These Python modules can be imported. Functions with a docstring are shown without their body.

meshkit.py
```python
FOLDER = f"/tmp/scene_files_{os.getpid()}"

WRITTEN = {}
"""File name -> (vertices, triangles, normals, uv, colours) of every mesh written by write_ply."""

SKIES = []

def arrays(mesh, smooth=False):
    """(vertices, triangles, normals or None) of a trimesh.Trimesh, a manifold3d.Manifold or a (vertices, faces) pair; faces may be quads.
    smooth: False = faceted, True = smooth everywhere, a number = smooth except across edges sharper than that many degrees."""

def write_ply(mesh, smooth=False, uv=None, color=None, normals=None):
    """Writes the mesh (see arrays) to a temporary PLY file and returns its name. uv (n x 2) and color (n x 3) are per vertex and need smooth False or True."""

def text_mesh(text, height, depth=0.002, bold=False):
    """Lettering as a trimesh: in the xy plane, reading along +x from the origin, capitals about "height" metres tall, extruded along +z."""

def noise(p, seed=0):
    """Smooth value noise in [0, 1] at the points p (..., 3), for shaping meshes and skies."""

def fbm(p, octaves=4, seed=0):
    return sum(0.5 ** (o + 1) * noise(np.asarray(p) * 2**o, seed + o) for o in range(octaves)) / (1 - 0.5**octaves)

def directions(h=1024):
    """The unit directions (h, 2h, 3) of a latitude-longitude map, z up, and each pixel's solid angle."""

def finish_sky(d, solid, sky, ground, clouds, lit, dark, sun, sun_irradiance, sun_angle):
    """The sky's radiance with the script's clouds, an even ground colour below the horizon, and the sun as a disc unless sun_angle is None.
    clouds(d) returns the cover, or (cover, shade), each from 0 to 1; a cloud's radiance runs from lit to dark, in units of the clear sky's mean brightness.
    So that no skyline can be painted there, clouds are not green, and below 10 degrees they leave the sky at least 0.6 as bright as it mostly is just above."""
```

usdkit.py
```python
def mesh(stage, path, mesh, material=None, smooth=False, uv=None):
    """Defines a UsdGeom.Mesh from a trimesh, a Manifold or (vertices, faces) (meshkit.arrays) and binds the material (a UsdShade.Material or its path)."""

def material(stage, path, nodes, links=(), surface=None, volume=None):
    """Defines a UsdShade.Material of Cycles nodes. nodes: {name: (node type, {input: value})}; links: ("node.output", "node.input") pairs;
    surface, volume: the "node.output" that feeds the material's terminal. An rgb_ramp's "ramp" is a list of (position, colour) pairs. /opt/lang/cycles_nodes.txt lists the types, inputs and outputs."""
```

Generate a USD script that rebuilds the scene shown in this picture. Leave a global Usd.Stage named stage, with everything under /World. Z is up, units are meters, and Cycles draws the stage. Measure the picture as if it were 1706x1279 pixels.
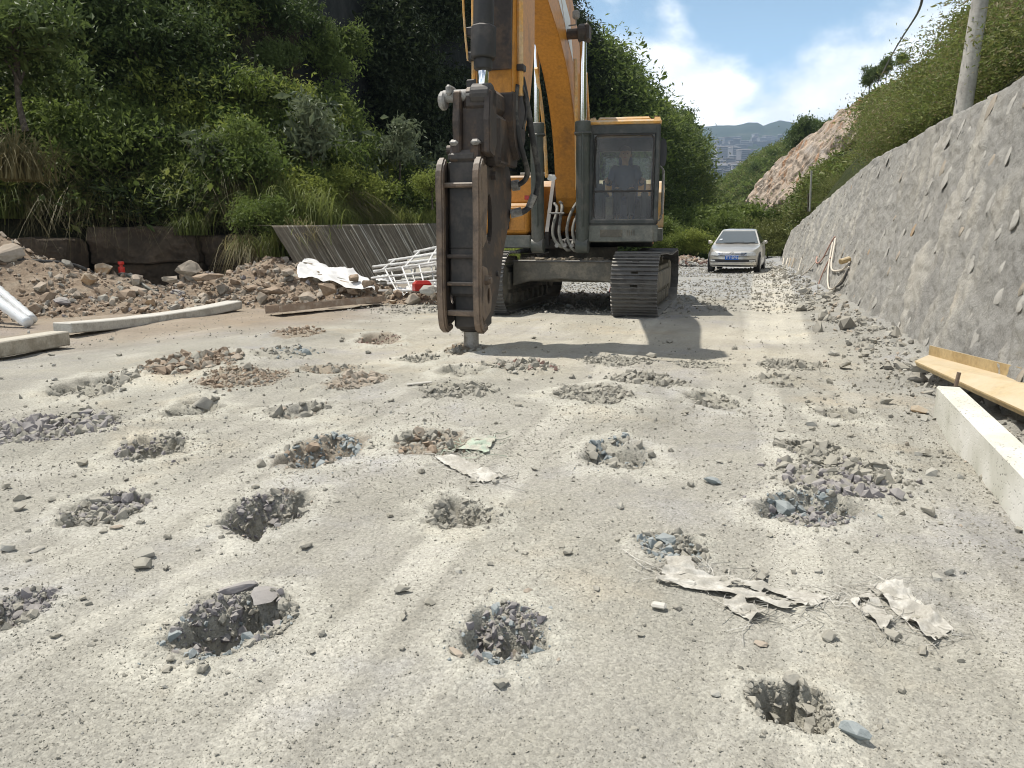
import math, random
import numpy as np, trimesh, manifold3d as m3
from shapely.geometry import Polygon, Point, LineString
from shapely.ops import unary_union
import usdkit, meshkit
from pxr import Usd, UsdGeom, UsdLux, UsdShade, Gf, Sdf, Vt

stage = Usd.Stage.CreateInMemory()
UsdGeom.SetStageUpAxis(stage, 'Z'); UsdGeom.SetStageMetersPerUnit(stage, 1.0)
UsdGeom.Xform.Define(stage, '/World'); UsdGeom.Scope.Define(stage, '/World/Looks')

# ---------------------------------------------------------------- camera, sky, sun, exposure
CAM_H, FPX, PITCH = 1.25, 1280.0, math.radians(10.9)
cam = UsdGeom.Camera.Define(stage, '/World/camera')
cam.CreateHorizontalApertureAttr(36.0); cam.CreateVerticalApertureAttr(27.0)
cam.CreateFocalLengthAttr(36.0 * FPX / 1706); cam.CreateFStopAttr(0.0)
cam.CreateClippingRangeAttr((0.05, 20000.0))
cam.AddTranslateOp().Set((0, 0, CAM_H)); cam.AddRotateXOp().Set(90 - math.degrees(PITCH))
cam.GetPrim().CreateAttribute('exposure', Sdf.ValueTypeNames.Float).Set(0.20)
SUN = np.array([-0.39, 0.13, 1.0]); SUN /= np.linalg.norm(SUN)
SUN_EL, SUN_ROT = math.asin(SUN[2]), math.atan2(SUN[0], SUN[1])
sun = UsdLux.DistantLight.Define(stage, '/World/sun')
sun.CreateIntensityAttr(1.25); sun.CreateAngleAttr(0.53); sun.CreateNormalizeAttr(True); sun.CreateColorAttr((1.0, 0.95, 0.87))
_z = Gf.Vec3d(*map(float, SUN)); _r = Gf.Rotation(Gf.Vec3d(0, 0, 1), _z)
sun.AddTransformOp().Set(Gf.Matrix4d().SetRotate(_r))
CLOUD_AT = (3.72, 1.3, 0.2)
SKY_STRENGTH, HAZE = 0.070, 0.00014
sky = UsdLux.DomeLight.Define(stage, '/World/sky')
usdkit.material(stage, '/World/Looks/sky', {
    's': ('sky_texture', {'sky_type': 'single_scattering', 'sun_disc': False, 'sun_elevation': SUN_EL, 'sun_rotation': SUN_ROT, 'altitude': 900.0, 'air_density': 1.1, 'aerosol_density': 1.0, 'ozone_density': 1.5}),
    'tc': ('texture_coordinate', {}),
    'sep': ('separate_xyz', {}),
    'map': ('mapping', {'location': CLOUD_AT, 'scale': (1.0, 1.0, 1.7)}),
    'n1': ('noise_texture', {'scale': 3.3, 'detail': 9.0, 'roughness': 0.52, 'distortion': 0.15}),
    'map2': ('mapping', {'location': (CLOUD_AT[0] + .03, CLOUD_AT[1] + .01, CLOUD_AT[2] - .04), 'scale': (1.0, 1.0, 1.7)}),
    'n2': ('noise_texture', {'scale': 3.3, 'detail': 5.0, 'roughness': 0.5, 'distortion': 0.15}),
    'el': ('map_range', {'from_min': 0.0, 'from_max': 0.36, 'to_min': 0.15, 'to_max': 0.0, 'clamp': True}),
    'add': ('math', {'math_type': 'add'}),
    'cov': ('map_range', {'range_type': 'smoothstep', 'from_min': 0.465, 'from_max': 0.585, 'to_min': 0.0, 'to_max': 1.0, 'clamp': True}),
    'sub': ('math', {'math_type': 'subtract'}),
    'shade': ('map_range', {'from_min': -0.06, 'from_max': 0.07, 'to_min': 0.0, 'to_max': 1.0, 'clamp': True}),
    'ccol': ('mix', {'color1': (13.5, 14.4, 15.4), 'color2': (20.5, 20.5, 20.2)}),
    'low': ('map_range', {'from_min': 0.05, 'from_max': 0.42, 'to_min': 0.85, 'to_max': 0.0, 'clamp': True}),
    'hz': ('mix', {'color2': (8.2, 13.4, 18.6)}),
    'mx': ('mix', {}),
    'bg': ('background_shader', {'strength': SKY_STRENGTH})},
    [('tc.generated', 'sep.vector'), ('tc.generated', 'map.vector'), ('tc.generated', 'map2.vector'), ('map.vector', 'n1.vector'), ('map2.vector', 'n2.vector'),
     ('sep.z', 'el.value'), ('n1.fac', 'add.value1'), ('el.result', 'add.value2'), ('add.value', 'cov.value'),
     ('n1.fac', 'sub.value1'), ('n2.fac', 'sub.value2'), ('sub.value', 'shade.value'), ('shade.result', 'ccol.fac'),
     ('sep.z', 'low.value'), ('low.result', 'hz.fac'), ('s.color', 'hz.color1'),
     ('cov.result', 'mx.fac'), ('hz.color', 'mx.color1'), ('ccol.color', 'mx.color2'), ('mx.color', 'bg.color')], surface='bg.background')
UsdShade.MaterialBindingAPI.Apply(sky.GetPrim()).Bind(UsdShade.Material.Get(stage, '/World/Looks/sky'))
sky.GetPrim().SetCustomDataByKey('kind', 'structure')

# ---------------------------------------------------------------- helpers
CT, ST = math.cos(PITCH), math.sin(PITCH)
def ray(u, v):
    dx, dy = (u - 853) / FPX, (v - 639.5) / FPX
    return np.array([dx, CT - dy * ST, -ST - dy * CT])
def at(u, v, Y):
    """World point seen at photo pixel (u, v) at the distance Y along the road (used to survey where things stand)."""
    r = ray(u, v); return np.array([0, 0, CAM_H]) + r * (Y / r[1])
def onground(u, v, z=0.0):
    r = ray(u, v); return np.array([0, 0, CAM_H]) + r * ((z - CAM_H) / r[2])
def proj(p):
    p = np.asarray(p, float) - [0, 0, CAM_H]
    d = p[..., 1] * CT - p[..., 2] * ST
    return np.stack([853 + FPX * p[..., 0] / d, 639.5 - FPX * (p[..., 1] * ST + p[..., 2] * CT) / d], -1)

_used = {}
def numbered(name, parent='/World'):
    k = (str(parent), name); n = _used.get(k, 0); _used[k] = n + 1
    return f'{parent}/{name}' if n == 0 else f'{parent}/{name}_{n:03d}'
def tag(prim, label=None, cat=None, group=None, kind=None):
    prim = prim.GetPrim() if hasattr(prim, 'GetPrim') else prim
    for k, v in (('label', label), ('category', cat), ('group', group), ('kind', kind)):
        if v: prim.SetCustomDataByKey(k, v)
    return prim
def place(x, loc=(0, 0, 0), rotz=0.0, rot=None, scale=None):
    x.AddTranslateOp().Set(Gf.Vec3d(*map(float, loc)))
    if rot is not None: x.AddRotateXYZOp().Set(Gf.Vec3f(*[math.degrees(a) for a in rot]))
    elif rotz: x.AddRotateZOp().Set(math.degrees(rotz))
    if scale is not None: x.AddScaleOp().Set(Gf.Vec3f(*map(float, np.broadcast_to(scale, 3))))
def thing(name, label, cat, loc=(0, 0, 0), rotz=0.0, group=None, rot=None, scale=None):
    x = UsdGeom.Xform.Define(stage, numbered(name)); place(x, loc, rotz, rot, scale)
    return tag(x, label, cat, group)
def part(parent, name, mesh, mat, smooth=False, label=None, kind=None, color=None):
    path = numbered(name, parent.GetPath() if hasattr(parent, 'GetPath') else parent)
    m = usdkit.mesh(stage, path, mesh, mat, smooth)
    if color is not None:
        UsdGeom.PrimvarsAPI(m).CreatePrimvar('tint', Sdf.ValueTypeNames.Color3fArray, 'vertex').Set(Vt.Vec3fArray.FromNumpy(np.asarray(color, np.float32)))
    return tag(m, label, kind=kind)
def solo(name, mesh, mat, label, cat, group=None, smooth=False, kind=None, color=None, loc=None):
    p = part('/World', name, mesh, mat, smooth, color=color)
    if loc is not None: UsdGeom.Xformable(p).AddTranslateOp().Set(Gf.Vec3d(*map(float, loc)))
    return tag(p, label, cat, group, kind)
def struct(name, mesh, mat, smooth=False, color=None):
    return tag(part('/World', name, mesh, mat, smooth, color=color), kind='structure')
def proto(name):
    return stage.CreateClassPrim('/World/' + name)
def copy(src, name, label, cat, loc, rotz=0.0, scale=1.0, group=None, rot=None):
    x = UsdGeom.Xform.Define(stage, numbered(name)); x.GetPrim().GetReferences().AddInternalReference(src.GetPath())
    x.GetPrim().SetInstanceable(True); place(x, loc, rotz, rot, scale)
    return tag(x, label, cat, group)
def quat(ax, an):
    ax = np.asarray(ax, float); ax = ax / np.linalg.norm(ax, axis=-1, keepdims=True)
    return np.concatenate([np.cos(an / 2)[:, None], ax * np.sin(an / 2)[:, None]], 1)
def scatter(name, protos, pos, idx, q, sc, kind='stuff', label=None, cat=None, parent='/World'):
    """protos: list of (mesh, material, smooth); one PointInstancer."""
    path = numbered(name, parent); pi = UsdGeom.PointInstancer.Define(stage, path)
    rel = pi.CreatePrototypesRel()
    for k, (me, ma, sm) in enumerate(protos):
        pp = f'{path}/piece_{k:03d}' if k else f'{path}/piece'
        usdkit.mesh(stage, pp, me, ma, sm); rel.AddTarget(pp)
    pi.CreateProtoIndicesAttr(Vt.IntArray.FromNumpy(np.asarray(idx, np.int32)))
    pi.CreatePositionsAttr(Vt.Vec3fArray.FromNumpy(np.asarray(pos, np.float32)))
    q = np.asarray(q, float)
    pi.CreateOrientationsAttr(Vt.QuathArray([Gf.Quath(float(a), float(b), float(c), float(d)) for a, b, c, d in q]))
    sc = np.asarray(sc, np.float32); sc = np.repeat(sc[:, None], 3, 1) if sc.ndim == 1 else sc
    pi.CreateScalesAttr(Vt.Vec3fArray.FromNumpy(sc))
    return tag(pi, label, cat, kind=kind)

# ---- mesh makers (all return trimesh or (v, f))
def cat(*ms):
    out = []
    for m in ms:
        if isinstance(m, (list, tuple)) and not (len(m) == 2 and isinstance(m[0], np.ndarray)): out += [cat(*m)]
        else: out.append(m)
    V, F, n = [], [], 0
    for m in out:
        if isinstance(m, tuple): v, f = m
        elif hasattr(m, 'to_mesh'): mm = m.to_mesh(); v, f = mm.vert_properties[:, :3], mm.tri_verts
        else: v, f = np.asarray(m.vertices), np.asarray(m.faces)
        if f.shape[1] == 4: f = np.vstack([f[:, [0, 1, 2]], f[:, [0, 2, 3]]])
        V.append(np.asarray(v, float)); F.append(np.asarray(f, int) + n); n += len(v)
    return np.vstack(V), np.vstack(F)
def hull(pts):
    mm = m3.Manifold.hull_points(np.asarray(pts, float)).to_mesh()
    return np.array(mm.vert_properties[:, :3], float), np.array(mm.tri_verts, int)
def box(x0, x1, y0, y1, z0, z1, b=0.01):
    b = min(b, 0.45 * min(x1 - x0, y1 - y0, z1 - z0)); P = []
    for sx, X in ((1, x0), (-1, x1)):
        for sy, Y in ((1, y0), (-1, y1)):
            for sz, Z in ((1, z0), (-1, z1)):
                P += [(X, Y + sy * b, Z + sz * b), (X + sx * b, Y, Z + sz * b), (X + sx * b, Y + sy * b, Z)]
    return hull(P)
def frame_of(d):
    d = np.asarray(d, float) / np.linalg.norm(d)
    a = np.array([0, 0, 1.0]) if abs(d[2]) < 0.9 else np.array([1.0, 0, 0])
    u = np.cross(a, d); u /= np.linalg.norm(u); return u, np.cross(d, u), d
def cyl(p0, p1, r0, r1=None, n=16, b=0.0):
    r1 = r0 if r1 is None else r1; p0, p1 = np.asarray(p0, float), np.asarray(p1, float)
    u, w, d = frame_of(p1 - p0); a = np.arange(n) * 2 * np.pi / n
    ring = np.cos(a)[:, None] * u + np.sin(a)[:, None] * w
    L = np.linalg.norm(p1 - p0)
    if b <= 0: secs = [(p0, r0), (p1, r1)]
    else: secs = [(p0, r0 - b), (p0 + d * b, r0), (p1 - d * b, r1), (p1, r1 - b)]
    V = np.vstack([c + ring * r for c, r in secs] + [p0[None], p1[None]]); F = []
    for s in range(len(secs) - 1):
        for i in range(n):
            j = (i + 1) % n; A, B = s * n, (s + 1) * n
            F += [(A + i, A + j, B + j), (A + i, B + j, B + i)]
    c0, c1, T = len(V) - 2, len(V) - 1, (len(secs) - 1) * n
    for i in range(n):
        j = (i + 1) % n; F += [(c0, j, i), (c1, T + i, T + j)]
    return V, np.array(F)
def smoothline(pts, n):
    pts = np.asarray(pts, float)
    if len(pts) == 2: return pts[0] + np.linspace(0, 1, n)[:, None] * (pts[1] - pts[0])
    from scipy.interpolate import CubicSpline
    t = np.concatenate([[0], np.cumsum(np.linalg.norm(np.diff(pts, axis=0), axis=1))])
    return CubicSpline(t, pts)(np.linspace(0, t[-1], n))
def tube(pts, r, n=8, seg=None):
    P = smoothline(pts, seg) if seg else np.asarray(pts, float)
    r = np.broadcast_to(r, len(P)); T = np.gradient(P, axis=0); T /= np.linalg.norm(T, axis=1, keepdims=True) + 1e-12
    u, _, _ = frame_of(T[0]); V = []
    a = np.arange(n) * 2 * np.pi / n
    for p, t, rr in zip(P, T, r):
        u = u - t * (u @ t); u /= np.linalg.norm(u) + 1e-12; w = np.cross(t, u)
        V.append(p + rr * (np.cos(a)[:, None] * u + np.sin(a)[:, None] * w))
    m = len(P); V = np.vstack(V + [P[:1], P[-1:]]); F = []
    for s in range(m - 1):
        for i in range(n):
            j = (i + 1) % n; F += [(s * n + i, s * n + j, s * n + n + j), (s * n + i, s * n + n + j, s * n + n + i)]
    for i in range(n):
        j = (i + 1) % n; F += [(m * n, j, i), (m * n + 1, (m - 1) * n + i, (m - 1) * n + j)]
    return V, np.array(F)
def prism(poly, x0, x1, plane='yz', b=0.0):
    """A polygon (shapely or points) extruded. plane 'yz': points are (y, z), extruded along x from x0 to x1; 'xz': (x, z) along y; 'xy': along z."""
    poly = poly if isinstance(poly, Polygon) else Polygon(poly)
    h = x1 - x0
    if b > 0:
        inner = poly.buffer(-b, join_style=2)
        parts = []
        cs = lambda p: m3.CrossSection([np.array(p.exterior.coords)[:-1]] + [np.array(i.coords)[:-1] for i in p.interiors], m3.FillRule.EvenOdd)
        a = m3.Manifold.extrude(cs(poly), h - 2 * b).translate((0, 0, b)) + m3.Manifold.extrude(cs(inner), h)
        mm = a.to_mesh(); v, f = np.array(mm.vert_properties[:, :3], float), np.array(mm.tri_verts)
    else:
        t = trimesh.creation.extrude_polygon(poly, h, engine='earcut'); v, f = np.array(t.vertices), np.array(t.faces)
    if plane == 'yz': v = np.stack([v[:, 2] + x0, v[:, 0], v[:, 1]], 1)
    elif plane == 'xz': v = np.stack([v[:, 0], v[:, 2] + x0, v[:, 1]], 1); f = f[:, ::-1]
    else: v = v + [0, 0, x0]
    return v, f
def xf(m, loc=(0, 0, 0), rotz=0.0, rotx=0.0, roty=0.0, scale=1.0):
    v, f = cat(m); v = v * scale
    for a, k in ((rotx, 'x'), (roty, 'y'), (rotz, 'z')):
        if a:
            c, s = math.cos(a), math.sin(a)
            R = {'x': [[1, 0, 0], [0, c, -s], [0, s, c]], 'y': [[c, 0, s], [0, 1, 0], [-s, 0, c]], 'z': [[c, -s, 0], [s, c, 0], [0, 0, 1]]}[k]
            v = v @ np.array(R).T
    return v + np.asarray(loc), f
def grid_faces(n, m):
    a = (np.arange(n - 1)[:, None] * m + np.arange(m - 1)[None]).ravel()
    return np.vstack([np.stack([a, a + 1, a + m + 1], 1), np.stack([a, a + m + 1, a + m], 1)])
def clamp01(x): return np.clip(x, 0, 1)
def sstep(a, b, x):
    t = clamp01((x - a) / (b - a)); return t * t * (3 - 2 * t)
def nz(x, y, s, seed=0, oc=1, z=0.0):
    p = np.stack([np.asarray(x, float) * s, np.asarray(y, float) * s, np.full(np.shape(x), 7.3) + z], -1)
    return (meshkit.fbm(p, oc, seed) if oc > 1 else meshkit.noise(p, seed)) - 0.5
def n3(p, s, seed=0, oc=3): return meshkit.fbm(np.asarray(p) * s + 31.7, oc, seed) - 0.5

# ---------------------------------------------------------------- materials
M = {}
def mat(name, nodes, links, surface='p.BSDF', volume=None):
    M[name] = usdkit.material(stage, '/World/Looks/' + name, nodes, links, surface=surface, volume=volume); return M[name]
def worn(name, col, col2, rough=0.5, scale=4.0, metallic=0.0, lo=0.45, hi=0.62, bump=0.15, dist=0.004, dust=None, detail=6.0, spec=0.5, coat=0.0, var=0.0):
    """A two-tone surface with patches of col2 (wear, stain or grain), fine relief, and dust lying on upward faces."""
    N = {'g': ('geometry', {}), 'n': ('noise_texture', {'scale': scale, 'detail': detail, 'roughness': 0.65}),
         'mr': ('map_range', {'range_type': 'smoothstep', 'from_min': lo, 'from_max': hi, 'to_min': 0.0, 'to_max': 1.0, 'clamp': True}),
         'c': ('mix', {'color1': col, 'color2': col2}),
         'n2': ('noise_texture', {'scale': scale * 9, 'detail': 4.0, 'roughness': 0.6}),
         'v': ('map_range', {'from_min': 0.25, 'from_max': 0.75, 'to_min': 0.78, 'to_max': 1.2}),
         'cv': ('mix', {'mix_type': 'multiply', 'fac': 1.0}),
         'b': ('bump', {'strength': bump, 'distance': dist}),
         'p': ('principled_bsdf', {'roughness': rough, 'metallic': metallic, 'specular_ior_level': spec, 'coat_weight': coat})}
    L = [('g.position', 'n.vector'), ('g.position', 'n2.vector'), ('n.fac', 'mr.value'), ('mr.result', 'c.fac'), ('c.color', 'cv.color1'), ('n2.fac', 'v.value'), ('v.result', 'cv.color2'),
         ('n2.fac', 'b.height'), ('b.normal', 'p.normal')]
    last = 'cv.color'
    if var:
        N.update({'oi': ('object_info', {}), 'ov': ('map_range', {'from_min': 0.0, 'from_max': 1.0, 'to_min': 1 - var, 'to_max': 1 + var}), 'co': ('mix', {'mix_type': 'multiply', 'fac': 1.0})})
        L += [('oi.random', 'ov.value'), (last, 'co.color1'), ('ov.result', 'co.color2')]; last = 'co.color'
    if dust is not None:
        N.update({'sx': ('separate_xyz', {}), 'dz': ('map_range', {'from_min': 0.25, 'from_max': 0.95, 'to_min': 0.0, 'to_max': 1.0, 'clamp': True}),
                  'dm': ('math', {'math_type': 'multiply'}), 'dmr': ('map_range', {'from_min': 0.3, 'from_max': 0.6, 'to_min': 0.25, 'to_max': 0.95, 'clamp': True}), 'cd': ('mix', {'color2': dust})})
        L += [('g.normal', 'sx.vector'), ('sx.z', 'dz.value'), ('n.fac', 'dmr.value'), ('dz.result', 'dm.value1'), ('dmr.result', 'dm.value2'), ('dm.value', 'cd.fac'), (last, 'cd.color1')]
        last = 'cd.color'
    return mat(name, N, L + [(last, 'p.base_color')])
def plain(name, col, rough=0.5, metallic=0.0, **kw):
    return mat(name, {'p': ('principled_bsdf', {'base_color': col, 'roughness': rough, 'metallic': metallic, **kw})}, [])
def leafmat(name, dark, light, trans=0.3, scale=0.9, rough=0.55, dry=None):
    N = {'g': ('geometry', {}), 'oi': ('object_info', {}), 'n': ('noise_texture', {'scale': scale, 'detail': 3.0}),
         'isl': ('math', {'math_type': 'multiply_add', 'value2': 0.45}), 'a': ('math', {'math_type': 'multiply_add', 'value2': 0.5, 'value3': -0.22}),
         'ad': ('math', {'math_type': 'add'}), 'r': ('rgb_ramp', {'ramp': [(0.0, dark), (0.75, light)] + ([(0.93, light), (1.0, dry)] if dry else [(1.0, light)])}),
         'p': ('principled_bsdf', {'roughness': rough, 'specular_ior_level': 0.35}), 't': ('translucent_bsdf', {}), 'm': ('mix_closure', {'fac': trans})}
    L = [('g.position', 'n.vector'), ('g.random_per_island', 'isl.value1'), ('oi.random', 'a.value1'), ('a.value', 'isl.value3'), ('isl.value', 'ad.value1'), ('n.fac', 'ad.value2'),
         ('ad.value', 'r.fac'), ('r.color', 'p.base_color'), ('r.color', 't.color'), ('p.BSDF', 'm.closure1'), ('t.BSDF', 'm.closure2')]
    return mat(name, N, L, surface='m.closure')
# ---------------------------------------------------------------- the ground: one sheet with pits, tracks and gravel
mat('gravel_road', {
    'g': ('geometry', {}), 't': ('attribute', {'attribute': 'tint'}),
    'n1': ('noise_texture', {'scale': 1.3, 'detail': 8.0, 'roughness': 0.62}), 'm1': ('map_range', {'from_min': 0.3, 'from_max': 0.7, 'to_min': 0.86, 'to_max': 1.13}),
    'n2': ('noise_texture', {'scale': 95.0, 'detail': 5.0, 'roughness': 0.7}), 'm2': ('map_range', {'from_min': 0.25, 'from_max': 0.75, 'to_min': 0.72, 'to_max': 1.24}),
    'v': ('voronoi_texture', {'scale': 95.0, 'feature': 'f1', 'randomness': 1.0}), 'v2': ('voronoi_texture', {'scale': 150.0, 'feature': 'f1'}),
    'sv': ('separate_color', {}), 'mv': ('map_range', {'from_min': 0.0, 'from_max': 1.0, 'to_min': 0.84, 'to_max': 1.14}),
    'n4': ('noise_texture', {'scale': 0.55, 'detail': 5.0, 'roughness': 0.7}), 'hue': ('rgb_ramp', {'ramp': [(0.3, (0.93, 0.95, 1.06)), (0.45, (1.0, 1.0, 1.0)), (0.55, (1.0, 1.0, 0.98)), (0.7, (1.07, 1.0, 0.9))]}),
    'c1': ('mix', {'mix_type': 'multiply', 'fac': 1.0}), 'c2': ('mix', {'mix_type': 'multiply', 'fac': 1.0}), 'c3': ('mix', {'mix_type': 'multiply', 'fac': 1.0}), 'c4': ('mix', {'mix_type': 'multiply', 'fac': 1.0}),
    'n3': ('noise_texture', {'scale': 26.0, 'detail': 7.0, 'roughness': 0.72}),
    'b1': ('bump', {'strength': 0.35, 'distance': 0.005, 'invert': True}), 'b2': ('bump', {'strength': 0.4, 'distance': 0.005}), 'b3': ('bump', {'strength': 0.5, 'distance': 0.005, 'invert': True}),
    'p': ('principled_bsdf', {'roughness': 0.95, 'specular_ior_level': 0.15})},
    [('g.position', k + '.vector') for k in ('n1', 'n2', 'v', 'v2', 'n3', 'n4')] + [
     ('n1.fac', 'm1.value'), ('n2.fac', 'm2.value'), ('v.color', 'sv.color'), ('sv.r', 'mv.value'), ('n4.fac', 'hue.fac'),
     ('t.color', 'c1.color1'), ('m1.result', 'c1.color2'), ('c1.color', 'c2.color1'), ('m2.result', 'c2.color2'), ('c2.color', 'c3.color1'), ('mv.result', 'c3.color2'), ('c3.color', 'c4.color1'), ('hue.color', 'c4.color2'),
     ('v.distance', 'b1.height'), ('n3.fac', 'b2.height'), ('b1.normal', 'b2.normal'), ('v2.distance', 'b3.height'), ('b2.normal', 'b3.normal'), ('b3.normal', 'p.normal'), ('c4.color', 'p.base_color')])
def rockmat(name, a, b, c, scale=11.0, dust=(0.335, 0.315, 0.262)):
    mat(name, {'g': ('geometry', {}), 'oi': ('object_info', {}), 'n': ('noise_texture', {'scale': scale, 'detail': 7.0, 'roughness': 0.7}),
        'r': ('rgb_ramp', {'ramp': [(0.28, a), (0.5, b), (0.72, c)]}), 'isl': ('geometry', {}),
        'mv': ('map_range', {'to_min': 0.72, 'to_max': 1.22}), 'c': ('mix', {'mix_type': 'multiply', 'fac': 1.0}),
        'n2': ('noise_texture', {'scale': scale * 6, 'detail': 5.0, 'roughness': 0.7}), 'b': ('bump', {'strength': 0.5, 'distance': 0.006}),
        'sx': ('separate_xyz', {}), 'dz': ('map_range', {'from_min': 0.05, 'from_max': 0.9, 'to_min': 0.12, 'to_max': 0.72, 'clamp': True}), 'd': ('mix', {'color2': dust}),
        'p': ('principled_bsdf', {'roughness': 0.9, 'specular_ior_level': 0.2})},
        [('g.position', 'n.vector'), ('g.position', 'n2.vector'), ('n.fac', 'r.fac'), ('r.color', 'c.color1'), ('isl.random_per_island', 'mv.value'), ('mv.result', 'c.color2'),
         ('n2.fac', 'b.height'), ('b.normal', 'p.normal'), ('g.normal', 'sx.vector'), ('sx.z', 'dz.value'), ('dz.result', 'd.fac'), ('c.color', 'd.color1'), ('d.color', 'p.base_color')])
rockmat('rock_grey', (0.24, 0.23, 0.21), (0.335, 0.32, 0.285), (0.43, 0.41, 0.36))
rockmat('rock_tan', (0.26, 0.235, 0.19), (0.36, 0.332, 0.275), (0.46, 0.43, 0.36), dust=(.37, .305, .24))
rockmat('rock_purple', (0.195, 0.175, 0.192), (0.265, 0.245, 0.258), (0.345, 0.322, 0.328), dust=(.315, .297, .27))
rockmat('rock_teal', (0.185, 0.22, 0.23), (0.265, 0.31, 0.32), (0.35, 0.395, 0.40), dust=(.30, .315, .305))
rockmat('rock_brown', (0.17, 0.12, 0.085), (0.28, 0.215, 0.155), (0.38, 0.31, 0.23), dust=(.35, .275, .205))
rockmat('rock_dark', (0.16, 0.15, 0.138), (0.225, 0.212, 0.19), (0.30, 0.285, 0.255))
rockmat('rock_orange', (0.30, 0.17, 0.08), (0.44, 0.29, 0.16), (0.5, 0.4, 0.27))
rockmat('rock_pale', (0.40, 0.39, 0.36), (0.52, 0.51, 0.47), (0.6, 0.59, 0.55))
rockmat('pebble_grey', (0.26, 0.25, 0.218), (0.325, 0.31, 0.268), (0.39, 0.372, 0.322))
rockmat('pebble_tan', (0.28, 0.26, 0.215), (0.35, 0.328, 0.274), (0.42, 0.397, 0.335))
rockmat('rock_red', (0.26, 0.13, 0.11), (0.36, 0.20, 0.17), (0.44, 0.30, 0.26))

WALL_X = lambda y: 1.95 + 0.285 * y
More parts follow.
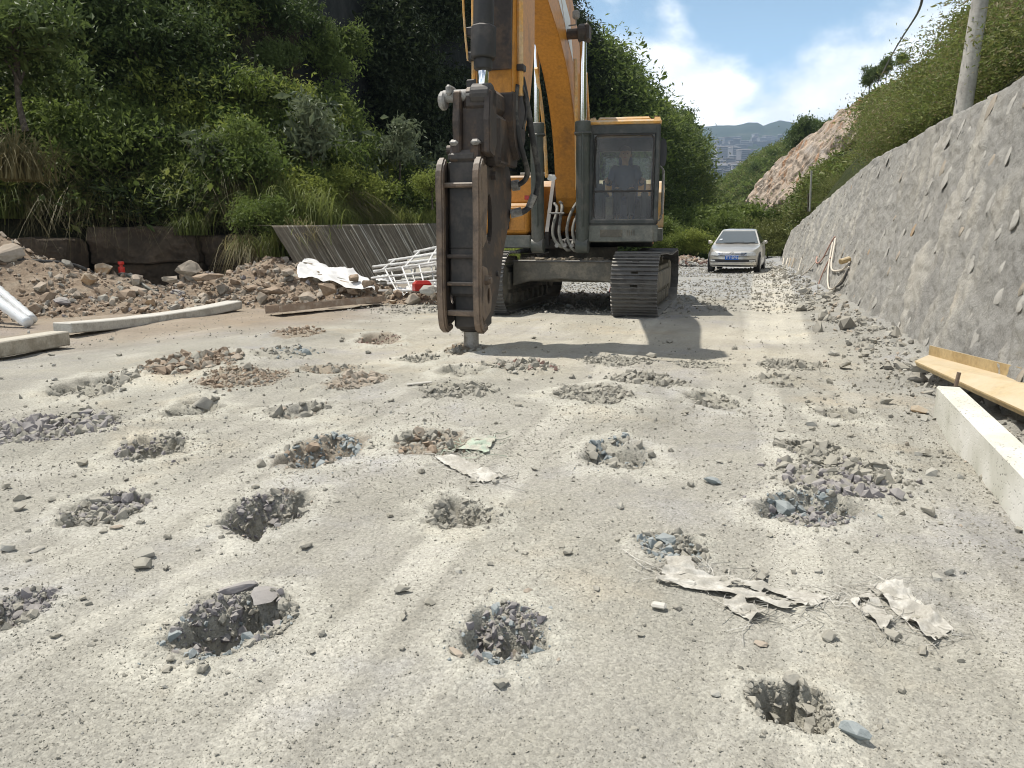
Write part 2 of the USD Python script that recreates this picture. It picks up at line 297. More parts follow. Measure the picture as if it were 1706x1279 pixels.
# pits broken by the hydraulic breaker: pixel centre and half sizes surveyed in the photograph, depth (m), mound height, stones, palette, label
PITS = [
 (632, 566, 36, 12, .22, .10, 60, 'rb', 'dark pit crowned with brown clods left of the chisel'),
 (498, 561, 36, 8, .03, .09, 50, 'b', 'small dark clod mound ahead of the steel channel'),
 (772, 585, 34, 9, .10, .05, 40, 'gb', 'ring of clods round the chisel tip'),
 (700, 602, 34, 9, .10, .03, 25, 'g', 'small pit left below the chisel'),
 (765, 625, 36, 9, .13, .03, 25, 'g', 'narrow dark slot of a pit in front of the chisel'),
 (322, 612, 70, 18, .10, .10, 150, 'bg', 'wide mound of brown clods beside the left pits'),
 (165, 643, 52, 21, .22, .03, 80, 'gd', 'open dark pit nearest the stacked beams at left'),
 (405, 640, 62, 15, .03, .10, 130, 'bg', 'rubble mound topped by a slab at left'),
 (328, 681, 46, 15, .16, .03, 50, 'gd', 'pit half closed by a leaning grey slab'),
 (502, 688, 48, 13, .18, .03, 50, 'gt', 'shallow dark pit in the left middle'),
 (482, 594, 52, 11, .05, .05, 60, 'ge', 'low flat rubble patch with bluish chips at left'),
 (548, 621, 46, 9, .05, .06, 50, 'gb', 'thin line of clods left of the middle'),
 (592, 645, 48, 13, .03, .06, 80, 'tb', 'low tan rubble mound left of the middle'),
 (85, 718, 84, 22, .07, .06, 170, 'pg', 'broad patch of purple broken stone at far left'),
 (255, 745, 46, 22, .18, .02, 60, 'gp', 'tilted pit opening with crumbled grey edge'),
 (540, 752, 60, 28, .20, .04, 120, 'egb', 'pit with bluish slab and crumbled stones'),
 (722, 744, 66, 20, .20, .04, 80, 'gb', 'ragged pit behind the torn white bag'),
 (765, 660, 62, 16, .06, .04, 70, 'g', 'shallow pale rubble pit below the chisel'),
 (990, 668, 66, 17, .10, .05, 110, 'gd', 'grey rubble pit in the centre of the road'),
 (1190, 673, 42, 15, .16, .03, 80, 'gd', 'round pit filled with grey lumps'),
 (1080, 641, 58, 11, .08, .05, 70, 'gd', 'low dark pit in front of the cab shadow'),
 (1030, 611, 58, 9, .02, .10, 90, 'g', 'clod ridge along the edge of the cab shadow'),
 (868, 618, 60, 8, .02, .06, 70, 'gr', 'reddish clod line in front of the breaker shadow'),
 (1165, 613, 38, 8, .06, .07, 40, 'gd', 'small clod heap right of the cab shadow'),
 (1320, 615, 44, 9, .06, .06, 70, 'gd', 'grey clod mound before the wall'),
 (1298, 640, 40, 11, .02, .05, 40, 'gt', 'pale crumbled lumps left of the wall rubble'),
 (1400, 696, 40, 11, .12, .03, 50, 'gd', 'small pit left of the orange stone'),
 (1028, 760, 56, 25, .20, .03, 120, 'ge', 'bowl shaped pit with bluish rim stones'),
 (1345, 758, 48, 17, .20, .03, 60, 'gd', 'upper opening of the large double pit'),
 (1398, 806, 92, 34, .07, .05, 190, 'gp', 'stony saddle of the large double pit'),
 (1345, 855, 72, 27, .22, .02, 150, 'pe', 'lower bowl of the large double pit with purple stones'),
 (175, 840, 58, 23, .20, .03, 90, 'gp', 'pit with broken slabs on its left rim'),
 (447, 852, 62, 36, .26, .02, 160, 'gpt', 'deep round pit full of purple and tan stones'),
 (765, 856, 54, 25, .22, .03, 80, 'gd', 'double mouthed pit in the middle foreground'),
 (1120, 916, 54, 26, .14, .03, 90, 'ged', 'crumbled pit with a blue grey lump'),
 (392, 1028, 90, 58, .30, .02, 170, 'gep', 'largest foreground pit with purple slab and blue stones'),
 (845, 1058, 62, 48, .34, .04, 150, 'ept', 'conical foreground pit with blue and purple stones'),
 (1318, 1168, 66, 42, .36, .03, 60, 'gd', 'deep dark foreground pit at lower right'),
 (12, 1008, 58, 36, .12, .03, 90, 'gp', 'stony pit cut by the left edge'),
]
PIT = []
for (u, v, w, hh, dep, mound, ns, pal, lab) in PITS:
    c = onground(u, v); near, far = onground(u, v + hh), onground(u, v - hh)
    a = w * np.linalg.norm(c - [0, 0, CAM_H]) / FPX / 1.0; b = (far[1] - near[1]) / 2
    PIT.append((c[0], c[1], a, min(b, 1.7 * a), dep * min(1, a / .17) * .55, mound, ns, pal, lab))
def pit_r(x, y, i):
    cx, cy, a, b = PIT[i][:4]
    dx, dy = (x - cx) / a, (y - cy) / b
    r = np.sqrt(dx * dx + dy * dy); an = np.arctan2(dy, dx)
    k = 1 + 0.8 * nz(np.cos(an) * 1.6, np.sin(an) * 1.6, 1.0, 40 + i, 3) + 0.35 * nz(np.cos(an) * 5, np.sin(an) * 5, 1.0, 90 + i) + .7 * nz(x, y, 7 / max(a, .12) * .12, 45 + i, 3)
    return r / k
def gz(x, y, fine=True):
    """Height of the ground at (x, y)."""
    x, y = np.asarray(x, float), np.asarray(y, float); shp = np.broadcast(x, y).shape
    x, y = np.broadcast_to(x, shp).ravel().copy(), np.broadcast_to(y, shp).ravel().copy()
    z = 0.10 * nz(x, y, .35, 1) + 0.05 * nz(x, y, 1.1, 2) + 0.022 * nz(x, y, 3.1, 3)
    d = WALL_X(y) - x                                        # rubble bank at the wall foot, drop towards the left soil
    z += 0.16 * np.exp(-np.clip(d, 0, 9) / .45) * (d > -1) * (1 + 1.0 * nz(x, y, 2.5, 5, 2)) * sstep(5.0, 9, y)
    bank = sstep(0.9, 0.2, d) * sstep(2, 4, y) ; z += bank * .10 * nz(x, y, 6, 6, 2)
    rough = sstep(-.4, .5, nz(x, y, .5, 8, 2) + 0.6 * np.exp(-np.clip(d, 0, 9) / 1.0))
    if fine:
        z += (0.003 + .010 * rough) * nz(x, y, 9, 11, 2) + (.002 + .007 * rough) * nz(x, y, 22, 12, 2) + 0.0065 * nz(x, y, 60, 13)
        sx_, sy_ = x * .93 - y * .36, x * .36 + y * .93                       # faint scrape and tyre streaks along the road
        z += .013 * nz(sx_ * 7, sy_ * .55, 1.0, 18, 3) * sstep(-.15, .2, nz(x, y, .45, 19, 2))
        z += 0.012 * np.maximum(nz(x, y, 38, 14) - .12, 0) * 3 * sstep(-.1, .25, nz(x, y, .8, 15, 2))
    for i, (cx, cy, a, b, dep, mound, ns, pal, lab) in enumerate(PIT):
        s = np.nonzero((abs(x - cx) < 2.6 * a) & (abs(y - cy) < 2.6 * b))[0]
        if len(s) == 0: continue
        X, Y = x[s], y[s]; r = pit_r(X, Y, i)
        hol = .35 + 1.5 * sstep(-.1, .2, nz(X, Y, 1.1 / a, 47 + i, 2)); fl = -dep * (sstep(1.0, .70, r) * .55 + .45 * sstep(.8, .1, r)) * hol
        rim = (0.005 + .22 * mound) * np.exp(-((r - 1.22) / .34) ** 2) * (1 + 1.2 * nz(X, Y, 6, 60 + i, 2)) + mound * .8 * np.exp(-r * r * 1.1) * (dep < .08)
        clod = (0.095 if dep > .05 else .05) * np.exp(-np.clip(r - .7, 0, 9) ** 2 / .16) * min(1, a / .2)
        z[s] += fl + rim + (clod * (1.2 * nz(X, Y, 11, 70 + i, 3) + .9 * np.abs(nz(X, Y, 24, 80 + i, 2))) if fine else 0)
    # track prints: cleat marks of the digger beside the wall and left of the breaker
    for (px, py, qx, qy, hw, amp) in TRACKS:
        L = math.hypot(qx - px, qy - py); tx, ty = (qx - px) / L, (qy - py) / L
        al, ac = (x - px) * tx + (y - py) * ty, -(x - px) * ty + (y - py) * tx
        m = sstep(hw, hw - .05, abs(ac)) * sstep(-.2, .3, al) * sstep(L + .2, L - .3, al)
        z += m * (amp * (np.abs(np.mod(al / .17, 1) - .5) * 2 - .5) * (1 + nz(x, y, 3, 33)) - .01)
    return z.reshape(shp)
def _tr(u0, v0, u1, v1, hw, amp):
    p, q = onground(u0, v0), onground(u1, v1); return (p[0], p[1], q[0], q[1], hw, amp)
TRACKS = [_tr(1278, 572, 1268, 452, .26, .018), _tr(1313, 575, 1296, 452, .26, .018), _tr(690, 585, 800, 505, .42, .02), _tr(560, 600, 640, 560, .3, .012)]
def tint(x, y):
    base = np.array([.298, .285, .246]); c = np.tile(base, (len(x), 1))
    def lay(col, f): c[:] = c + (np.asarray(col) - c) * clamp01(f)[:, None]
    n = nz(x, y, .6, 21, 3); n2 = nz(x, y, 2.2, 22, 3)
    lay((.262, .254, .228), sstep(-.05, .3, n) * .6)
    lay((.385, .37, .322), sstep(.02, .2, n2) * .45)
    st = nz((x * .93 - y * .36) * 6, (x * .36 + y * .93) * .5, 1.0, 23, 3); lay((.40, .383, .332), sstep(.06, .2, st) * .6); lay((.262, .25, .218), sstep(-.06, -.22, st) * .6)
    for x0, w, f in ((-1.15, .13, .75), (.30, .13, .75), (.95, .12, .55), (2.25, .12, .5), (-2.6, .14, .5)):    # worn wheel paths towards the car
        q = np.abs(x - (x0 + .285 * y) + .05 * nz(y, y * 0, .7, 24)); m = sstep(w, w * .55, q) * (.55 + .45 * sstep(-.2, .2, nz(x, y, 1.4, 25, 2))); lay((.41, .393, .342), m * f)
        lay((.255, .243, .21), sstep(.05, .0, np.abs(q - w * 1.05)) * f * .5)
    d = WALL_X(y) - x
    lay((.25, .245, .228), np.exp(-np.clip(d, 0, 9) / 1.1) * (.75 + n) * sstep(3, 6, y))
    lay((.43, .39, .31), sstep(6, 8, y) * sstep(14, 9, y) * sstep(3.5, 1.5, abs(x - .8)) * (.55 + n))
    lay((.30, .305, .305), sstep(14, 17, y) * (.75 + n2))                         # grey chippings beyond the digger
    lay((.26, .212, .162), sstep(9.2, 12.0, y + .55 * (-x - 3) + 2.5 * n) * sstep(-1.6, -3.2, x + 1.2 * n2) * .85)   # brown soil before the spoil heaps
    for i, (cx, cy, a, b, dep, mound, ns, pal, lab) in enumerate(PIT):
        s = np.nonzero((abs(x - cx) < 2.6 * a) & (abs(y - cy) < 2.6 * b))[0]
        if len(s) == 0: continue
        r = pit_r(x[s], y[s], i); cs = c[s]
        for col, f in (((.41, .395, .342), .75 * np.exp(-((r - 1.32) / .30) ** 2) * (dep > .05)), ((.285, .272, .23) if 'b' not in pal else (.25, .21, .16), .8 * sstep(1.12, .8, r))):
            cs = cs + (np.asarray(col) - cs) * clamp01(f)[:, None]
        c[s] = cs
    for t in TRACKS[:2]:
        L = math.hypot(t[2] - t[0], t[3] - t[1]); tx, ty = (t[2] - t[0]) / L, (t[3] - t[1]) / L
        al, ac = (x - t[0]) * tx + (y - t[1]) * ty, -(x - t[0]) * ty + (y - t[1]) * tx
        lay((.46, .435, .37), sstep(t[4] + .05, t[4] - .05, abs(ac)) * sstep(0, .5, al) * sstep(L, L - .5, al) * .7)
    return c
ys = [-6, -4, -2.5, -1.2, -.4, .1, .4]; y = .6
while y < 15: ys.append(y); y *= 1.0045
while y < 75: ys.append(y); y *= 1.022
ys = np.array(ys); NC = 660; tt = np.linspace(-1, 1, NC)
GX = tt[None] * (0.95 + .95 * np.maximum(ys, .6) + np.maximum(0, .6 - ys) * 2)[:, None]; GY = np.repeat(ys[:, None], NC, 1)
GZ = gz(GX.ravel(), GY.ravel()).reshape(GX.shape)
GZ -= (.9 * sstep(38, 75, GY))
ground_mesh = (np.stack([GX.ravel(), GY.ravel(), GZ.ravel()], 1), grid_faces(len(ys), NC))
struct('ground', ground_mesh, M['gravel_road'], smooth=True, color=tint(GX.ravel(), GY.ravel()))
# the wide land under everything, out to the horizon
_r = np.concatenate([[0], np.geomspace(60, 9000, 40)]); _a = np.linspace(0, 2 * np.pi, 97)[:-1]
_V = np.array([(r * math.cos(a), r * math.sin(a) + 20, -2.6) for r in _r[1:] for a in _a] + [(0, 20, -2.6)])
_F = [(i * 96 + j, (i + 1) * 96 + j, (i + 1) * 96 + (j + 1) % 96) for i in range(39) for j in range(96)] + [(i * 96 + j, (i + 1) * 96 + (j + 1) % 96, i * 96 + (j + 1) % 96) for i in range(39) for j in range(96)] + [(39 * 96 + 96, j, (j + 1) % 96) for j in range(0)] + [(len(_V) - 1, j, (j + 1) % 96) for j in range(96)]
worn('far_land', (0.07, 0.085, 0.045), (0.10, 0.10, 0.06), rough=1.0, scale=.02, bump=0.0)
struct('terrain', (_V, np.array(_F)), M['far_land'])

# ---- stones
def stone(rng, flat=.75, pts=14):
    p = rng.normal(size=(pts, 3)); p /= np.linalg.norm(p, axis=1, keepdims=True); p *= rng.uniform(.72, 1.0, (pts, 1)); p *= [1, rng.uniform(.65, .95), flat * rng.uniform(.8, 1.1)]
    return hull(p)
def lump(rng, pts=26, rough=.10):
    """A more broken boulder: a hull with its faces refined and pushed about."""
    v, f = stone(rng, .8, pts); t = trimesh.Trimesh(v, f).subdivide().subdivide()
    v = np.array(t.vertices); v *= 1 + rough * n3(v, 2.3, int(rng.integers(99)), 3)[:, None] * 2
    return v, np.array(t.faces)
rs = np.random.default_rng(5)
PEB = [stone(rs) for _ in range(6)]
PAL = {'g': 'pebble_grey', 'd': 'pebble_tan', 'p': 'rock_purple', 'e': 'rock_teal', 't': 'rock_tan', 'b': 'rock_brown', 'r': 'rock_red', 'o': 'rock_orange', 'w': 'rock_pale'}
def randquat(rng, n): return (lambda q: q / np.linalg.norm(q, axis=1, keepdims=True))(rng.normal(size=(n, 4)))
for i, (cx, cy, a, b, dep, mound, ns, pal, lab) in enumerate(PIT):
    rng = np.random.default_rng(300 + i)
    n = int(ns * (15 if cy < 3.6 else rng.uniform(8, 15))); an = rng.uniform(0, 2 * np.pi, n); r = np.sqrt(rng.uniform(0, 1, n)) * np.where(rng.random(n) < .80, .97, 1.75)
    if dep < .05: r = np.sqrt(rng.uniform(0, 1, n)) * 1.25
    X, Y = cx + a * r * np.cos(an), cy + b * r * np.sin(an); k = (pit_r(X, Y, i) < 1.02) | (rng.random(n) < .30); an, r, X, Y = an[k], r[k], X[k], Y[k]; n = len(X)
    fill, big = rng.uniform(-.22, .10), rng.uniform(.7, 1.35); fill = -.45 if cy < 3.6 or 'p' in pal else fill; big = min(big, 1.1) if cy < 3.6 else big; k = (nz(X, Y, 1.5 / a, 210 + i, 2) > fill) | (rng.random(n) < .22); an, r, X, Y = an[k], r[k], X[k], Y[k]; n = len(X)
    sc = big * np.minimum(np.exp(rng.normal(-1.15, .72, n)), 1.7) * np.where(r > 1.0, .55, 1.0) * (.020 + .010 * min(a, .4) / .3) * np.clip(cy / 4, .8, 1.25)
    Z = gz(X, Y) + sc * .15
    ks = [k for k in pal]; main = rng.random(n) < .62
    ki = np.where(main, 0, rng.integers(0, len(ks), n))
    if 'e' in pal or 'p' in pal:     # coloured rock lies together in one patch of the pit
        for q, k in enumerate(ks):
            if k in 'ep':
                ang = rng.uniform(0, 6.28); ki = np.where((np.cos(an - ang) > .3) & (r < 1) & (rng.random(n) < .8), q, ki)
    ki = np.where((rng.random(n) < .28) & (ki >= 0), len(ks), ki); ks = ks + ['g' if 'b' not in pal else 't']; protos = [(PEB[(j + 2 * q) % 6], M[PAL[k]], False) for q, k in enumerate(ks) for j in range(3)]
    scatter('rubble', protos, np.stack([X, Y, Z], 1), ki * 3 + rng.integers(0, 3, n), randquat(rng, n), sc, label='broken stones in the ' + lab, cat='rubble')
# gravel over the whole road
rng = np.random.default_rng(77)
n = 50000
Y = 1.1 * (13 / 1.1) ** (rng.random(n) ** 1.05); X = rng.uniform(-1, 1, n) * (.5 + .80 * Y)
keep = (X < WALL_X(Y) - .1) & (rng.random(n) < clamp01(.30 + 2.2 * nz(X, Y, .9, 51, 3) + .5 * np.exp(-np.clip(WALL_X(Y) - X, 0, 9) / .9)))
X, Y = X[keep], Y[keep]; n = len(X)
sc = np.exp(rng.normal(0, .5, n)) * .0036 * np.clip(Y / 3.0, .8, 2.0) * (1 + .5 * np.exp(-np.clip(WALL_X(Y) - X, 0, 9) / .8))
scatter('gravel', [(PEB[k % 6], M[['pebble_grey', 'pebble_tan', 'pebble_grey', 'rock_pale', 'pebble_tan', 'rock_grey'][k]], False) for k in range(6)], np.stack([X, Y, gz(X, Y) + sc * .3], 1),
        rng.choice(6, n, p=[.34, .26, .15, .13, .08, .04]), randquat(rng, n), sc, label='loose grey gravel strewn over the broken road', cat='gravel')
n = 15000; Y = rng.uniform(12.5, 36, n) ; X = (.285 * Y - 1.0) + rng.uniform(-5.5, 4.5, n); k = (X < WALL_X(Y) - .1) & (nz(X, Y, .35, 53, 2) > -.12); X, Y = X[k], Y[k]; n = len(X); sc = np.exp(rng.normal(-3.75, .4, n))
scatter('crushed_stone', [(PEB[k], M[['pebble_grey', 'rock_grey', 'rock_pale', 'pebble_grey'][k]], False) for k in range(4)], np.stack([X, Y, gz(X, Y, False) + sc * .25], 1), rng.integers(0, 4, n), randquat(rng, n), sc, label='grey crushed stone spread on the road behind the excavator', cat='gravel')
n = 95000; Y = 1.3 * (5.6 / 1.3) ** (rng.random(n) ** 1.15); X = rng.uniform(-1, 1, n) * (.35 + .74 * Y); k = (X < WALL_X(Y) - .1) & (rng.random(n) < clamp01(.62 + 1.9 * nz(X, Y, 1.6, 57, 3))); X, Y = X[k], Y[k]; n = len(X); sc = np.exp(rng.normal(0, .38, n)) * .0027 * np.clip(Y / 2.6, .8, 1.7)
scatter('fine_grit', [(stone(rs, .7, 9), M[['pebble_grey', 'pebble_tan', 'pebble_grey'][k]], False) for k in range(3)], np.stack([X, Y, gz(X, Y) + sc * .25], 1), rng.integers(0, 3, n), randquat(rng, n), sc, label='fine grit pressed into the dusty road surface', cat='grit')
# ---------------------------------------------------------------- hills, walls
def ruled(stations, nu, nv, amp=.0, scale=.5, seed=0, amp2=0.0, scale2=2.0):
    """A surface through stations, each a list of points from its foot to its top."""
    K = max(len(s) for s in stations)
    S = np.array([smoothline(s, K) if len(s) != K else np.asarray(s, float) for s in stations])          # n, K, 3
    u = np.concatenate([[0], np.cumsum(np.linalg.norm(np.diff(S.mean(1), axis=0), axis=1))]); u /= u[-1]
    A = np.stack([[np.interp(np.linspace(0, 1, nu), u, S[:, k, c]) for c in range(3)] for k in range(K)], 1)      # 3, K, nu
    w = np.linspace(0, 1, K)
    P = np.stack([np.stack([np.interp(np.linspace(0, 1, nv), w, A[c, :, i]) for c in range(3)], -1) for i in range(nu)])   # nu, nv, 3
    du, dv = np.gradient(P, axis=0), np.gradient(P, axis=1)
    N = np.cross(du, dv); N /= np.linalg.norm(N, axis=-1, keepdims=True) + 1e-9
    if amp: P = P + N * (n3(P, scale, seed, 4) * 2 * amp)[..., None]
    if amp2: P = P + N * (n3(P, scale2, seed + 9, 4) * 2 * amp2)[..., None]
    return P, N
def surf_mesh(P): return P.reshape(-1, 3), grid_faces(P.shape[0], P.shape[1])
def sample(P, n, rng, ok=None):
    """About n points spread evenly over the part of a surface grid that ok() accepts, with the surface normals."""
    V, F = surf_mesh(P); a, b, c = V[F[:, 0]], V[F[:, 1]], V[F[:, 2]]
    if ok is not None: m = ok((a + b + c) / 3); a, b, c = a[m], b[m], c[m]
    if len(a) == 0: return np.zeros((0, 3)), np.zeros((0, 3))
    cr = np.cross(b - a, c - a); ar = np.linalg.norm(cr, axis=1)
    k = rng.choice(len(a), n, p=ar / ar.sum()); r1, r2 = np.sqrt(rng.random(n)), rng.random(n)
    p = a[k] * (1 - r1)[:, None] + b[k] * (r1 * (1 - r2))[:, None] + c[k] * (r1 * r2)[:, None]
    return p, cr[k] / (ar[k][:, None] + 1e-9)
def back(base, d, prof):
    d = np.asarray(d, float) / np.hypot(*d); return [(base[0] + d[0] * q, base[1] + d[1] * q, z) for q, z in prof]
mat('hill_soil', {'g': ('geometry', {}), 'n': ('noise_texture', {'scale': .7, 'detail': 9.0, 'roughness': .65}), 'r': ('rgb_ramp', {'ramp': [(.3, (.022, .026, .014)), (.5, (.045, .042, .024)), (.66, (.085, .062, .04)), (.8, (.12, .09, .06))]}),
    'n2': ('noise_texture', {'scale': 5.0, 'detail': 8.0, 'roughness': .7}), 'b': ('bump', {'strength': .9, 'distance': .25}), 'p': ('principled_bsdf', {'roughness': 1.0, 'specular_ior_level': .1})},
    [('g.position', 'n.vector'), ('g.position', 'n2.vector'), ('n.fac', 'r.fac'), ('r.color', 'p.base_color'), ('n2.fac', 'b.height'), ('b.normal', 'p.normal')])
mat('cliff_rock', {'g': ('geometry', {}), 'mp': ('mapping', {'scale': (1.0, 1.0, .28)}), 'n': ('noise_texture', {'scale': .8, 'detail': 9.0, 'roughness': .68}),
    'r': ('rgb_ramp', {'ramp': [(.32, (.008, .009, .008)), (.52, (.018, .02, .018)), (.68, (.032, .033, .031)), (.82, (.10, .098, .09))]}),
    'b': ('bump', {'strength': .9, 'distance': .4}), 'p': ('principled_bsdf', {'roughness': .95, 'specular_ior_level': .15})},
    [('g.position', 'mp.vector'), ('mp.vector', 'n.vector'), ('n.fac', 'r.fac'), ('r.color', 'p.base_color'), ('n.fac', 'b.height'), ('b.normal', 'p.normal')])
SLOPE = [(-.1, -.6),(0, 1.45), (.5, 2.1), (1.5, 3.2), (3.0, 4.9), (4.5, 7.0), (6.2, 9.2), (8.4, 11.6), (13, 13.5)]
LEDGE = [(-.5, -.6), (0, 1.40), (1.6, 2.0), (3.6, 3.0), (4.7, 4.6), (5.1, 7.5), (5.6, 10.5), (6.4, 13.5), (10, 15)]
CLIFF = [(0, .2), (1.2, 1.6), (2.2, 3.0), (2.6, 5.5), (2.8, 8.5), (3.0, 11), (3.6, 13.5), (7, 17)]
LEFT = [back((-21, 6), (-1, .2), SLOPE), back((-17, 11.5), (-.85, .5), SLOPE), back((-13, 16.6), (-.5, .86), SLOPE), back((-9, 18.3), (-.2, .98), SLOPE), back((-6.2, 18.6), (-.3, .95), SLOPE),
        back((-4.7, 19.2), (-.6, .8), [(-.4, -.6), (0, 1.36), (.8, 1.9), (2.0, 2.9), (3.4, 4.6), (4.5, 7.0), (5.6, 9.6), (7, 12.2), (11, 14)]),
        back((-3.0, 24), (-.5, .85), LEDGE), back((-.4, 30), (-.5, .85), [(-.4, -.6), (0, 1.2), (1.5, 2), (3, 3.2), (3.7, 5), (4.1, 8), (4.6, 11.5), (5.4, 14.5), (10, 17)]),
        back((3.2, 38), (-.6, .8), [(-.3, -.6), (0, .5), (1.4, 1.6), (2.6, 3.2), (3.2, 5.5), (3.6, 9), (4.0, 12.5), (4.6, 16), (8, 21)]),
        back((8.3, 47), (-.85, .5), [(0, 0), (1.2, 1.6), (2.2, 3), (2.7, 5), (2.9, 7), (3.1, 9), (3.6, 11), (7, 14)]),
        back((13.0, 60), (-.9, .35), [(0, -.5), (1, 1.5), (1.6, 3), (2.0, 5), (2.2, 7), (2.5, 9), (3.4, 10), (8, 12)]),
        back((21.5, 85), (-.95, .25), [(0, -1), (1, 1.5), (1.7, 3.6), (2.2, 6), (2.5, 8.6), (2.9, 10.6), (4, 11.5), (9, 12)]),
        back((31, 112), (-.95, .2), [(0, -2), (2, .6), (4, 2.4), (6, 4), (8, 5.5), (10, 7), (13, 8), (20, 9)]), back((41, 150), (-1, .1), [(0, -2.6), (4, -1), (8, 0), (12, 1), (16, 1.5), (20, 2), (25, 2), (35, 2)])]
LP, LN = ruled(LEFT, 260, 90, .45, .35, 3, .16, 1.6)
V, F = surf_mesh(LP); cz = LP.reshape(-1, 3)[F].mean(1)
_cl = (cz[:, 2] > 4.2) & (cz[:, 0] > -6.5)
def sub_faces(V, F):
    u, inv = np.unique(F, return_inverse=True); return V[u], inv.reshape(F.shape)
struct('hillside', sub_faces(V, F[~_cl]), M['hill_soil'], smooth=True)
struct('cliff', sub_faces(V, F[_cl]), M['cliff_rock'], smooth=True)

# right-hand hill above the stone wall
def wt(y, h=None):
    h = wall_h(y) if h is None else h
    return np.array([WALL_X(y) + .29 * h + .45, y, h - .05])
def wall_h(y): return float(np.interp(y, [0, 16, 21, 33], [2.80, 2.78, 2.45, 1.48]))
RB = [(1, (12.5, 1, 11.5)), (6, (12, 6, 11.5)), (11, (13.5, 11.5, 11)), (16, (15.2, 17, 11.4)), (22, at(1628, 25, 25)), (29, at(1566, 84, 32)), (33, at(1535, 102, 38)), (42, at(1505, 122, 48)), (54, at(1482, 142, 60)),
      (64, at(1450, 158, 67)), (73, at(1400, 193, 76)), (82, at(1345, 236, 86)), (92, at(1300, 270, 96)), (105, at(1262, 308, 110)), (125, at(1236, 333, 128))]
RIGHT = []
for y, c in RB:
    b = wt(y) if y < 33.5 else np.array([2.75 + .285 * y - .25 * max(0, y - 60) * .12, y, max(-.6, 1.4 - .05 * (y - 33))])
    c = np.asarray(c, float) - [0, 0, float(np.interp(y, [11, 18, 22, 29, 42, 54, 64, 80, 130], [1.0, 1.6, 1.9, 1.7, 1.5, 1.3, .9, .6, .5]))]; L = []
    if y > 50: b = b + [1.6, 1.5, -.4]; c = c + [.7, 2.5, -.3]
    for t in np.linspace(0, 1, 8): L.append(b + (c - b) * t + np.array([0, 0, .10 * np.linalg.norm(c - b) * math.sin(math.pi * t) * (.35 if y < 40 else -.35)]))
    L.append(c + np.array([3.5, 1.5, -.4])); L.append(c + np.array([9, 4, -3])); RIGHT.append(L)
RP, RN = ruled(RIGHT, 220, 60, .25, .5, 11, .08, 2.0)
mat('green_slope', {'g': ('geometry', {}), 'n': ('noise_texture', {'scale': 1.2, 'detail': 9.0, 'roughness': .65}), 'r': ('rgb_ramp', {'ramp': [(.3, (.025, .035, .014)), (.55, (.055, .065, .025)), (.75, (.10, .085, .05))]}),
    'n2': ('noise_texture', {'scale': 7.0, 'detail': 8.0, 'roughness': .7}), 'b': ('bump', {'strength': .9, 'distance': .2}), 'p': ('principled_bsdf', {'roughness': 1.0, 'specular_ior_level': .1})},
    [('g.position', 'n.vector'), ('g.position', 'n2.vector'), ('n.fac', 'r.fac'), ('r.color', 'p.base_color'), ('n2.fac', 'b.height'), ('b.normal', 'p.normal')])
struct('hillside', surf_mesh(RP), M['green_slope'], smooth=True)
# raw quarried rock on that hill
CREST = [(1240, 336, 112), (1262, 306, 108), (1300, 266, 95), (1345, 231, 85), (1400, 188, 75), (1450, 152, 66), (1482, 138, 60)]
FOOT = [(1262, 352, 104), (1302, 351, 93), (1340, 342, 84), (1352, 300, 77), (1395, 246, 69), (1440, 208, 61), (1486, 172, 56)]
_pp = proj(RP.reshape(-1, 3)); _py = RP.reshape(-1, 3)[:, 1]
def in_front(u, v, Y, gap=2.2):
    k = (np.hypot(_pp[:, 0] - u, _pp[:, 1] - v) < 9) & (_py > 20); return at(u, v, min(Y, _py[k].min() - gap) if k.any() else Y)
SC = []
for (a, b) in zip(CREST, FOOT):
    A, B = in_front(*a), in_front(*b); m = in_front(*((np.array(a) + np.array(b)) / 2), 3.0); SC.append([B + [.2, -.2, -.3], B + (m - B) * .5 + [-.2, -.4, 0], m, A + (m - A) * .45 + [-.1, -.5, .1], A + [0, -.5, .15], A + [1.2, .6, -.2]])
SP, SN = ruled(SC, 230, 110, .6, .35, 21, .17, 1.3)
_st = np.abs(np.mod(SP[..., 2] * .8 + SP[..., 1] * .22 + n3(SP, .5, 5) * 1.4, 1) - .5); SP = SP + SN * ((_st - .25) * .42 * (SN[..., 2:3].mean() * 0 + 1))[..., None]
mat('quarry_rock', {'g': ('geometry', {}), 'n': ('noise_texture', {'scale': .42, 'detail': 9.0, 'roughness': .68}),
    'r': ('rgb_ramp', {'ramp': [(.30, (.34, .32, .30)), (.45, (.44, .365, .295)), (.54, (.46, .37, .29)), (.60, (.42, .27, .17)), (.66, (.40, .20, .10)), (.74, (.38, .26, .16))]}),
    'n2': ('noise_texture', {'scale': 3.0, 'detail': 9.0, 'roughness': .72}), 'mv': ('map_range', {'from_min': .3, 'from_max': .7, 'to_min': .72, 'to_max': 1.2}), 'c': ('mix', {'mix_type': 'multiply', 'fac': 1.0}),
    'b': ('bump', {'strength': .8, 'distance': .35}), 'p': ('principled_bsdf', {'roughness': .95, 'specular_ior_level': .15})},
    [('g.position', 'n.vector'), ('g.position', 'n2.vector'), ('n.fac', 'r.fac'), ('r.color', 'c.color1'), ('n2.fac', 'mv.value'), ('mv.result', 'c.color2'), ('c.color', 'p.base_color'), ('n2.fac', 'b.height'), ('b.normal', 'p.normal')])
struct('quarry_face', surf_mesh(SP), M['quarry_rock'])
SCPOLY = Polygon([(u, v) for u, v, _ in CREST] + [(u, v) for u, v, _ in FOOT[::-1]])

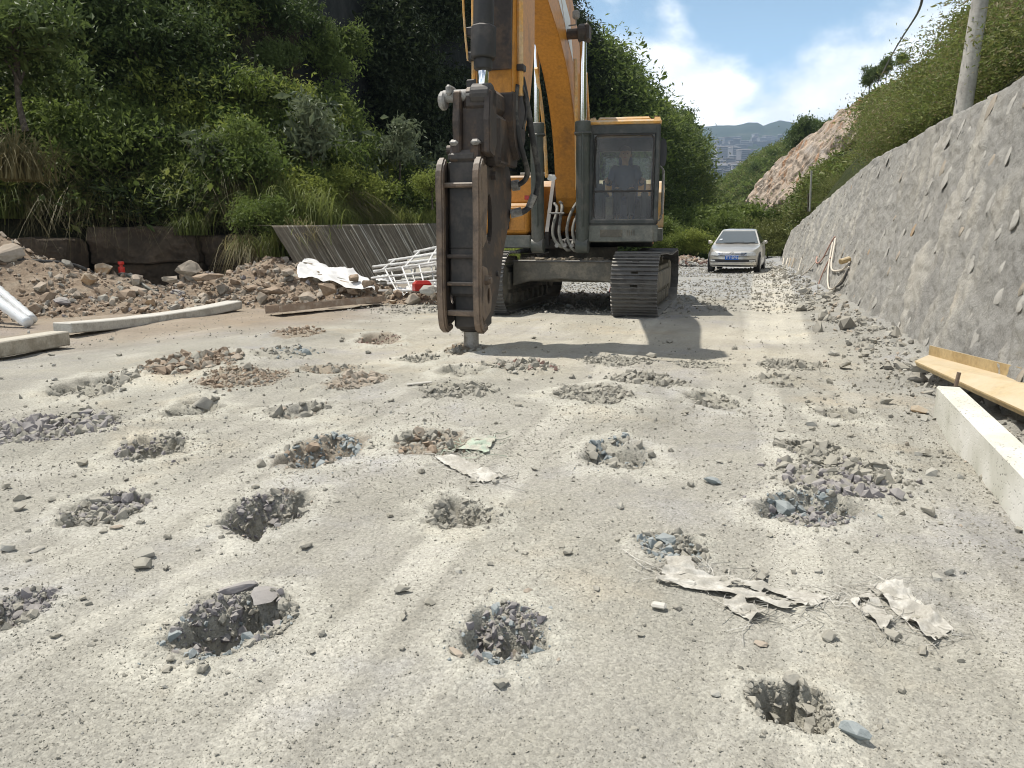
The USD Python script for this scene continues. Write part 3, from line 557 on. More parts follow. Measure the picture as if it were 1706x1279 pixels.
# green spur behind the quarry, far hills and the land of the town
SPUR = [[at(1205, 385, 150), at(1205, 352, 155), at(1206, 330, 165), at(1206, 322, 190)], [at(1235, 372, 150), at(1235, 345, 156), at(1240, 312, 168), at(1240, 306, 190)],
        [at(1262, 360, 150), at(1262, 330, 158), at(1270, 285, 170), at(1270, 278, 195)], [at(1300, 350, 150), at(1300, 310, 160), at(1310, 262, 172), at(1310, 255, 200)], [at(1400, 330, 150), at(1400, 270, 160), at(1400, 225, 175), at(1400, 220, 200)]]
UP, UN = ruled(SPUR, 60, 40, .8, .15, 31, .3, .6)
struct('spur', surf_mesh(UP), M['green_slope'], smooth=True)
RIDGE = [(900, 225), (1000, 222), (1100, 215), (1187, 209), (1226, 208), (1246, 203), (1262, 204), (1272, 209), (1285, 203), (1299, 199), (1318, 202), (1340, 206), (1362, 209), (1400, 216), (1480, 222), (1600, 226), (1720, 230)]
FH = []
for u, v in RIDGE:
    FH.append([at(u, 420, 860), at(u, 372, 900), at(u, 318, 1000), at(u, 288, 1250), at(u, 262, 1700), at(u, 243, 2200), at(u, 225 + (v - 205) * .5, 2700), at(u, v, 3100), at(u, v + 12, 3700)])
HP, HN = ruled(FH, 260, 90, 9.0, .004, 41, 4.0, .016)
mat('far_hill', {'g': ('geometry', {}), 'n': ('noise_texture', {'scale': .012, 'detail': 9.0, 'roughness': .68}), 'r': ('rgb_ramp', {'ramp': [(.3, (.015, .026, .016)), (.55, (.035, .048, .028)), (.7, (.08, .08, .06))]}), 'b': ('bump', {'strength': .8, 'distance': 25.0}), 'p': ('principled_bsdf', {'roughness': 1.0, 'specular_ior_level': .1})},
    [('g.position', 'n.vector'), ('n.fac', 'r.fac'), ('r.color', 'p.base_color'), ('n.fac', 'b.height'), ('b.normal', 'p.normal')])
struct('far_hills', surf_mesh(HP), M['far_hill'], smooth=True)

# ---- the stone wall on the right: mortar skin with its stones standing proud
mat('wall_mortar', {'g': ('geometry', {}), 'at': ('attribute', {'attribute': 'tint'}), 'n': ('noise_texture', {'scale': 1.1, 'detail': 9.0, 'roughness': .65}), 'r': ('rgb_ramp', {'ramp': [(.3, (.86, .86, .87)), (.5, (1.0, 1.0, 1.0)), (.72, (1.12, 1.1, 1.06))]}),
    'n2': ('noise_texture', {'scale': 48.0, 'detail': 6.0, 'roughness': .75}), 'mv': ('map_range', {'from_min': .3, 'from_max': .7, 'to_min': .7, 'to_max': 1.22}), 'c': ('mix', {'mix_type': 'multiply', 'fac': 1.0}), 'c0': ('mix', {'mix_type': 'multiply', 'fac': 1.0}),
    'n3': ('noise_texture', {'scale': 17.0, 'detail': 7.0, 'roughness': .7}), 'b': ('bump', {'strength': .8, 'distance': .022}), 'b2': ('bump', {'strength': .8, 'distance': .05}), 'p': ('principled_bsdf', {'roughness': .95, 'specular_ior_level': .15})},
    [('g.position', k + '.vector') for k in ('n', 'n2', 'n3')] + [('n.fac', 'r.fac'), ('at.color', 'c0.color1'), ('r.color', 'c0.color2'), ('c0.color', 'c.color1'), ('n2.fac', 'mv.value'), ('mv.result', 'c.color2'), ('c.color', 'p.base_color'), ('n2.fac', 'b.height'), ('n3.fac', 'b2.height'), ('b2.normal', 'b.normal'), ('b.normal', 'p.normal')])
def wall_pt(y, t):
    """Point of the wall face at distance y, t = 0 foot to 1 top (numpy)."""
    h = np.interp(y, [0, 16, 21, 33], [2.80, 2.78, 2.45, 1.48])
    return np.stack([WALL_X(y) + .29 * h * t, y + 0 * t, -.06 + (h + .06) * t], -1)
WN = np.array([-.91, .26, .29]); WN /= np.linalg.norm(WN)
def wall_rough(p): return .05 * n3(p, .8, 61, 3) * 2 + .034 * n3(p, 3.2, 62, 4) * 2 + .034 * n3(p, 11, 63, 4) * 2
wy = [2.6]
while wy[-1] < 33.4: wy.append(wy[-1] + .016 + .0042 * (wy[-1] - 2.6))
wy = np.array(wy); wtv = np.linspace(0, 1, 96)
YY, TT = np.meshgrid(wy, wtv, indexing='ij'); WP = wall_pt(YY, TT)
LEAN = (YY - .33 * TT * 2.8)
def exposed(y, t): 
    q = y - .30 * t * 2.8 * 1.3; return sstep(.05, .17, nz(q * 3.4, t * 3.6, 1.0, 66, 2) + .25 * nz(q * 9, t * 9, 1.0, 67, 2))
EXP = exposed(YY, TT); WP = WP + WN * (wall_rough(WP) + .022 * EXP)[..., None]
_gr = .10 * nz(YY * 1.3, TT * 2, 1.0, 68, 3)
WTINT = np.clip(np.array([.335, .326, .30])[None, None] * (1 + _gr[..., None]) * (1 - EXP[..., None]) + EXP[..., None] * (np.array([.42, .40, .355]) * (1 + .55 * nz(YY * 2.4, TT * 3, 1.0, 69, 2)[..., None]) + np.array([.05, .0, -.04]) * sstep(.30, .38, nz(YY * .8, TT * 2, 1.0, 70, 2))[..., None] * 1.4), 0, 1)
capw = np.array([.045, .30, .5]); cap = [WP[:, -1] + [c * .95, -.26 * c, .03 - .05 * k] for k, c in enumerate(capw)]
WPc = np.concatenate([WP] + [c[:, None] for c in cap], 1)
wall = thing('stone_wall', 'long leaning grey stone retaining wall along the right road edge', 'wall')
part(wall, 'mortar_face', surf_mesh(WPc), M['wall_mortar'], smooth=True, color=np.concatenate([WTINT] + [WTINT[:, -1:]] * len(cap), 1).reshape(-1, 3))
endc = np.array([WPc[-1, 0], WPc[-1, 40], WPc[-1, -4], WPc[-1, -1], WPc[-1, -1] + [0, 0, -1.6]]); part(wall, 'end_face', (np.vstack([endc, endc + [.1, .4, 0]]), np.array([[0, 1, 2], [0, 2, 3], [0, 3, 4], [5, 7, 6]])), M['wall_mortar'])
rng = np.random.default_rng(8)
mat('wall_stone', {'g': ('geometry', {}), 'oi': ('object_info', {}), 'n': ('noise_texture', {'scale': 9.0, 'detail': 7.0, 'roughness': .7}), 'r': ('rgb_ramp', {'ramp': [(.3, (.29, .28, .255)), (.5, (.355, .342, .31)), (.72, (.43, .412, .37))]}),
    'b': ('bump', {'strength': .7, 'distance': .03}), 'p': ('principled_bsdf', {'roughness': .9, 'specular_ior_level': .2})}, [('g.position', 'n.vector'), ('n.fac', 'r.fac'), ('r.color', 'p.base_color'), ('n.fac', 'b.height'), ('b.normal', 'p.normal')])
done = []
for k in range(900):
    y = 3.2 + 27 * rng.random() ** 1.7; t = rng.uniform(.03, .95); h = wall_h(y)
    L = rng.uniform(.13, .36) * (1.3 if rng.random() < .2 else 1) ; W = L * rng.uniform(.34, .7)
    p = wall_pt(np.array(y), np.array(t))
    if any(np.linalg.norm(p - q) < (L + l) * .62 for q, l in done): continue
    done.append((p, L))
    if len(done) > 285: break
    sp = stone(rng, .8, 34); t_ = trimesh.Trimesh(*sp).subdivide(); trimesh.smoothing.filter_laplacian(t_, iterations=2); sp = (np.array(t_.vertices), np.array(t_.faces)); v = sp[0] * (1 + .5 * n3(sp[0] * 1.0 + k, 2.5, 7, 3)[:, None]) * [W * .62, 0.017 + .006 * rng.random(), L * .60]
    tl = -.30 + rng.uniform(-.25, .25); c, s = math.cos(tl), math.sin(tl)     # the stones lean along the slope of the wall
    tx = np.array([.274, .962, 0]); up = np.array([.29, -.08, .95]); up /= np.linalg.norm(up)
    a, b = tx * c + up * s, up * c - tx * s
    pw = p + WN * (float(wall_rough(p[None])[0]) - .003)
    V = pw + v[:, :1] * a + v[:, 1:2] * (-WN) * -1 + v[:, 2:3] * b
    q = rng.random(); ma = 'wall_stone' if q < .84 else 'rock_tan' if q < .985 else 'rock_orange'
    part(wall, 'stone', (V, sp[1]), M[ma], 40)
# ---------------------------------------------------------------- vegetation
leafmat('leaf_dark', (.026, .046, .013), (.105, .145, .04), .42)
leafmat('leaf_shade', (.012, .020, .008), (.045, .062, .022), .3)  # darkened leaf copy: shade of recesses and cliff put into its colour
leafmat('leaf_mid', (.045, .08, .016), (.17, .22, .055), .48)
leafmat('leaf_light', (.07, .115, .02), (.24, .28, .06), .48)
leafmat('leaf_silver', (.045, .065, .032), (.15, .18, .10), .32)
leafmat('grass_green', (.065, .10, .022), (.235, .265, .075), .48, dry=(.22, .19, .09))
leafmat('grass_dry', (.09, .085, .036), (.26, .225, .11), .42, dry=(.25, .20, .11))
leafmat('shrub_olive', (.05, .068, .017), (.175, .19, .055), .36, dry=(.17, .12, .05))
worn('bark', (.06, .048, .035), (.12, .10, .08), rough=.95, scale=14, bump=.6, dist=.02)
def leaves(rng, C, rad, per, size, ratio=.42, droop=.25, squash=.8):
    """Leaf-sized folded blades clustered round the twig ends C."""
    n = len(C) * per; c = np.repeat(C, per, 0) + rng.normal(size=(n, 3)) * np.repeat(np.broadcast_to(rad, len(C)), per)[:, None] * [1, 1, squash]
    d = rng.normal(size=(n, 3)); d[:, 2] -= droop; d /= np.linalg.norm(d, axis=1, keepdims=True)
    nn = rng.normal(size=(n, 3)) * .75 + [0, 0, 1]; s = np.cross(d, nn); s /= np.linalg.norm(s, axis=1, keepdims=True) + 1e-9; up = np.cross(s, d)
    L = size * np.exp(rng.normal(0, .28, n))[:, None]
    V = np.stack([c - d * L * .5, c + s * L * ratio * .5 + up * L * .06, c + d * L * .55 - up * L * .08, c - s * L * ratio * .5 + up * L * .06], 1).reshape(-1, 3)
    i = np.arange(n)[:, None] * 4
    return V, np.vstack([i + [0, 1, 2], i + [0, 2, 3]])
def blades(rng, n, L, spread, w=.012, seg=4, base=.12, lean=(0, 0), sag=0.0):
    a = rng.uniform(0, 2 * np.pi, n); out = rng.uniform(.25, 1, n) * spread; ln = L * rng.uniform(.55, 1.1, n)
    p0 = np.stack([rng.normal(0, base, n), rng.normal(0, base, n), np.zeros(n)], 1); hd = np.stack([np.cos(a) + lean[0], np.sin(a) + lean[1], 0 * a], 1); sd = np.stack([-np.sin(a), np.cos(a), 0 * a], 1)
    V = []
    for k in range(seg + 1):
        t = k / seg; h = np.sin(np.minimum(t * (1.1 + .9 * out), 2.4)) / (1.0 + .3 * out); r = out * t ** 1.6
        p = p0 + hd * (r * ln)[:, None]; p[:, 2] += h * ln * (1 - .25 * out) - sag * t ** 2.2 * ln * out
        ww = w * (1 - t) ** .7 * rng.uniform(.9, 1.1, n) + .0008
        V += [p - sd * ww[:, None], p + sd * ww[:, None]]
    V = np.stack(V, 1).reshape(-1, 3); F = []; i = np.arange(n) * 2 * (seg + 1)
    for k in range(seg): F += [np.stack([i + 2 * k, i + 2 * k + 1, i + 2 * k + 3], 1), np.stack([i + 2 * k, i + 2 * k + 3, i + 2 * k + 2], 1)]
    return V, np.vstack(F)
def crown(rng, lobes, nc, per, size, rad=.16, ratio=.42, hollow=.55, droop=.25):
    """lobes: (x, y, z, r) balls whose outer shells carry the twig ends."""
    C = []
    tot = sum(l[3] ** 2 for l in lobes)
    for (x, y, z, r) in lobes:
        k = max(3, int(nc * r * r / tot)); d = rng.normal(size=(k, 3)); d /= np.linalg.norm(d, axis=1, keepdims=True); d[:, 2] = np.where(d[:, 2] < -.35, -d[:, 2] * .6, d[:, 2])
        C.append(np.array([x, y, z]) + d * r * (rng.uniform(hollow ** 2, 1.12, k) ** .5)[:, None])
    C = np.vstack(C); return leaves(rng, C, rad * rng.uniform(.6, 1.4, len(C)), per, size, ratio, droop), C
def limbs(rng, C, trunk_h, r0, base=(0, 0, 0), n=14, lean=(0, 0)):
    b = np.asarray(base, float); top = b + [lean[0], lean[1], trunk_h]
    ms = [tube([b - [0, 0, .25], b + (top - b) * .5 + rng.normal(0, .04 * trunk_h, 3) * [1, 1, 0], top], np.linspace(r0, r0 * .5, 8), 8, 8)]
    for c in C[rng.choice(len(C), min(n, len(C)), replace=False)]:
        s = b + (top - b) * rng.uniform(.45, 1); m = (s + c) / 2 + rng.normal(0, .08, 3) + [0, 0, .1]
        ms.append(tube([s, m, c], np.linspace(r0 * .42, r0 * .1, 6), 5, 6))
    return cat(*ms)
def lobes_of(rng, R, H, z0, n):
    L = []
    for k in range(n):
        a = rng.uniform(0, 6.28); q = rng.uniform(.1, .75) * R; z = z0 + rng.random() * H
        L.append((q * math.cos(a), q * math.sin(a), z, R * rng.uniform(.38, .62) * (1 - .3 * (z - z0) / H)))
    return L
PROTO = {}
def make_bush(name, seed, R, H, z0, nl, nc, per, size, m, rad=.16, ratio=.42, trunk=.05, droop=.25):
    rng = np.random.default_rng(seed); (V, F), C = crown(rng, lobes_of(rng, R, H, z0, nl), nc, per, size, rad, ratio, droop=droop)
    p = proto(name); part(p, 'trunk', limbs(rng, C, z0 + H * .5, trunk), M['bark']); part(p, 'crown', (V, F), M[m]); PROTO[name] = p; return p
make_bush('dark_tree_form', 1, 1.9, 3.0, 1.6, 15, 620, 13, .16, 'leaf_dark', .24, .45, .10)
make_bush('green_tree_form', 2, 1.7, 2.6, 1.3, 14, 560, 14, .14, 'leaf_mid', .22, .42, .08)
make_bush('dark_bush_form', 3, 1.1, 1.0, .4, 10, 420, 14, .115, 'leaf_dark', .16, .42, .05)
make_bush('green_bush_form', 4, 1.0, .9, .35, 10, 420, 14, .10, 'leaf_mid', .15, .40, .05)
make_bush('light_bush_form', 5, .8, .7, .25, 9, 340, 14, .085, 'leaf_light', .12, .40, .035)
make_bush('broad_leaf_form', 6, .85, 1.2, .4, 9, 150, 9, .20, 'leaf_silver', .16, .38, .035, .5)
make_bush('olive_shrub_form', 7, .95, .7, .2, 11, 460, 14, .085, 'shrub_olive', .15, .36, .03)
make_bush('far_tree_form', 8, 2.0, 2.6, 1.4, 13, 520, 9, .26, 'leaf_dark', .30, .55, .12)
make_bush('far_green_form', 9, 1.5, 1.3, .6, 11, 420, 9, .22, 'leaf_mid', .26, .5, .08)
for nm, sd, nb, L, sp, m in (('grass_tuft_form', 11, 420, 1.15, .95, 'grass_green'), ('dry_tuft_form', 12, 420, 1.2, 1.05, 'grass_dry'), ('short_grass_form', 13, 300, .5, .7, 'grass_green')):
    p = proto(nm); part(p, 'blades', blades(np.random.default_rng(sd), nb, L, sp, .010 if L > 1 else .007, 5, .22 if L > 1 else .12, sag=.55 if L > 1 else .1), M[m]); PROTO[nm] = p
p = proto('hanging_grass_form'); part(p, 'blades', blades(np.random.default_rng(15), 520, 1.15, 1.25, .010, 6, .30, (.15, -.9), 1.25), M['grass_dry']); part(p, 'green_blades', blades(np.random.default_rng(16), 300, 1.0, 1.1, .010, 6, .28, (.15, -.8), .9), M['grass_green']); PROTO['hanging_grass_form'] = p
rng = np.random.default_rng(2024)
def zone(p, k):
    u, v = proj(p); a = {'dark': 'dark ', 'gree': 'mid green ', 'ligh': 'yellow green ', 'oliv': 'olive ', 'broa': '', 'dry_': 'straw coloured ', 'gras': 'green ', 'hang': '', 'far_': 'dense '}.get(k[:4], '')
    if p[0] < 2 and p[1] < 36: x = 'near the left picture edge' if u < 170 else 'above the tall left heap' if u < 300 else 'above the long spoil heap' if u < 430 else 'above the end of the block wall' if u < 540 else 'above the streaked wall' if u < 660 else 'just left of the breaker'; h = 'low' if p[2] < 3 else 'halfway up' if p[2] < 6 else 'high'
    elif u < 1240 and p[0] < RP[:, 0, 0].max() and p[1] > 36 and u < 1236: x = 'behind the digger boom' if u < 990 else 'behind the cab' if u < 1110 else 'right of the cab' if u < 1180 else 'next to the gap with the town'; h = 'low' if p[2] < 3 else 'halfway up' if p[2] < 7 else 'high'
    else: x = 'over the far end of the wall' if u < 1400 else 'over the middle of the wall' if u < 1520 else 'left of the pole' if u < 1600 else 'right of the pole'; h = 'low' if p[2] < 4.5 else 'halfway up' if p[2] < 7 else 'high'
    return a, h + ' ' + x
def many(n, surf, ok, kinds, name, label, catg, group, smin=.8, smax=1.3, mind=.8, sink=.25):
    pts, nn = sample(surf, n * 14, rng, ok); got = []
    for p, q in zip(pts, nn):
        if all((abs(p - g) > mind).any() for g in got):
            got.append(p); k = kinds[rng.integers(len(kinds))]; s = rng.uniform(smin, smax)
            zz = zone(p, k); copy(PROTO[k], name, zz[0] + label + ' ' + zz[1], catg, p - [0, 0, sink * s], rng.uniform(0, 6.28), s * np.array([1, 1, rng.uniform(.85, 1.2)]), group, None)
        if len(got) >= n: break
inview = lambda p, m=60: ~((proj(p)[:, 0] > 575 + 25 * np.sin(p[:, 2] * 2)) & (p[:, 2] > 3.3) & (p[:, 1] < 36) & (p[:, 0] < 2)) & (proj(p)[:, 0] > -m) & (proj(p)[:, 0] < 1706 + m) & (proj(p)[:, 1] > -m - 60)
# left hillside: trees, bushes and tufts one by one ...
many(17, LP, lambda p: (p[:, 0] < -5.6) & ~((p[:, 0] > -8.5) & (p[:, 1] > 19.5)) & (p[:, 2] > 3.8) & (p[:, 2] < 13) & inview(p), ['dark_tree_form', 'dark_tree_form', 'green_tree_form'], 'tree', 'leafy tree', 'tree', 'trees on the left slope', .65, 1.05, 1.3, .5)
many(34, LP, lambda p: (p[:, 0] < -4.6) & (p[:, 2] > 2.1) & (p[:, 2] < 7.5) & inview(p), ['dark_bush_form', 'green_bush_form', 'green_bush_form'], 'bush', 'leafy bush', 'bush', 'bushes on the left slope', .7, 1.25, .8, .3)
many(14, LP, lambda p: (p[:, 0] < -2.0) & (p[:, 2] > 1.8) & (p[:, 2] < 4.2) & inview(p), ['broad_leaf_form'], 'broad_leaved_bush', 'broad leaved silvery bush', 'bush', 'broad leaved bushes at left', .6, 1.0, .8, .2)
many(52, LP, lambda p: (p[:, 0] < -4.9) & (p[:, 2] > 1.6) & (p[:, 2] < 4.6) & inview(p), ['dry_tuft_form', 'grass_tuft_form', 'grass_tuft_form'], 'grass_tuft', 'arching grass tuft', 'grass', 'grass tufts over the left bank', .8, 1.35, .45, .1)
many(20, LP, lambda p: (p[:, 0] < -4.6) & (p[:, 2] > 1.75) & (p[:, 2] < 2.5) & inview(p), ['hanging_grass_form'], 'hanging_grass', 'brownish grass curtain', 'grass', 'hanging grass over the block wall', .55, .95, .45, -.1)
many(30, LP, lambda p: (p[:, 0] < -4.4) & (p[:, 0] > -12) & (p[:, 2] > 1.9) & (p[:, 2] < 4.6) & inview(p), ['light_bush_form', 'green_bush_form'], 'sunlit_bush', 'sunlit bush', 'bush', 'sunlit bushes on the left slope', .8, 1.4, .8, .15)  # paler yellow green leaves put the sunlit tops into the colour
# ... and the undergrowth that nobody could count
def leafpad(seed, R, nc, per, size, droop=.3):
    r = np.random.default_rng(seed); C = r.normal(size=(nc, 3)) * [R, R, R * .55]; return leaves(r, C, .13, per, size, .42, droop)
FINE = None
PADS = {k: leafpad(60 + i, .42, 26, 9, s) for i, (k, s) in enumerate((('a', .12), ('b', .10), ('c', .15), ('f', .062), ('h', .05)))}
def undergrowth(name, surf, n, ok, mats, label, smin=.7, smax=1.5, lift=.15, shapes='abc', catg='undergrowth'):
    p, nn = sample(surf, n, rng, ok); pr = [(PADS[s], M[m], False) for m in mats for s in shapes]
    ax = np.zeros((len(p), 3)); ax[:, 2] = 1
    sc = rng.uniform(smin, smax, len(p)); sc = np.stack([sc, sc, sc * .8], 1)
    scatter(name, pr, p + nn * np.sign(nn[:, 2:3] + 1e-6) * lift, rng.integers(0, len(pr), len(p)), quat(ax, rng.uniform(0, 6.28, len(p))), sc, label=label, cat=catg)
gap = lambda p: n3(p, .42, 71, 3) > .01
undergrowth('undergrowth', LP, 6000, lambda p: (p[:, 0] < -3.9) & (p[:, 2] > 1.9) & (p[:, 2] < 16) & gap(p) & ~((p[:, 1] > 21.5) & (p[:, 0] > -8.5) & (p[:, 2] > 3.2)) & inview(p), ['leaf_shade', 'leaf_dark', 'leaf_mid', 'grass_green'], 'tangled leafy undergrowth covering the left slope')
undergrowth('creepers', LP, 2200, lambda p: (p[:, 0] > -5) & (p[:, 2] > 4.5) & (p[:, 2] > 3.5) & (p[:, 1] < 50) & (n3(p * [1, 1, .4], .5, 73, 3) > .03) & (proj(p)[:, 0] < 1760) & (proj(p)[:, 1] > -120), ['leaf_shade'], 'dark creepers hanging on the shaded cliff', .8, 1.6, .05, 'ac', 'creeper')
ledge = lambda p: (p[:, 0] > -5.2) & (p[:, 0] < 1) & (p[:, 2] > 1.45) & (p[:, 2] < 3.4) & (p[:, 1] < 33)
lp, ln_ = sample(LP, 2600, rng, ledge)
bl = [blades(np.random.default_rng(90 + k), 46, .5, .8, .008, 3) for k in range(3)]
ax = np.tile([0, 0, 1.0], (len(lp), 1))
scatter('ledge_grass', [(b, M['grass_green'], False) for b in bl], lp, rng.integers(0, 3, len(lp)), quat(ax, rng.uniform(0, 6.28, len(lp))), rng.uniform(.7, 1.3, len(lp)), label='bright green grass on the ledge above the streaked wall', cat='grass')
many(24, LP, lambda p: ledge(p) & (p[:, 2] > 1.7), ['light_bush_form', 'light_bush_form', 'light_bush_form', 'broad_leaf_form'], 'ledge_bush', 'sunlit bush on the ledge', 'bush', 'sunlit bushes on the ledge', .6, 1.1, .5, .1)
# trees on the cliff edge and the foot of the spur right of the digger
many(40, LP, lambda p: (p[:, 0] > 4.5) & (p[:, 1] > 38) & (p[:, 2] > 5.5) & (p[:, 2] < 12.5) & inview(p), ['far_tree_form', 'far_green_form', 'dark_tree_form'], 'cliff_tree', 'leafy tree on the cliff', 'tree', 'trees on the far cliff', .55, .95, 1.3, .7)
many(44, LP, lambda p: (p[:, 0] > 6) & (p[:, 1] > 42) & (p[:, 2] > -.6) & (p[:, 2] < 7) & inview(p), ['far_green_form', 'far_tree_form', 'far_green_form'], 'valley_bush', 'leafy bush at the far cliff foot', 'bush', 'bushes below the far cliff', .6, 1.1, 1.2, .4)
undergrowth('cliff_growth', LP, 3600, lambda p: (p[:, 0] > 4) & (p[:, 1] > 36) & (p[:, 2] < 13) & (n3(p, .25, 75, 3) > -.16), ['leaf_dark', 'leaf_mid'], 'mixed green growth covering the far cliff foot', 1.5, 3.2, .3)
# row of low bushes where the road ends behind the car
for u, v, Y, k, s in ((1118, 428, 40, 'light_bush_form', 1.0), (1140, 428, 41, 'light_bush_form', 1.1), (1160, 426, 40, 'light_bush_form', 1.15), (1182, 424, 41, 'green_bush_form', 1.2), (1205, 424, 42, 'green_bush_form', 1.5), (1232, 424, 43, 'olive_shrub_form', 1.7), (1256, 424, 42, 'olive_shrub_form', 1.7),
                      (1278, 424, 41, 'olive_shrub_form', 1.4), (1098, 424, 42, 'green_bush_form', 1.3), (1080, 424, 44, 'light_bush_form', 1.3), (1120, 416, 48, 'green_bush_form', 1.6), (1150, 412, 50, 'far_green_form', 1.1), (1190, 412, 52, 'far_green_form', 1.2), (1228, 412, 52, 'far_green_form', 1.25), (1262, 412, 52, 'far_green_form', 1.1), (1062, 426, 40, 'light_bush_form', 1.0), (1040, 426, 42, 'green_bush_form', 1.0),
                      (905, 424, 30, 'light_bush_form', .9), (870, 424, 28, 'light_bush_form', .8), (850, 426, 26, 'light_bush_form', .7), (935, 424, 33, 'light_bush_form', 1.0), (1010, 424, 40, 'green_bush_form', 1.1), (975, 424, 38, 'light_bush_form', 1.1)):
    p = at(u, v, Y); p[2] = max(min(p[2], .2), -.6)
    copy(PROTO[k], 'roadside_bush', {'lig': 'yellow green', 'gre': 'mid green', 'oli': 'olive', 'far': 'dense dark'}[k[:3]] + ' bush at the road end ' + ('under the digger boom' if u < 960 else 'behind the right track' if u < 1100 else 'left of the car' if u < 1186 else 'behind the car' if u < 1260 else 'between the car and the wall end') + (', further back' if Y > 46 else ''), 'bush', p, u * .7, s, 'bushes at the end of the road')
# right hill: shrubs one by one in front, a carpet behind
_SB = SCPOLY.buffer(7)
offsc = lambda p: np.array([not (_SB.contains(Point(*q)) or _SB.contains(Point(*w))) for q, w in zip(proj(p), proj(p + [0, 0, 1.9]))]) if len(p) else np.zeros(0, bool)
many(95, RP, lambda p: (p[:, 1] > 6) & (p[:, 1] < 46) & (p[:, 2] > 2.4) & inview(p) & ~((proj(p)[:, 0] > 1500) & (p[:, 1] < 13.2)) & (p[:, 0] > WALL_X(p[:, 1]) + 2.0) & offsc(p), ['olive_shrub_form', 'olive_shrub_form', 'green_bush_form'], 'hill_shrub', 'shrub on the right hill', 'shrub', 'shrubs on the right hill', .45, .95, .7, .25)
many(9, RP, lambda p: (p[:, 1] > 11) & (p[:, 1] < 24) & (p[:, 2] > 5.0) & (proj(p)[:, 1] > -80) & (proj(p)[:, 0] > 1668) & inview(p), ['dark_tree_form', 'green_tree_form'], 'hill_tree', 'leafy tree on the right hill', 'tree', 'trees on the right hill', .5, .8, 1.0, .5)
WTOP = lambda p: WALL_X(p[:, 1]) + .29 * 2.8 + .45
polefree = lambda p: ~((proj(p)[:, 0] > 1555) & (proj(p)[:, 0] < 1690) & (p[:, 1] < 11.9)) & ((p[:, 0] > WTOP(p) + .45) | (p[:, 1] > 20))
undergrowth('hill_shrubs', RP, 11000, lambda p: (p[:, 1] > 4) & (p[:, 1] < 50) & inview(p) & polefree(p) & offsc(p), ['shrub_olive', 'leaf_mid', 'shrub_olive', 'grass_dry', 'grass_green'], 'dense olive shrub cover on the hill above the stone wall', .6, 1.25, .10, 'fh')
undergrowth('far_shrubs', RP, 3200, lambda p: (p[:, 1] >= 46) & (p[:, 1] < 130) & inview(p) & offsc(p), ['shrub_olive', 'leaf_mid', 'shrub_olive'], 'shrub cover beside the quarry face', 1.2, 2.4, .2)
undergrowth('spur_shrubs', UP, 2500, lambda p: inview(p), ['leaf_mid', 'shrub_olive'], 'green shrub cover on the spur behind the quarry', 2.5, 5.0, .4)
for u, v, Y, k, s, lb in ((1448, 140, 68, 'far_tree_form', .42, 'dark slender tree on the crest above the quarry face'), (1464, 128, 66, 'far_tree_form', .26, 'small dark tree on the crest right of the slender tree'), (1478, 120, 62, 'far_tree_form', .34, 'dark tree on the crest under the loose cable'), (1504, 106, 52, 'far_green_form', .3, 'round dark tree on the crest right of the cable'),
                          (1340, 240, 100, 'far_tree_form', 1.0, 'bluish tree behind the top of the orange rock'), (1365, 226, 104, 'far_green_form', 1.0, 'darker tree behind the quarry crest'), (1325, 252, 120, 'far_tree_form', 1.0, 'pale tree at the left end of the quarry crest'),
                          (1255, 300, 165, 'far_tree_form', 1.0, 'dark conifer like tree on the green spur'), (1244, 318, 162, 'far_green_form', 1.2, 'round tree low on the green spur'), (1272, 290, 168, 'far_green_form', 1.5, 'broad tree on the green spur below the town'), (1290, 275, 170, 'far_green_form', 1.5, 'broad tree high on the green spur')):
    p = at(u, v, Y); copy(PROTO[k], 'crest_tree', lb, 'tree', p - [0, 0, 2.2 * s if 'far_tree' in k else 1.0 * s], u, (s, s, s * 1.25))
# single plants named for themselves
for u, v, Y, k, s, lb in ((462, 405, 16.6, 'grass_tuft_form', .8, 'green tuft where the block wall meets the streaked wall'), (492, 392, 16.9, 'dry_tuft_form', .8, 'straw tuft at the near end of the streaked wall'), (440, 395, 17.0, 'green_bush_form', .7, 'small green bush at the right end of the block wall'), (520, 384, 17.6, 'short_grass_form', 1.2, 'short green grass on the near top of the streaked wall'), (415, 400, 17.0, 'hanging_grass_form', .6, 'brown grass hanging at the right end of the block wall'), (318, 372, 17.6, 'grass_tuft_form', .75, 'yellow green grass tuft growing out of the brown rock wall'), (455, 330, 18.4, 'grass_tuft_form', 1.3, 'big bright tuft at the end of the earth bank'), (510, 350, 18.2, 'grass_tuft_form', 1.2, 'hanging bright tuft left of the streaked wall'), (420, 300, 18.6, 'green_bush_form', 1.1, 'round green bush above the hanging tuft'),
                          (520, 260, 20.5, 'broad_leaf_form', 1.0, 'pale broad leaved bush in the middle of the left bank'), (665, 270, 25, 'broad_leaf_form', .9, 'broad leaved bush against the dark cliff'), (720, 320, 22.5, 'light_bush_form', .8, 'yellowish bush directly left of the breaker'), (35, 150, 16, 'dark_bush_form', 1.3, 'brownish bush at the left edge of the picture'),
                          (20, 260, 15.5, 'dry_tuft_form', 1.3, 'grey dry grass curtain at the left edge')):
    copy(PROTO[k], 'plant', lb, 'plant', at(u, v, Y) - [0, 0, .35 * s], u, s)
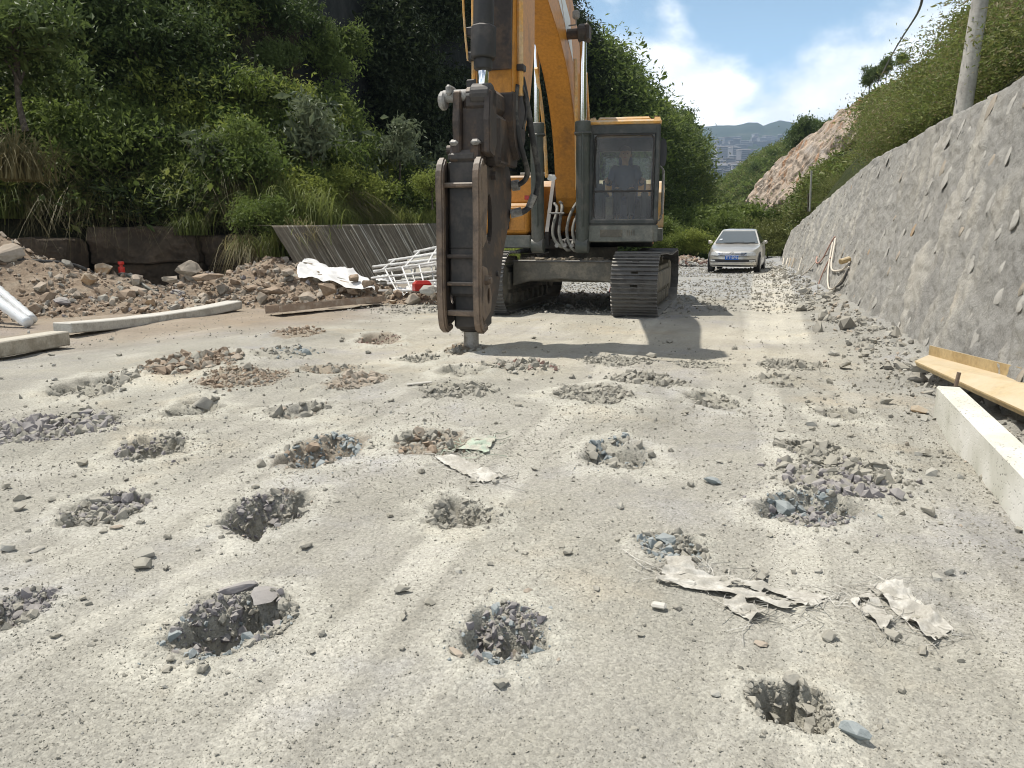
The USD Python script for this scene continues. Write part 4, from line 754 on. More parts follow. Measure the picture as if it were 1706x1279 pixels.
# ---------------------------------------------------------------- the excavator with its hydraulic breaker
worn('digger_paint', (.47, .205, .03), (.27, .125, .03), rough=.45, scale=2.6, lo=.50, hi=.74, bump=.05, dust=(.44, .38, .29), spec=.4)
worn('digger_paint_pale', (.66, .36, .10), (.58, .42, .24), rough=.5, scale=3.5, lo=.42, hi=.62, bump=.05, dust=(.5, .44, .35), spec=.4)
worn('rust_steel', (.040, .031, .026), (.105, .066, .040), rough=.62, scale=3.5, lo=.45, hi=.66, bump=.35, dist=.006, metallic=.15, dust=(.24, .20, .16))
worn('rust_edge', (.165, .118, .082), (.075, .055, .042), rough=.58, scale=5.0, lo=.42, hi=.66, bump=.4, dist=.006, dust=(.32, .28, .23))
worn('black_steel', (.022, .021, .020), (.05, .042, .036), rough=.6, scale=3.0, bump=.2, dust=(.12, .105, .09))
worn('tool_steel', (.30, .29, .27), (.20, .185, .165), rough=.5, metallic=.6, scale=9.0, bump=.2)
worn('worn_bright', (.27, .262, .245), (.16, .15, .135), rough=.6, metallic=.2, scale=9.0, bump=.2)
worn('cylinder_paint', (.050, .058, .050), (.085, .085, .074), rough=.45, scale=4.0, bump=.1, dust=(.2, .185, .16))
plain('chrome_rod', (.82, .82, .82), .14, 1.0)
worn('track_steel', (.10, .097, .093), (.055, .052, .049), rough=.5, metallic=.3, scale=6.0, bump=.3, dust=(.33, .31, .27))
worn('frame_paint', (.105, .098, .080), (.175, .155, .12), rough=.8, scale=3.0, bump=.3, dust=(.27, .24, .19))
worn('cab_frame', (.035, .040, .038), (.065, .066, .06), rough=.5, scale=4.0, bump=.1, dust=(.3, .28, .24))
worn('skirt_paint', (.125, .132, .115), (.20, .195, .165), rough=.7, scale=3.0, bump=.1, dust=(.32, .3, .25))
worn('hose_rubber', (.022, .022, .022), (.09, .085, .075), rough=.7, scale=8.0, bump=.2)
worn('hose_grey', (.19, .185, .16), (.11, .105, .095), rough=.7, scale=8.0, bump=.2)
worn('old_mud', (.20, .165, .12), (.30, .26, .20), rough=1.0, scale=7.0, bump=.6, dist=.03)
plain('interior_dark', (.030, .031, .033), .7)
plain('seat_blue', (.045, .07, .16), .85)
plain('white_paint', (.72, .72, .68), .45)
plain('red_lens', (.35, .02, .015), .25)
mat('window_glass', {'t': ('transparent_bsdf', {'color': (.74, .84, .82)}), 'gl': ('glossy_bsdf', {'roughness': .02, 'color': (1, 1, 1)}), 'f': ('fresnel', {'IOR': 1.5}), 'm': ('mix_closure', {}),
    'd': ('diffuse_bsdf', {'color': (.42, .41, .37)}), 'g': ('geometry', {}), 'n': ('noise_texture', {'scale': 3.0, 'detail': 5.0}), 'mr': ('map_range', {'from_min': .45, 'from_max': .8, 'to_min': .0, 'to_max': .07, 'clamp': True}), 'm2': ('mix_closure', {})},
    [('f.fac', 'm.fac'), ('t.BSDF', 'm.closure1'), ('gl.BSDF', 'm.closure2'), ('g.position', 'n.vector'), ('n.fac', 'mr.value'), ('mr.result', 'm2.fac'), ('m.closure', 'm2.closure1'), ('d.BSDF', 'm2.closure2')], surface='m2.closure')
EX = thing('excavator', 'orange crawler excavator with a rusty hydraulic breaker on its arm', 'excavator', (1.28, 14.05, float(gz(1.5, 12.6, False)) - .01), math.radians(-16))
E = lambda n, m, ma, smooth=False, parent=EX, **k: part(parent, n, m, M[ma], smooth, **k)
HR = [0.0]
_part0 = part
def part(parent, name, mesh, mat, smooth=False, **k):
    if HR[0]:
        v, f = cat(mesh); c, s = math.cos(HR[0]), math.sin(HR[0]); q = v - [.9, -1.45, 0]
        mesh = (np.stack([c * q[:, 0] - s * q[:, 1], s * q[:, 0] + c * q[:, 1], q[:, 2]], 1) + [.9, -1.45, 0], f)
    return _part0(parent, name, mesh, mat, smooth, **k)
def rpoly(pts, r=.04): p = Polygon(pts); return p.buffer(-r).buffer(2 * r).buffer(-r) if r else p
# --- tracks
def loop(n=400):
    R = .47; yb = 1.73; P = []
    for k in range(n):
        P.append(k)
    segs = [((-yb, .02), (yb, .02)), ]
    pts = [(-yb + t * 2 * yb, .03) for t in np.linspace(0, 1, 60)]
    pts += [(yb + R * math.sin(a), .03 + R - R * math.cos(a)) for a in np.linspace(0, math.pi, 40)[1:]]
    pts += [(yb - t * 2 * yb, .03 + 2 * R - .035 * math.sin(math.pi * t) * (1 + .6 * math.sin(6 * t))) for t in np.linspace(0, 1, 60)[1:]]
    pts += [(-yb - R * math.sin(a), .03 + R + R * math.cos(a)) for a in np.linspace(0, math.pi, 40)[1:]]
    return np.array(pts)
LOOP = loop(); dl = np.concatenate([[0], np.cumsum(np.linalg.norm(np.diff(LOOP, axis=0), axis=1))]); NSH = 50; pit = dl[-1] / NSH
pr_ = Polygon([(-pit * .53, 0), (pit * .53, 0), (pit * .53, .010), (pit * .44, .010), (pit * .42, .046), (pit * .34, .046), (pit * .31, .010), (pit * .08, .010), (pit * .05, .040), (-pit * .03, .040), (-pit * .06, .010), (-pit * .26, .010), (-pit * .29, .040), (-pit * .37, .040), (-pit * .40, .010), (-pit * .53, .010)])
_cs = m3.CrossSection([np.array(pr_.exterior.coords)[:-1]], m3.FillRule.EvenOdd)
_sh = m3.Manifold.extrude(_cs, .70)
for q in (-1,): _sh = _sh - m3.Manifold.cube((.034, .2, .11), True).translate((-pit * .16, 0, .35))
_m = _sh.to_mesh(); SHV, SHF = np.array(_m.vert_properties[:, :3], float), np.array(_m.tri_verts)
for side in (1, -1):
    x0 = .85 if side > 0 else -1.55
    fr = rpoly([(-1.55, .28), (1.55, .28), (1.75, .5), (1.5, .74), (-1.5, .74), (-1.75, .5)], .05)
    tk = E('track', cat(prism(fr, x0 + .16, x0 + .54, 'yz', .01), cyl((x0 + .13, 1.73, .5), (x0 + .57, 1.73, .5), .30, n=24, b=.03), cyl((x0 + .13, -1.73, .5), (x0 + .57, -1.73, .5), .34, n=24, b=.03),
                         [cyl((x0 + .12, y, .20), (x0 + .58, y, .20), .11, n=14, b=.02) for y in np.linspace(-1.3, 1.3, 8)], [cyl((x0 + .2, y, .84), (x0 + .5, y, .84), .07, n=12) for y in (-.7, .7)],
                         box(x0 + .10, x0 + .16, -1.5, 1.5, .36, .66, .02), box(x0 + .54, x0 + .60, -1.5, 1.5, .36, .66, .02)), 'frame_paint')
    for k in range(NSH):
        s = (k + .35) * pit; p = np.array([np.interp(s % dl[-1], dl, LOOP[:, c]) for c in (0, 1)]); p2 = np.array([np.interp((s + .02) % dl[-1], dl, LOOP[:, c]) for c in (0, 1)])
        t = (p2 - p) / np.linalg.norm(p2 - p); nn = np.array([t[1], -t[0]])       # loop runs so that this points outward
        yz = p + SHV[:, :1] * t + SHV[:, 1:2] * nn
        E('shoe', (np.stack([SHV[:, 2] + x0, yz[:, 0], yz[:, 1]], 1), SHF), 'track_steel', parent=tk)
# --- undercarriage
uc = E('undercarriage', cat(prism([(-.90, .86), (.90, .86), (.90, .50), (.55, .53), (-.1, .56), (-.6, .52), (-.90, .44)], -1.45, -1.15, 'xz', .015), box(-.9, .9, .75, 1.2, .48, .84, .03), prism([(-.7, -1.2), (.7, -1.2), (.45, -.3), (.45, .5), (.7, .9), (-.7, .9), (-.45, .5), (-.45, -.3)], .5, .88, 'xy', .02),
                            cyl((0, 0, .85), (0, 0, 1.06), .62, n=40)), 'frame_paint')
rngE = np.random.default_rng(44)
E('mud_crust', cat([xf(stone(rngE, .55), (rngE.uniform(-.85, .85), rngE.uniform(-1.4, -.9), .87 + rngE.uniform(-.01, .02)), scale=rngE.uniform(.03, .085)) for _ in range(70)]), 'old_mud', parent=uc, kind='stuff')
E('front_weld_edge', box(-.9, .9, -1.475, -1.45, .835, .862, .005), 'track_steel', parent=uc)
# --- upper deck
HR[0] = math.radians(7)
deck = E('deck', cat(box(-1.42, -.62, -.98, 2.4, 1.06, 1.26, .02), box(.3, 1.42, .3, 2.4, 1.06, 1.4, .02), box(-.62, .32, -.95, 2.4, 1.04, 1.2, .02), prism([(-1.2, 1.1), (-1.2, 1.32), (-.95, 1.55), (-.2, 2.25), (.6, 2.0), (1.2, 1.3), (1.2, 1.1)], -.36, -.30, 'yz'), prism([(-1.2, 1.1), (-1.2, 1.32), (-.95, 1.55), (-.2, 2.25), (.6, 2.0), (1.2, 1.3), (1.2, 1.1)], .14, .20, 'yz')), 'black_steel')
E('side_skirt', box(-1.44, -.62, -1.0, -.9, 1.05, 1.268, .02), 'skirt_paint', parent=deck)
tb = E('tool_box', box(-1.46, -.635, -1.0, -.35, 1.275, 1.79, .07), 'digger_paint', True)
E('lid_line', box(-1.38, -.72, -1.006, -.99, 1.34, 1.72, .03), 'digger_paint', parent=tb)
E('latch', cat(cyl((-1.02, -1.0, 1.52), (-1.02, -1.05, 1.52), .055, n=14), box(-1.05, -.99, -1.04, -1.0, 1.36, 1.6, .01), cyl((-1.02, -1.0, 1.40), (-1.02, -1.05, 1.40), .035, n=12)), 'black_steel', parent=tb)
tk_ = E('fuel_tank', box(-1.46, -.60, -.62, .55, 1.80, 2.26, .03), 'digger_paint')
E('filler', cat(cyl((-1.25, -.35, 2.25), (-1.25, -.35, 2.34), .06, n=14), cyl((-.9, -.3, 2.30), (-.45, -.3, 2.30), .035, n=10)), 'hose_grey', parent=tk_)
E('red_marker', box(-.78, -.70, -.64, -.62, 1.86, 1.93, .004), 'red_lens', parent=tk_)
E('engine_hood', cat(box(-1.46, 1.46, .95, 2.55, 1.26, 2.28, .08), box(-1.3, -.2, .6, 1.2, 1.3, 2.2, .05)), 'digger_paint')
cw = E('counterweight', prism(rpoly([(-1.48, 2.3), (1.48, 2.3), (1.46, 2.8), (.9, 3.2), (-.9, 3.2), (-1.46, 2.8)], .08), 1.05, 2.15, 'xy', .04), 'digger_paint')
sc_ = E('side_cover', prism(rpoly([(.42, 1.40), (1.0, 1.40), (1.0, 2.26), (.62, 2.2), (.44, 2.02)], .05), 1.47, 1.60, 'yz', .012), 'digger_paint_pale')
E('cover_mark', cat(box(1.59, 1.604, .56, .60, 1.62, 1.84, .003), box(1.59, 1.605, .50, .66, 1.73, 1.77, .003)), 'interior_dark', parent=sc_)
E('rear_deck_cover', box(.36, 1.60, .40, .98, 1.16, 1.40, .02), 'skirt_paint')
E('mirror_stay', tube([(-1.40, -.98, 1.75), (-1.42, -.98, 2.6), (-1.42, -.9, 2.72)], .016, 8), 'black_steel'); E('deck_rail', tube([(-1.40, -.35, 2.2), (-1.40, -.35, 2.62), (-1.40, .3, 2.62), (-1.40, .4, 2.2)], .016, 8), 'black_steel')
# --- cab
CX0, CX1, CY0, CY1, CZ0, CZ1 = .35, 1.45, -1.45, .36, 1.43, 2.95
cab = E('cab', cat(box(CX0, CX0 + .075, CY0, CY0 + .08, CZ0, CZ1, .02), box(CX1 - .085, CX1, CY0, CY0 + .08, CZ0, CZ1, .02), box(CX0, CX0 + .09, CY1 - .1, CY1, CZ0, CZ1, .02), box(CX1 - .10, CX1, CY1 - .1, CY1, CZ0, CZ1, .02), box(CX1 - .07, CX1, -.42, -.34, CZ0, CZ1, .015),
                   box(CX0, CX1, CY1 - .09, CY1 - .005, CZ0, 1.95, .02), box(CX0 + .02, CX1 - .02, CY0 + .01, CY1, CZ0 - .01, CZ0 + .05, .01), box(CX0 + .003, CX0 + .06, CY0 + .05, CY1 - .05, CZ0, 1.92, .015), box(CX1 - .06, CX1 - .003, CY0 + .05, CY1 - .05, CZ0, 1.80, .015),
                   box(CX0, CX1, CY0 + .004, CY0 + .085, 2.80, CZ1, .015), box(CX0, CX1, CY0, CY0 + .07, CZ0, CZ0 + .085, .02), box(CX0 + .01, CX1 - .01, CY1 - .09, CY1 - .01, 2.72, CZ1, .01), box(CX0 + .01, CX0 + .06, CY0 + .05, CY1 - .05, 2.76, CZ1, .01), box(CX1 - .06, CX1 - .01, CY0 + .05, CY1 - .05, 2.76, CZ1, .01)), 'cab_frame')
gl = lambda x0, x1, z0, z1, y: (np.array([(x0, y, z0), (x1, y, z0), (x1, y, z1), (x0, y, z1)]), np.array([[0, 1, 2], [0, 2, 3]]))
E('windscreen', gl(CX0 + .075, CX1 - .085, 1.955, 2.80, CY0 + .03), 'window_glass', parent=cab)
E('lower_screen', gl(CX0 + .075, CX1 - .085, CZ0 + .085, 1.93, CY0 + .035), 'window_glass', parent=cab)
E('screen_rail', cat(box(CX0 + .07, CX1 - .08, CY0 + .02, CY0 + .06, 1.928, 1.958, .005)), 'black_steel', parent=cab)
E('screen_seal', cat(*[tube([(a, CY0 - .003, CZ0 + .11), (a, CY0 - .003, 2.74)], .012, 6) for a in (CX0 + .09, CX1 - .10)], tube([(CX0 + .09, CY0 - .003, 2.74), (CX0 + .13, CY0 - .003, 2.79), (CX1 - .14, CY0 - .003, 2.79), (CX1 - .10, CY0 - .003, 2.74)], .012, 6)), 'black_steel', parent=cab)
E('rear_window', gl(CX0 + .09, CX1 - .1, 1.95, 2.72, CY1 - .05), 'window_glass', parent=cab)
sidegl = lambda x, y0, y1, z0, z1: (np.array([(x, y0, z0), (x, y1, z0), (x, y1, z1), (x, y0, z1)]), np.array([[0, 1, 2], [0, 2, 3]]))
E('side_window', sidegl(CX0 + .03, CY0 + .08, CY1 - .1, 1.92, 2.78), 'window_glass', parent=cab); E('door_window', sidegl(CX1 - .03, CY0 + .08, -.42, 1.80, 2.78), 'window_glass', parent=cab); E('side_window', sidegl(CX1 - .03, -.34, CY1 - .1, 1.80, 2.78), 'window_glass', parent=cab)
E('roof', cat(box(CX0 - .012, CX1 + .012, CY0 - .03, CY1 + .02, CZ1, CZ1 + .065, .03), box(CX0 + .13, CX1 - .16, CY0 + .05, CY1 - .1, CZ1 + .05, CZ1 + .115, .035), [xf(hull([(0, 0, 0), (.12, 0, 0), (.12, .2, 0), (0, .2, 0), (.02, .03, .06), (.10, .03, .06), (.10, .17, .06), (.02, .17, .06)]), (x, CY0 - .025, CZ1 + .035)) for x in (CX0 + .0, CX1 - .12)]), 'digger_paint_pale', parent=cab)
for x in (CX0 + .07, CX1 - .08): E('roof_bolt', cyl((x, CY0 + .06, CZ1 + .06), (x, CY0 + .06, CZ1 + .12), .022, n=8), 'rust_edge', parent=cab)
sk = E('cab_skirt', cat(box(CX0 - .03, CX1 - .06, CY0 + .01, CY1, 1.155, 1.425, .02), prism(rpoly([(-1.40, 1.16), (.36, 1.16), (.36, 1.425), (-1.44, 1.425)], .03), CX1 - .12, CX1 + .005, 'yz', .01)), 'skirt_paint', parent=cab)
E('vent_slots', cat([box(CX0 + .62 + .035 * k, CX0 + .635 + .035 * k, CY0 + .004, CY0 + .02, 1.26, 1.34, .003) for k in range(4)], box(CX0 + .2, CX0 + .55, CY0 + .003, CY0 + .02, 1.235, 1.35, .003)), 'frame_paint', parent=cab)
for L_ in ([(CX1 + .03, -1.35, 1.55), (CX1 + .07, -1.36, 1.6), (CX1 + .07, -1.36, 2.25), (CX1 + .03, -1.35, 2.3)], [(CX1 + .03, -.5, 1.5), (CX1 + .08, -.5, 1.55), (CX1 + .08, -.5, 2.35), (CX1 + .03, -.5, 2.4)]): E('handrail', tube(L_, .015, 8), 'worn_bright', parent=cab)
E('mirror', cat(hull([(CX1 + .02 + .13 * a + .03 * math.cos(t), -1.38 + .02 * b, 2.52 + .2 * math.sin(t)) for a in (0, .4) for b in (0, 1) for t in np.linspace(0, 6.28, 14)[:-1]]), tube([(CX1 - .02, -1.36, 2.75), (CX1 + .06, -1.37, 2.72), (CX1 + .06, -1.37, 2.45), (CX1 - .04, -1.36, 2.34)], .012, 6)), 'interior_dark', parent=cab)
E('mirror', hull([(CX0 - .05 + .04 * math.cos(t), -1.35 + .03 * b, 2.55 + .12 * math.sin(t)) for b in (0, 1) for t in np.linspace(0, 6.28, 14)[:-1]]), 'interior_dark', parent=cab)
E('work_lamp', cat(cyl((CX0 - .04, -1.40, 2.02), (CX0 - .04, -1.44, 2.02), .03, n=12), cyl((CX0 - .04, -1.40, 1.84), (CX0 - .04, -1.43, 1.84), .018, n=10)), 'worn_bright', parent=cab)
E('wiper', tube([(CX0 + .12, CY0 - .012, 2.74), (CX0 + .10, CY0 - .015, 2.35), (CX0 + .115, CY0 - .012, 2.0)], .009, 6), 'black_steel', parent=cab)
E('seat', cat(box(.66, 1.16, -.42, .08, 1.80, 1.92, .05), hull([(.90 + .235 * math.cos(t), .10 + y, 2.16 + .30 * math.sin(t)) for y in (0, .1) for t in np.linspace(0, 6.28, 18)[:-1]] + [(.68, .1, 1.86), (1.12, .1, 1.86)]), box(.78, 1.02, .10, .18, 2.44, 2.62, .04), box(.74, 1.08, -.35, .02, CZ0 + .05, 1.80, .03)), 'seat_blue', parent=cab)
E('console', cat(box(.50, .63, -.75, .0, CZ0 + .05, 1.98, .03), box(1.18, 1.30, -.75, .0, CZ0 + .05, 1.98, .03), tube([(.565, -.66, 1.97), (.565, -.70, 2.15)], .018, 8), tube([(1.24, -.66, 1.97), (1.24, -.70, 2.15)], .018, 8), box(.44, .58, -1.2, -.95, 1.5, 2.08, .03), [tube([(.8 + .2 * k, -1.1, 1.48), (.8 + .2 * k, -1.02, 1.72), (.8 + .2 * k, -1.0, 1.86)], .014, 6) for k in (0, 1)], box(.72, .86, -1.16, -1.0, 1.49, 1.52, .01), box(.94, 1.08, -1.16, -1.0, 1.49, 1.52, .01)), 'interior_dark', parent=cab)
E('floor_mat', box(.42, 1.38, -1.36, .2, CZ0 + .045, CZ0 + .06, .004), 'frame_paint', parent=cab)
E('tool_crate', cat(box(.62, .74, -1.28, -1.0, 1.50, 1.86, .01)), 'rust_edge', parent=cab)
# --- boom and its two cylinders
HR[0] = 0.0
BX0, BX1 = -.36, .03
under = [(-.30, 1.60), (-.58, 1.72), (-.74, 2.18), (-1.08, 3.06), (-1.88, 3.86), (-3.12, 4.42), (-4.1, 4.82), (-5.35, 5.05)]
upper = [(-5.5, 5.2), (-5.35, 5.42), (-4.2, 5.5), (-3.0, 5.42), (-1.7, 5.0), (-.75, 4.30), (-.33, 3.4), (-.15, 2.5), (-.12, 1.85)]
bsm = lambda L, n: list(map(tuple, smoothline([(a, b, 0) for a, b in L], n)[:, :2]))
boom = E('boom', prism(Polygon(bsm(under, 40) + bsm(upper, 40)).buffer(0), BX0, BX1, 'yz', .012), 'digger_paint')
for P_ in ([(-3.6, 5.18), (-2.55, 4.98), (-1.95, 4.35), (-2.72, 4.72)], [(-2.45, 4.92), (-1.55, 4.50), (-1.25, 3.92), (-1.85, 4.28)]): E('boom_decal', (lambda P: (np.array([(BX1 + .004, a, b) for a, b in P]), np.array([[0, 1, 2], [0, 2, 3]])))(P_), 'white_paint', parent=boom)
E('foot_pin', cyl((BX0 - .09, -.42, 1.85), (BX1 + .09, -.42, 1.85), .11, n=20, b=.015), 'rust_steel', parent=boom)
E('lift_pin', cat(cyl((BX0 - .26, -1.72, 4.24), (BX1 + .33, -1.72, 4.24), .075, n=18, b=.01), [box(x - .02, x + .05, -1.85, -1.6, 4.12, 4.36, .03) for x in (BX0 - .21, BX1 + .30)]), 'rust_steel', parent=boom)
E('boom_lamp', cat(box(BX1 + .10, BX1 + .20, -1.86, -1.78, 4.42, 4.54, .02), tube([(BX1 + .02, -1.72, 4.36), (BX1 + .14, -1.75, 4.36), (BX1 + .15, -1.80, 4.44)], .012, 6)), 'worn_bright', parent=boom)
for x in (-.46, .275):
    top, ft = np.array([x, -1.72, 4.24]), np.array([x, -1.50, 1.10]); d = (top - ft) / np.linalg.norm(top - ft)
    cy = E('boom_cylinder', cat(cyl(ft, ft + d * 1.72, .105, n=22, b=.01), cyl(ft + d * 1.68, ft + d * 1.90, .122, n=22, b=.015), cyl(ft + d * 1.70, ft + d * 1.735, .135, n=22), cyl(ft - [.10, 0, 0], ft + [.10, 0, 0], .12, n=18, b=.01), tube([ft + d * .3 + [.02, -.12, 0], ft + d * 1.0 + [.02, -.14, 0], ft + d * 1.7 + [.02, -.12, 0]], .018, 6)), 'cylinder_paint', True)
    E('rod', cyl(ft + d * 1.85, top - d * .12, .052, n=18), 'chrome_rod', True, parent=cy)
    E('rod_eye', cyl(top - [.07, 0, 0], top + [.07, 0, 0], .13, n=20, b=.012), 'black_steel', parent=cy)
E('boom_pipe', cat([tube(smoothline([(x, a + .02, b - .0) for a, b in [(-.6, 3.9), (-.30, 3.2), (-.12, 2.4), (-.1, 1.9)]], 20), .022, 8) for x in (BX1 + .03, BX1 + .08)], tube(smoothline([(BX1 + .07, -1.45, 3.95), (BX1 + .06, -1.28, 3.4), (BX1 + .05, -1.12, 2.6), (BX1 + .04, -1.0, 2.0)], 20), .03, 8), tube(smoothline([(BX0 - .05, -1.9, 3.75), (BX0 - .06, -1.35, 3.0), (BX0 - .06, -1.1, 2.2)], 20), .028, 8)), 'digger_paint_pale')
hs = E('swing_hoses', cat([tube(smoothline(p, 18), .026, 8) for p in ([(-.30, -1.05, 1.78), (-.22, -1.3, 1.55), (-.21, -1.42, 1.20), (-.13, -1.42, 1.10), (-.06, -1.2, 1.2)], [(-.20, -1.05, 1.80), (-.12, -1.3, 1.62), (-.10, -1.42, 1.18), (-.02, -1.42, 1.05), (.06, -1.2, 1.16)], [(.10, -1.05, 1.80), (.04, -1.3, 1.62), (.03, -1.42, 1.16), (.10, -1.42, 1.04), (.14, -1.2, 1.2)], [(.18, -1.05, 1.76), (.13, -1.3, 1.56), (.12, -1.42, 1.2), (.18, -1.40, 1.1), (.2, -1.2, 1.22)])]), 'hose_grey', True)
E('hose_clamp', cat(box(-.30, -.06, -1.40, -1.34, 1.60, 1.63, .005), [cyl((x, -1.45, 1.10), (x, -1.36, 1.10), .034, n=10) for x in (-.16, -.03, .09)]), 'worn_bright', parent=hs)
E('rag', xf(stone(rngE, .3), (-.34, -1.1, 2.2), scale=.09, rotx=1.3), 'white_paint', parent=hs)
# --- arm, bucket cylinder and link
AX0, AX1 = -.13, .27
armp = [(-5.42, 2.20), (-5.58, 2.36), (-5.60, 2.9), (-5.52, 4.2), (-5.50, 5.4), (-5.3, 5.75), (-4.9, 5.6), (-4.62, 4.6), (-4.62, 3.4), (-4.85, 2.7), (-5.15, 2.22)]
arm = E('arm', prism(rpoly(armp, .05), AX0, AX1, 'yz', .012), 'digger_paint')
E('arm_nose', prism(rpoly([(-5.34, 2.06), (-5.52, 2.2), (-5.615, 2.45), (-5.612, 2.76), (-5.1, 2.80), (-5.08, 2.3)], .05), AX0 - .015, AX1 + .015, 'yz', .01), 'rust_steel', parent=arm)
E('oil_stain_plate', box(AX0 + .005, AX1 - .004, -5.618, -5.47, 2.98, 5.3, .01), 'rust_steel', parent=arm)
E('arm_pipe', cat(tube(smoothline([(AX1 + .03, -5.36, 4.9), (AX1 + .03, -5.38, 3.6), (AX1 + .03, -5.36, 2.75)], 14), .035, 8), tube(smoothline([(AX0 - .05, -5.45, 4.9), (AX0 - .05, -5.5, 3.6), (AX0 - .05, -5.5, 2.7)], 14), .03, 8), tube(smoothline([(AX0 - .11, -5.55, 4.7), (AX0 - .13, -5.6, 3.6), (AX0 - .10, -5.56, 3.1)], 14), .012, 6)), 'digger_paint_pale', parent=arm)
E('pipe_clamps', cat([box(AX1, AX1 + .08, -5.42, -5.30, z, z + .07, .01) for z in (3.75, 3.0)], [box(AX0 - .12, AX0 + .01, -5.57, -5.44, z, z + .09, .01) for z in (3.1, 3.35, 2.82)]), 'black_steel', parent=arm)
ct, cf = np.array([.085, -6.02, 2.66]), np.array([.085, -5.86, 5.3]); d = (ct - cf) / np.linalg.norm(ct - cf)
bc = E('bucket_cylinder', cat(cyl(cf, cf + d * 2.02, .105, n=22), cyl(cf + d * 1.98, cf + d * 2.30, .135, n=8, b=.02), cyl(cf + d * 2.28, cf + d * 2.40, .095, n=20, b=.01)), 'black_steel', True)
E('rod', cyl(cf + d * 2.38, ct - d * .06, .058, n=18), 'chrome_rod', True, parent=bc)
E('rod_eye', cat(cyl(ct - [.11, 0, 0], ct + [.10, 0, 0], .115, n=20, b=.015)), 'black_steel', parent=bc)
lk = E('link', cat(prism(rpoly([(-6.12, 2.70), (-5.92, 2.72), (-5.90, 2.2), (-6.0, 2.05), (-6.14, 2.08), (-6.16, 2.4)], .03), -.20, -.12, 'yz', .01), prism(rpoly([(-6.12, 2.70), (-5.92, 2.72), (-5.90, 2.2), (-6.0, 2.05), (-6.14, 2.08), (-6.16, 2.4)], .03), .13, .20, 'yz', .01), box(-.15, .16, -6.08, -5.72, 2.06, 2.56, .04), box(-.22, .22, -5.9, -5.5, 1.98, 2.5, .05),
                    box(-.12, .2, -6.10, -5.55, 2.5, 2.74, .05)), 'rust_steel')
E('link_pin', cat(cyl((-.34, -6.04, 2.66), (-.02, -6.04, 2.66), .062, n=18, b=.012), cyl((-.37, -6.04, 2.62), (-.30, -6.04, 2.62), .095, n=16, b=.02), box(-.28, -.22, -6.14, -5.95, 2.66, 2.76, .02)), 'worn_bright', parent=lk)
# --- breaker
BF = -6.22
plate = Polygon(bsm([(-6.22, 1.90), (-6.20, 1.98), (-6.14, 2.01), (-5.9, 1.96), (-5.45, 2.10), (-5.12, 2.0), (-5.04, 1.84), (-5.08, 1.50), (-5.32, 1.14), (-5.46, .86), (-5.62, .55), (-5.84, .36), (-6.08, .30), (-6.18, .30)], 60) + [(-6.22, .40)]).buffer(0)
ov = lambda cy_, cz_, a, b: Polygon([(cy_ + a * math.cos(t), cz_ + b * math.sin(t)) for t in np.linspace(0, 6.28, 26)[:-1]])
holes = unary_union([ov(-5.90, 1.42, .10, .26), ov(-5.98, .62, .045, .085)])
br = E('breaker', cat(box(-.27, .07, -6.14, -5.60, .62, 1.14, .03), box(-.27, .07, -6.14, -5.86, 1.10, 2.02, .03), box(-.27, .07, -6.16, -5.58, 1.98, 2.12, .05), box(-.25, .05, -6.06, -5.62, .26, .66, .03)), 'black_steel')
for x0 in (-.355, .045):
    E('side_plate', prism(plate.difference(holes), x0 + .012, x0 + .062, 'yz', .008), 'rust_steel', parent=br)
    ed = [(-6.16, 2.0), (-6.225, 1.90), (-6.235, 1.65), (-6.235, .44), (-6.20, .31), (-6.05, .285)]
    E('edge_rim', prism(LineString(bsm(ed, 30)).buffer(.042), x0, x0 + .085, 'yz', .018), 'rust_edge', parent=br)
E('doubler', cat(prism(rpoly([(-6.20, 1.95), (-6.02, 1.98), (-6.0, 1.62), (-6.06, 1.2), (-6.20, 1.1)], .03), .107, .127, 'yz', .006), prism(rpoly([(-6.20, .95), (-6.02, .92), (-5.86, .6), (-5.9, .45), (-6.12, .36), (-6.2, .42)], .04).difference(ov(-5.98, .62, .045, .085)), .107, .125, 'yz', .006)), 'rust_edge', parent=br)
E('cross_bar', box(-.29, .08, -6.20, -6.12, 1.74, 1.79, .012), 'rust_edge', parent=br)
for z in (1.02, .735, .415): E('cross_bar', box(-.28, .07, -6.19, -6.10, z, z + (.04 if z > .5 else .06), .01), 'rust_edge' if z != 1.02 else 'rust_steel', parent=br)
E('hex_bolt', cat(cyl((.10, -6.07, .79), (.165, -6.07, .79), .055, n=6), cyl((.10, -6.07, .79), (.185, -6.07, .79), .034, n=12)), 'rust_edge', parent=br)
E('hex_bolt', cat(cyl((.10, -5.80, 1.88), (.16, -5.80, 1.88), .05, n=6)), 'rust_steel', parent=br); E('hex_bolt', cyl((.10, -5.63, .84), (.13, -5.63, .84), .03, n=12), 'black_steel', parent=br)
E('mount_lug', cat([prism(rpoly([(-6.16, 2.0), (-5.86, 2.0), (-5.9, 2.19), (-6.12, 2.2)], .03), x, x + .1, 'yz', .01) for x in (-.24, -.02)], cyl((-.3, -6.03, 2.13), (.1, -6.03, 2.13), .05, n=14)), 'rust_steel', parent=br)
E('lug_cap', cat([box(x, x + .10, -6.17, -6.0, 2.16, 2.22, .025) for x in (-.24, -.01)], box(.07, .15, -6.0, -5.88, 2.08, 2.16, .03)), 'worn_bright', parent=br)
E('mount_bracket', cat([prism(rpoly([(-5.9, 2.0), (-5.2, 2.0), (-5.1, 2.45), (-5.35, 2.62), (-5.6, 2.5), (-5.8, 2.2)], .05), x, x + .05, 'yz', .01) for x in (-.23, .17)], cyl((-.27, -5.35, 2.30), (.30, -5.35, 2.30), .075, n=18, b=.01)), 'rust_steel', parent=br)
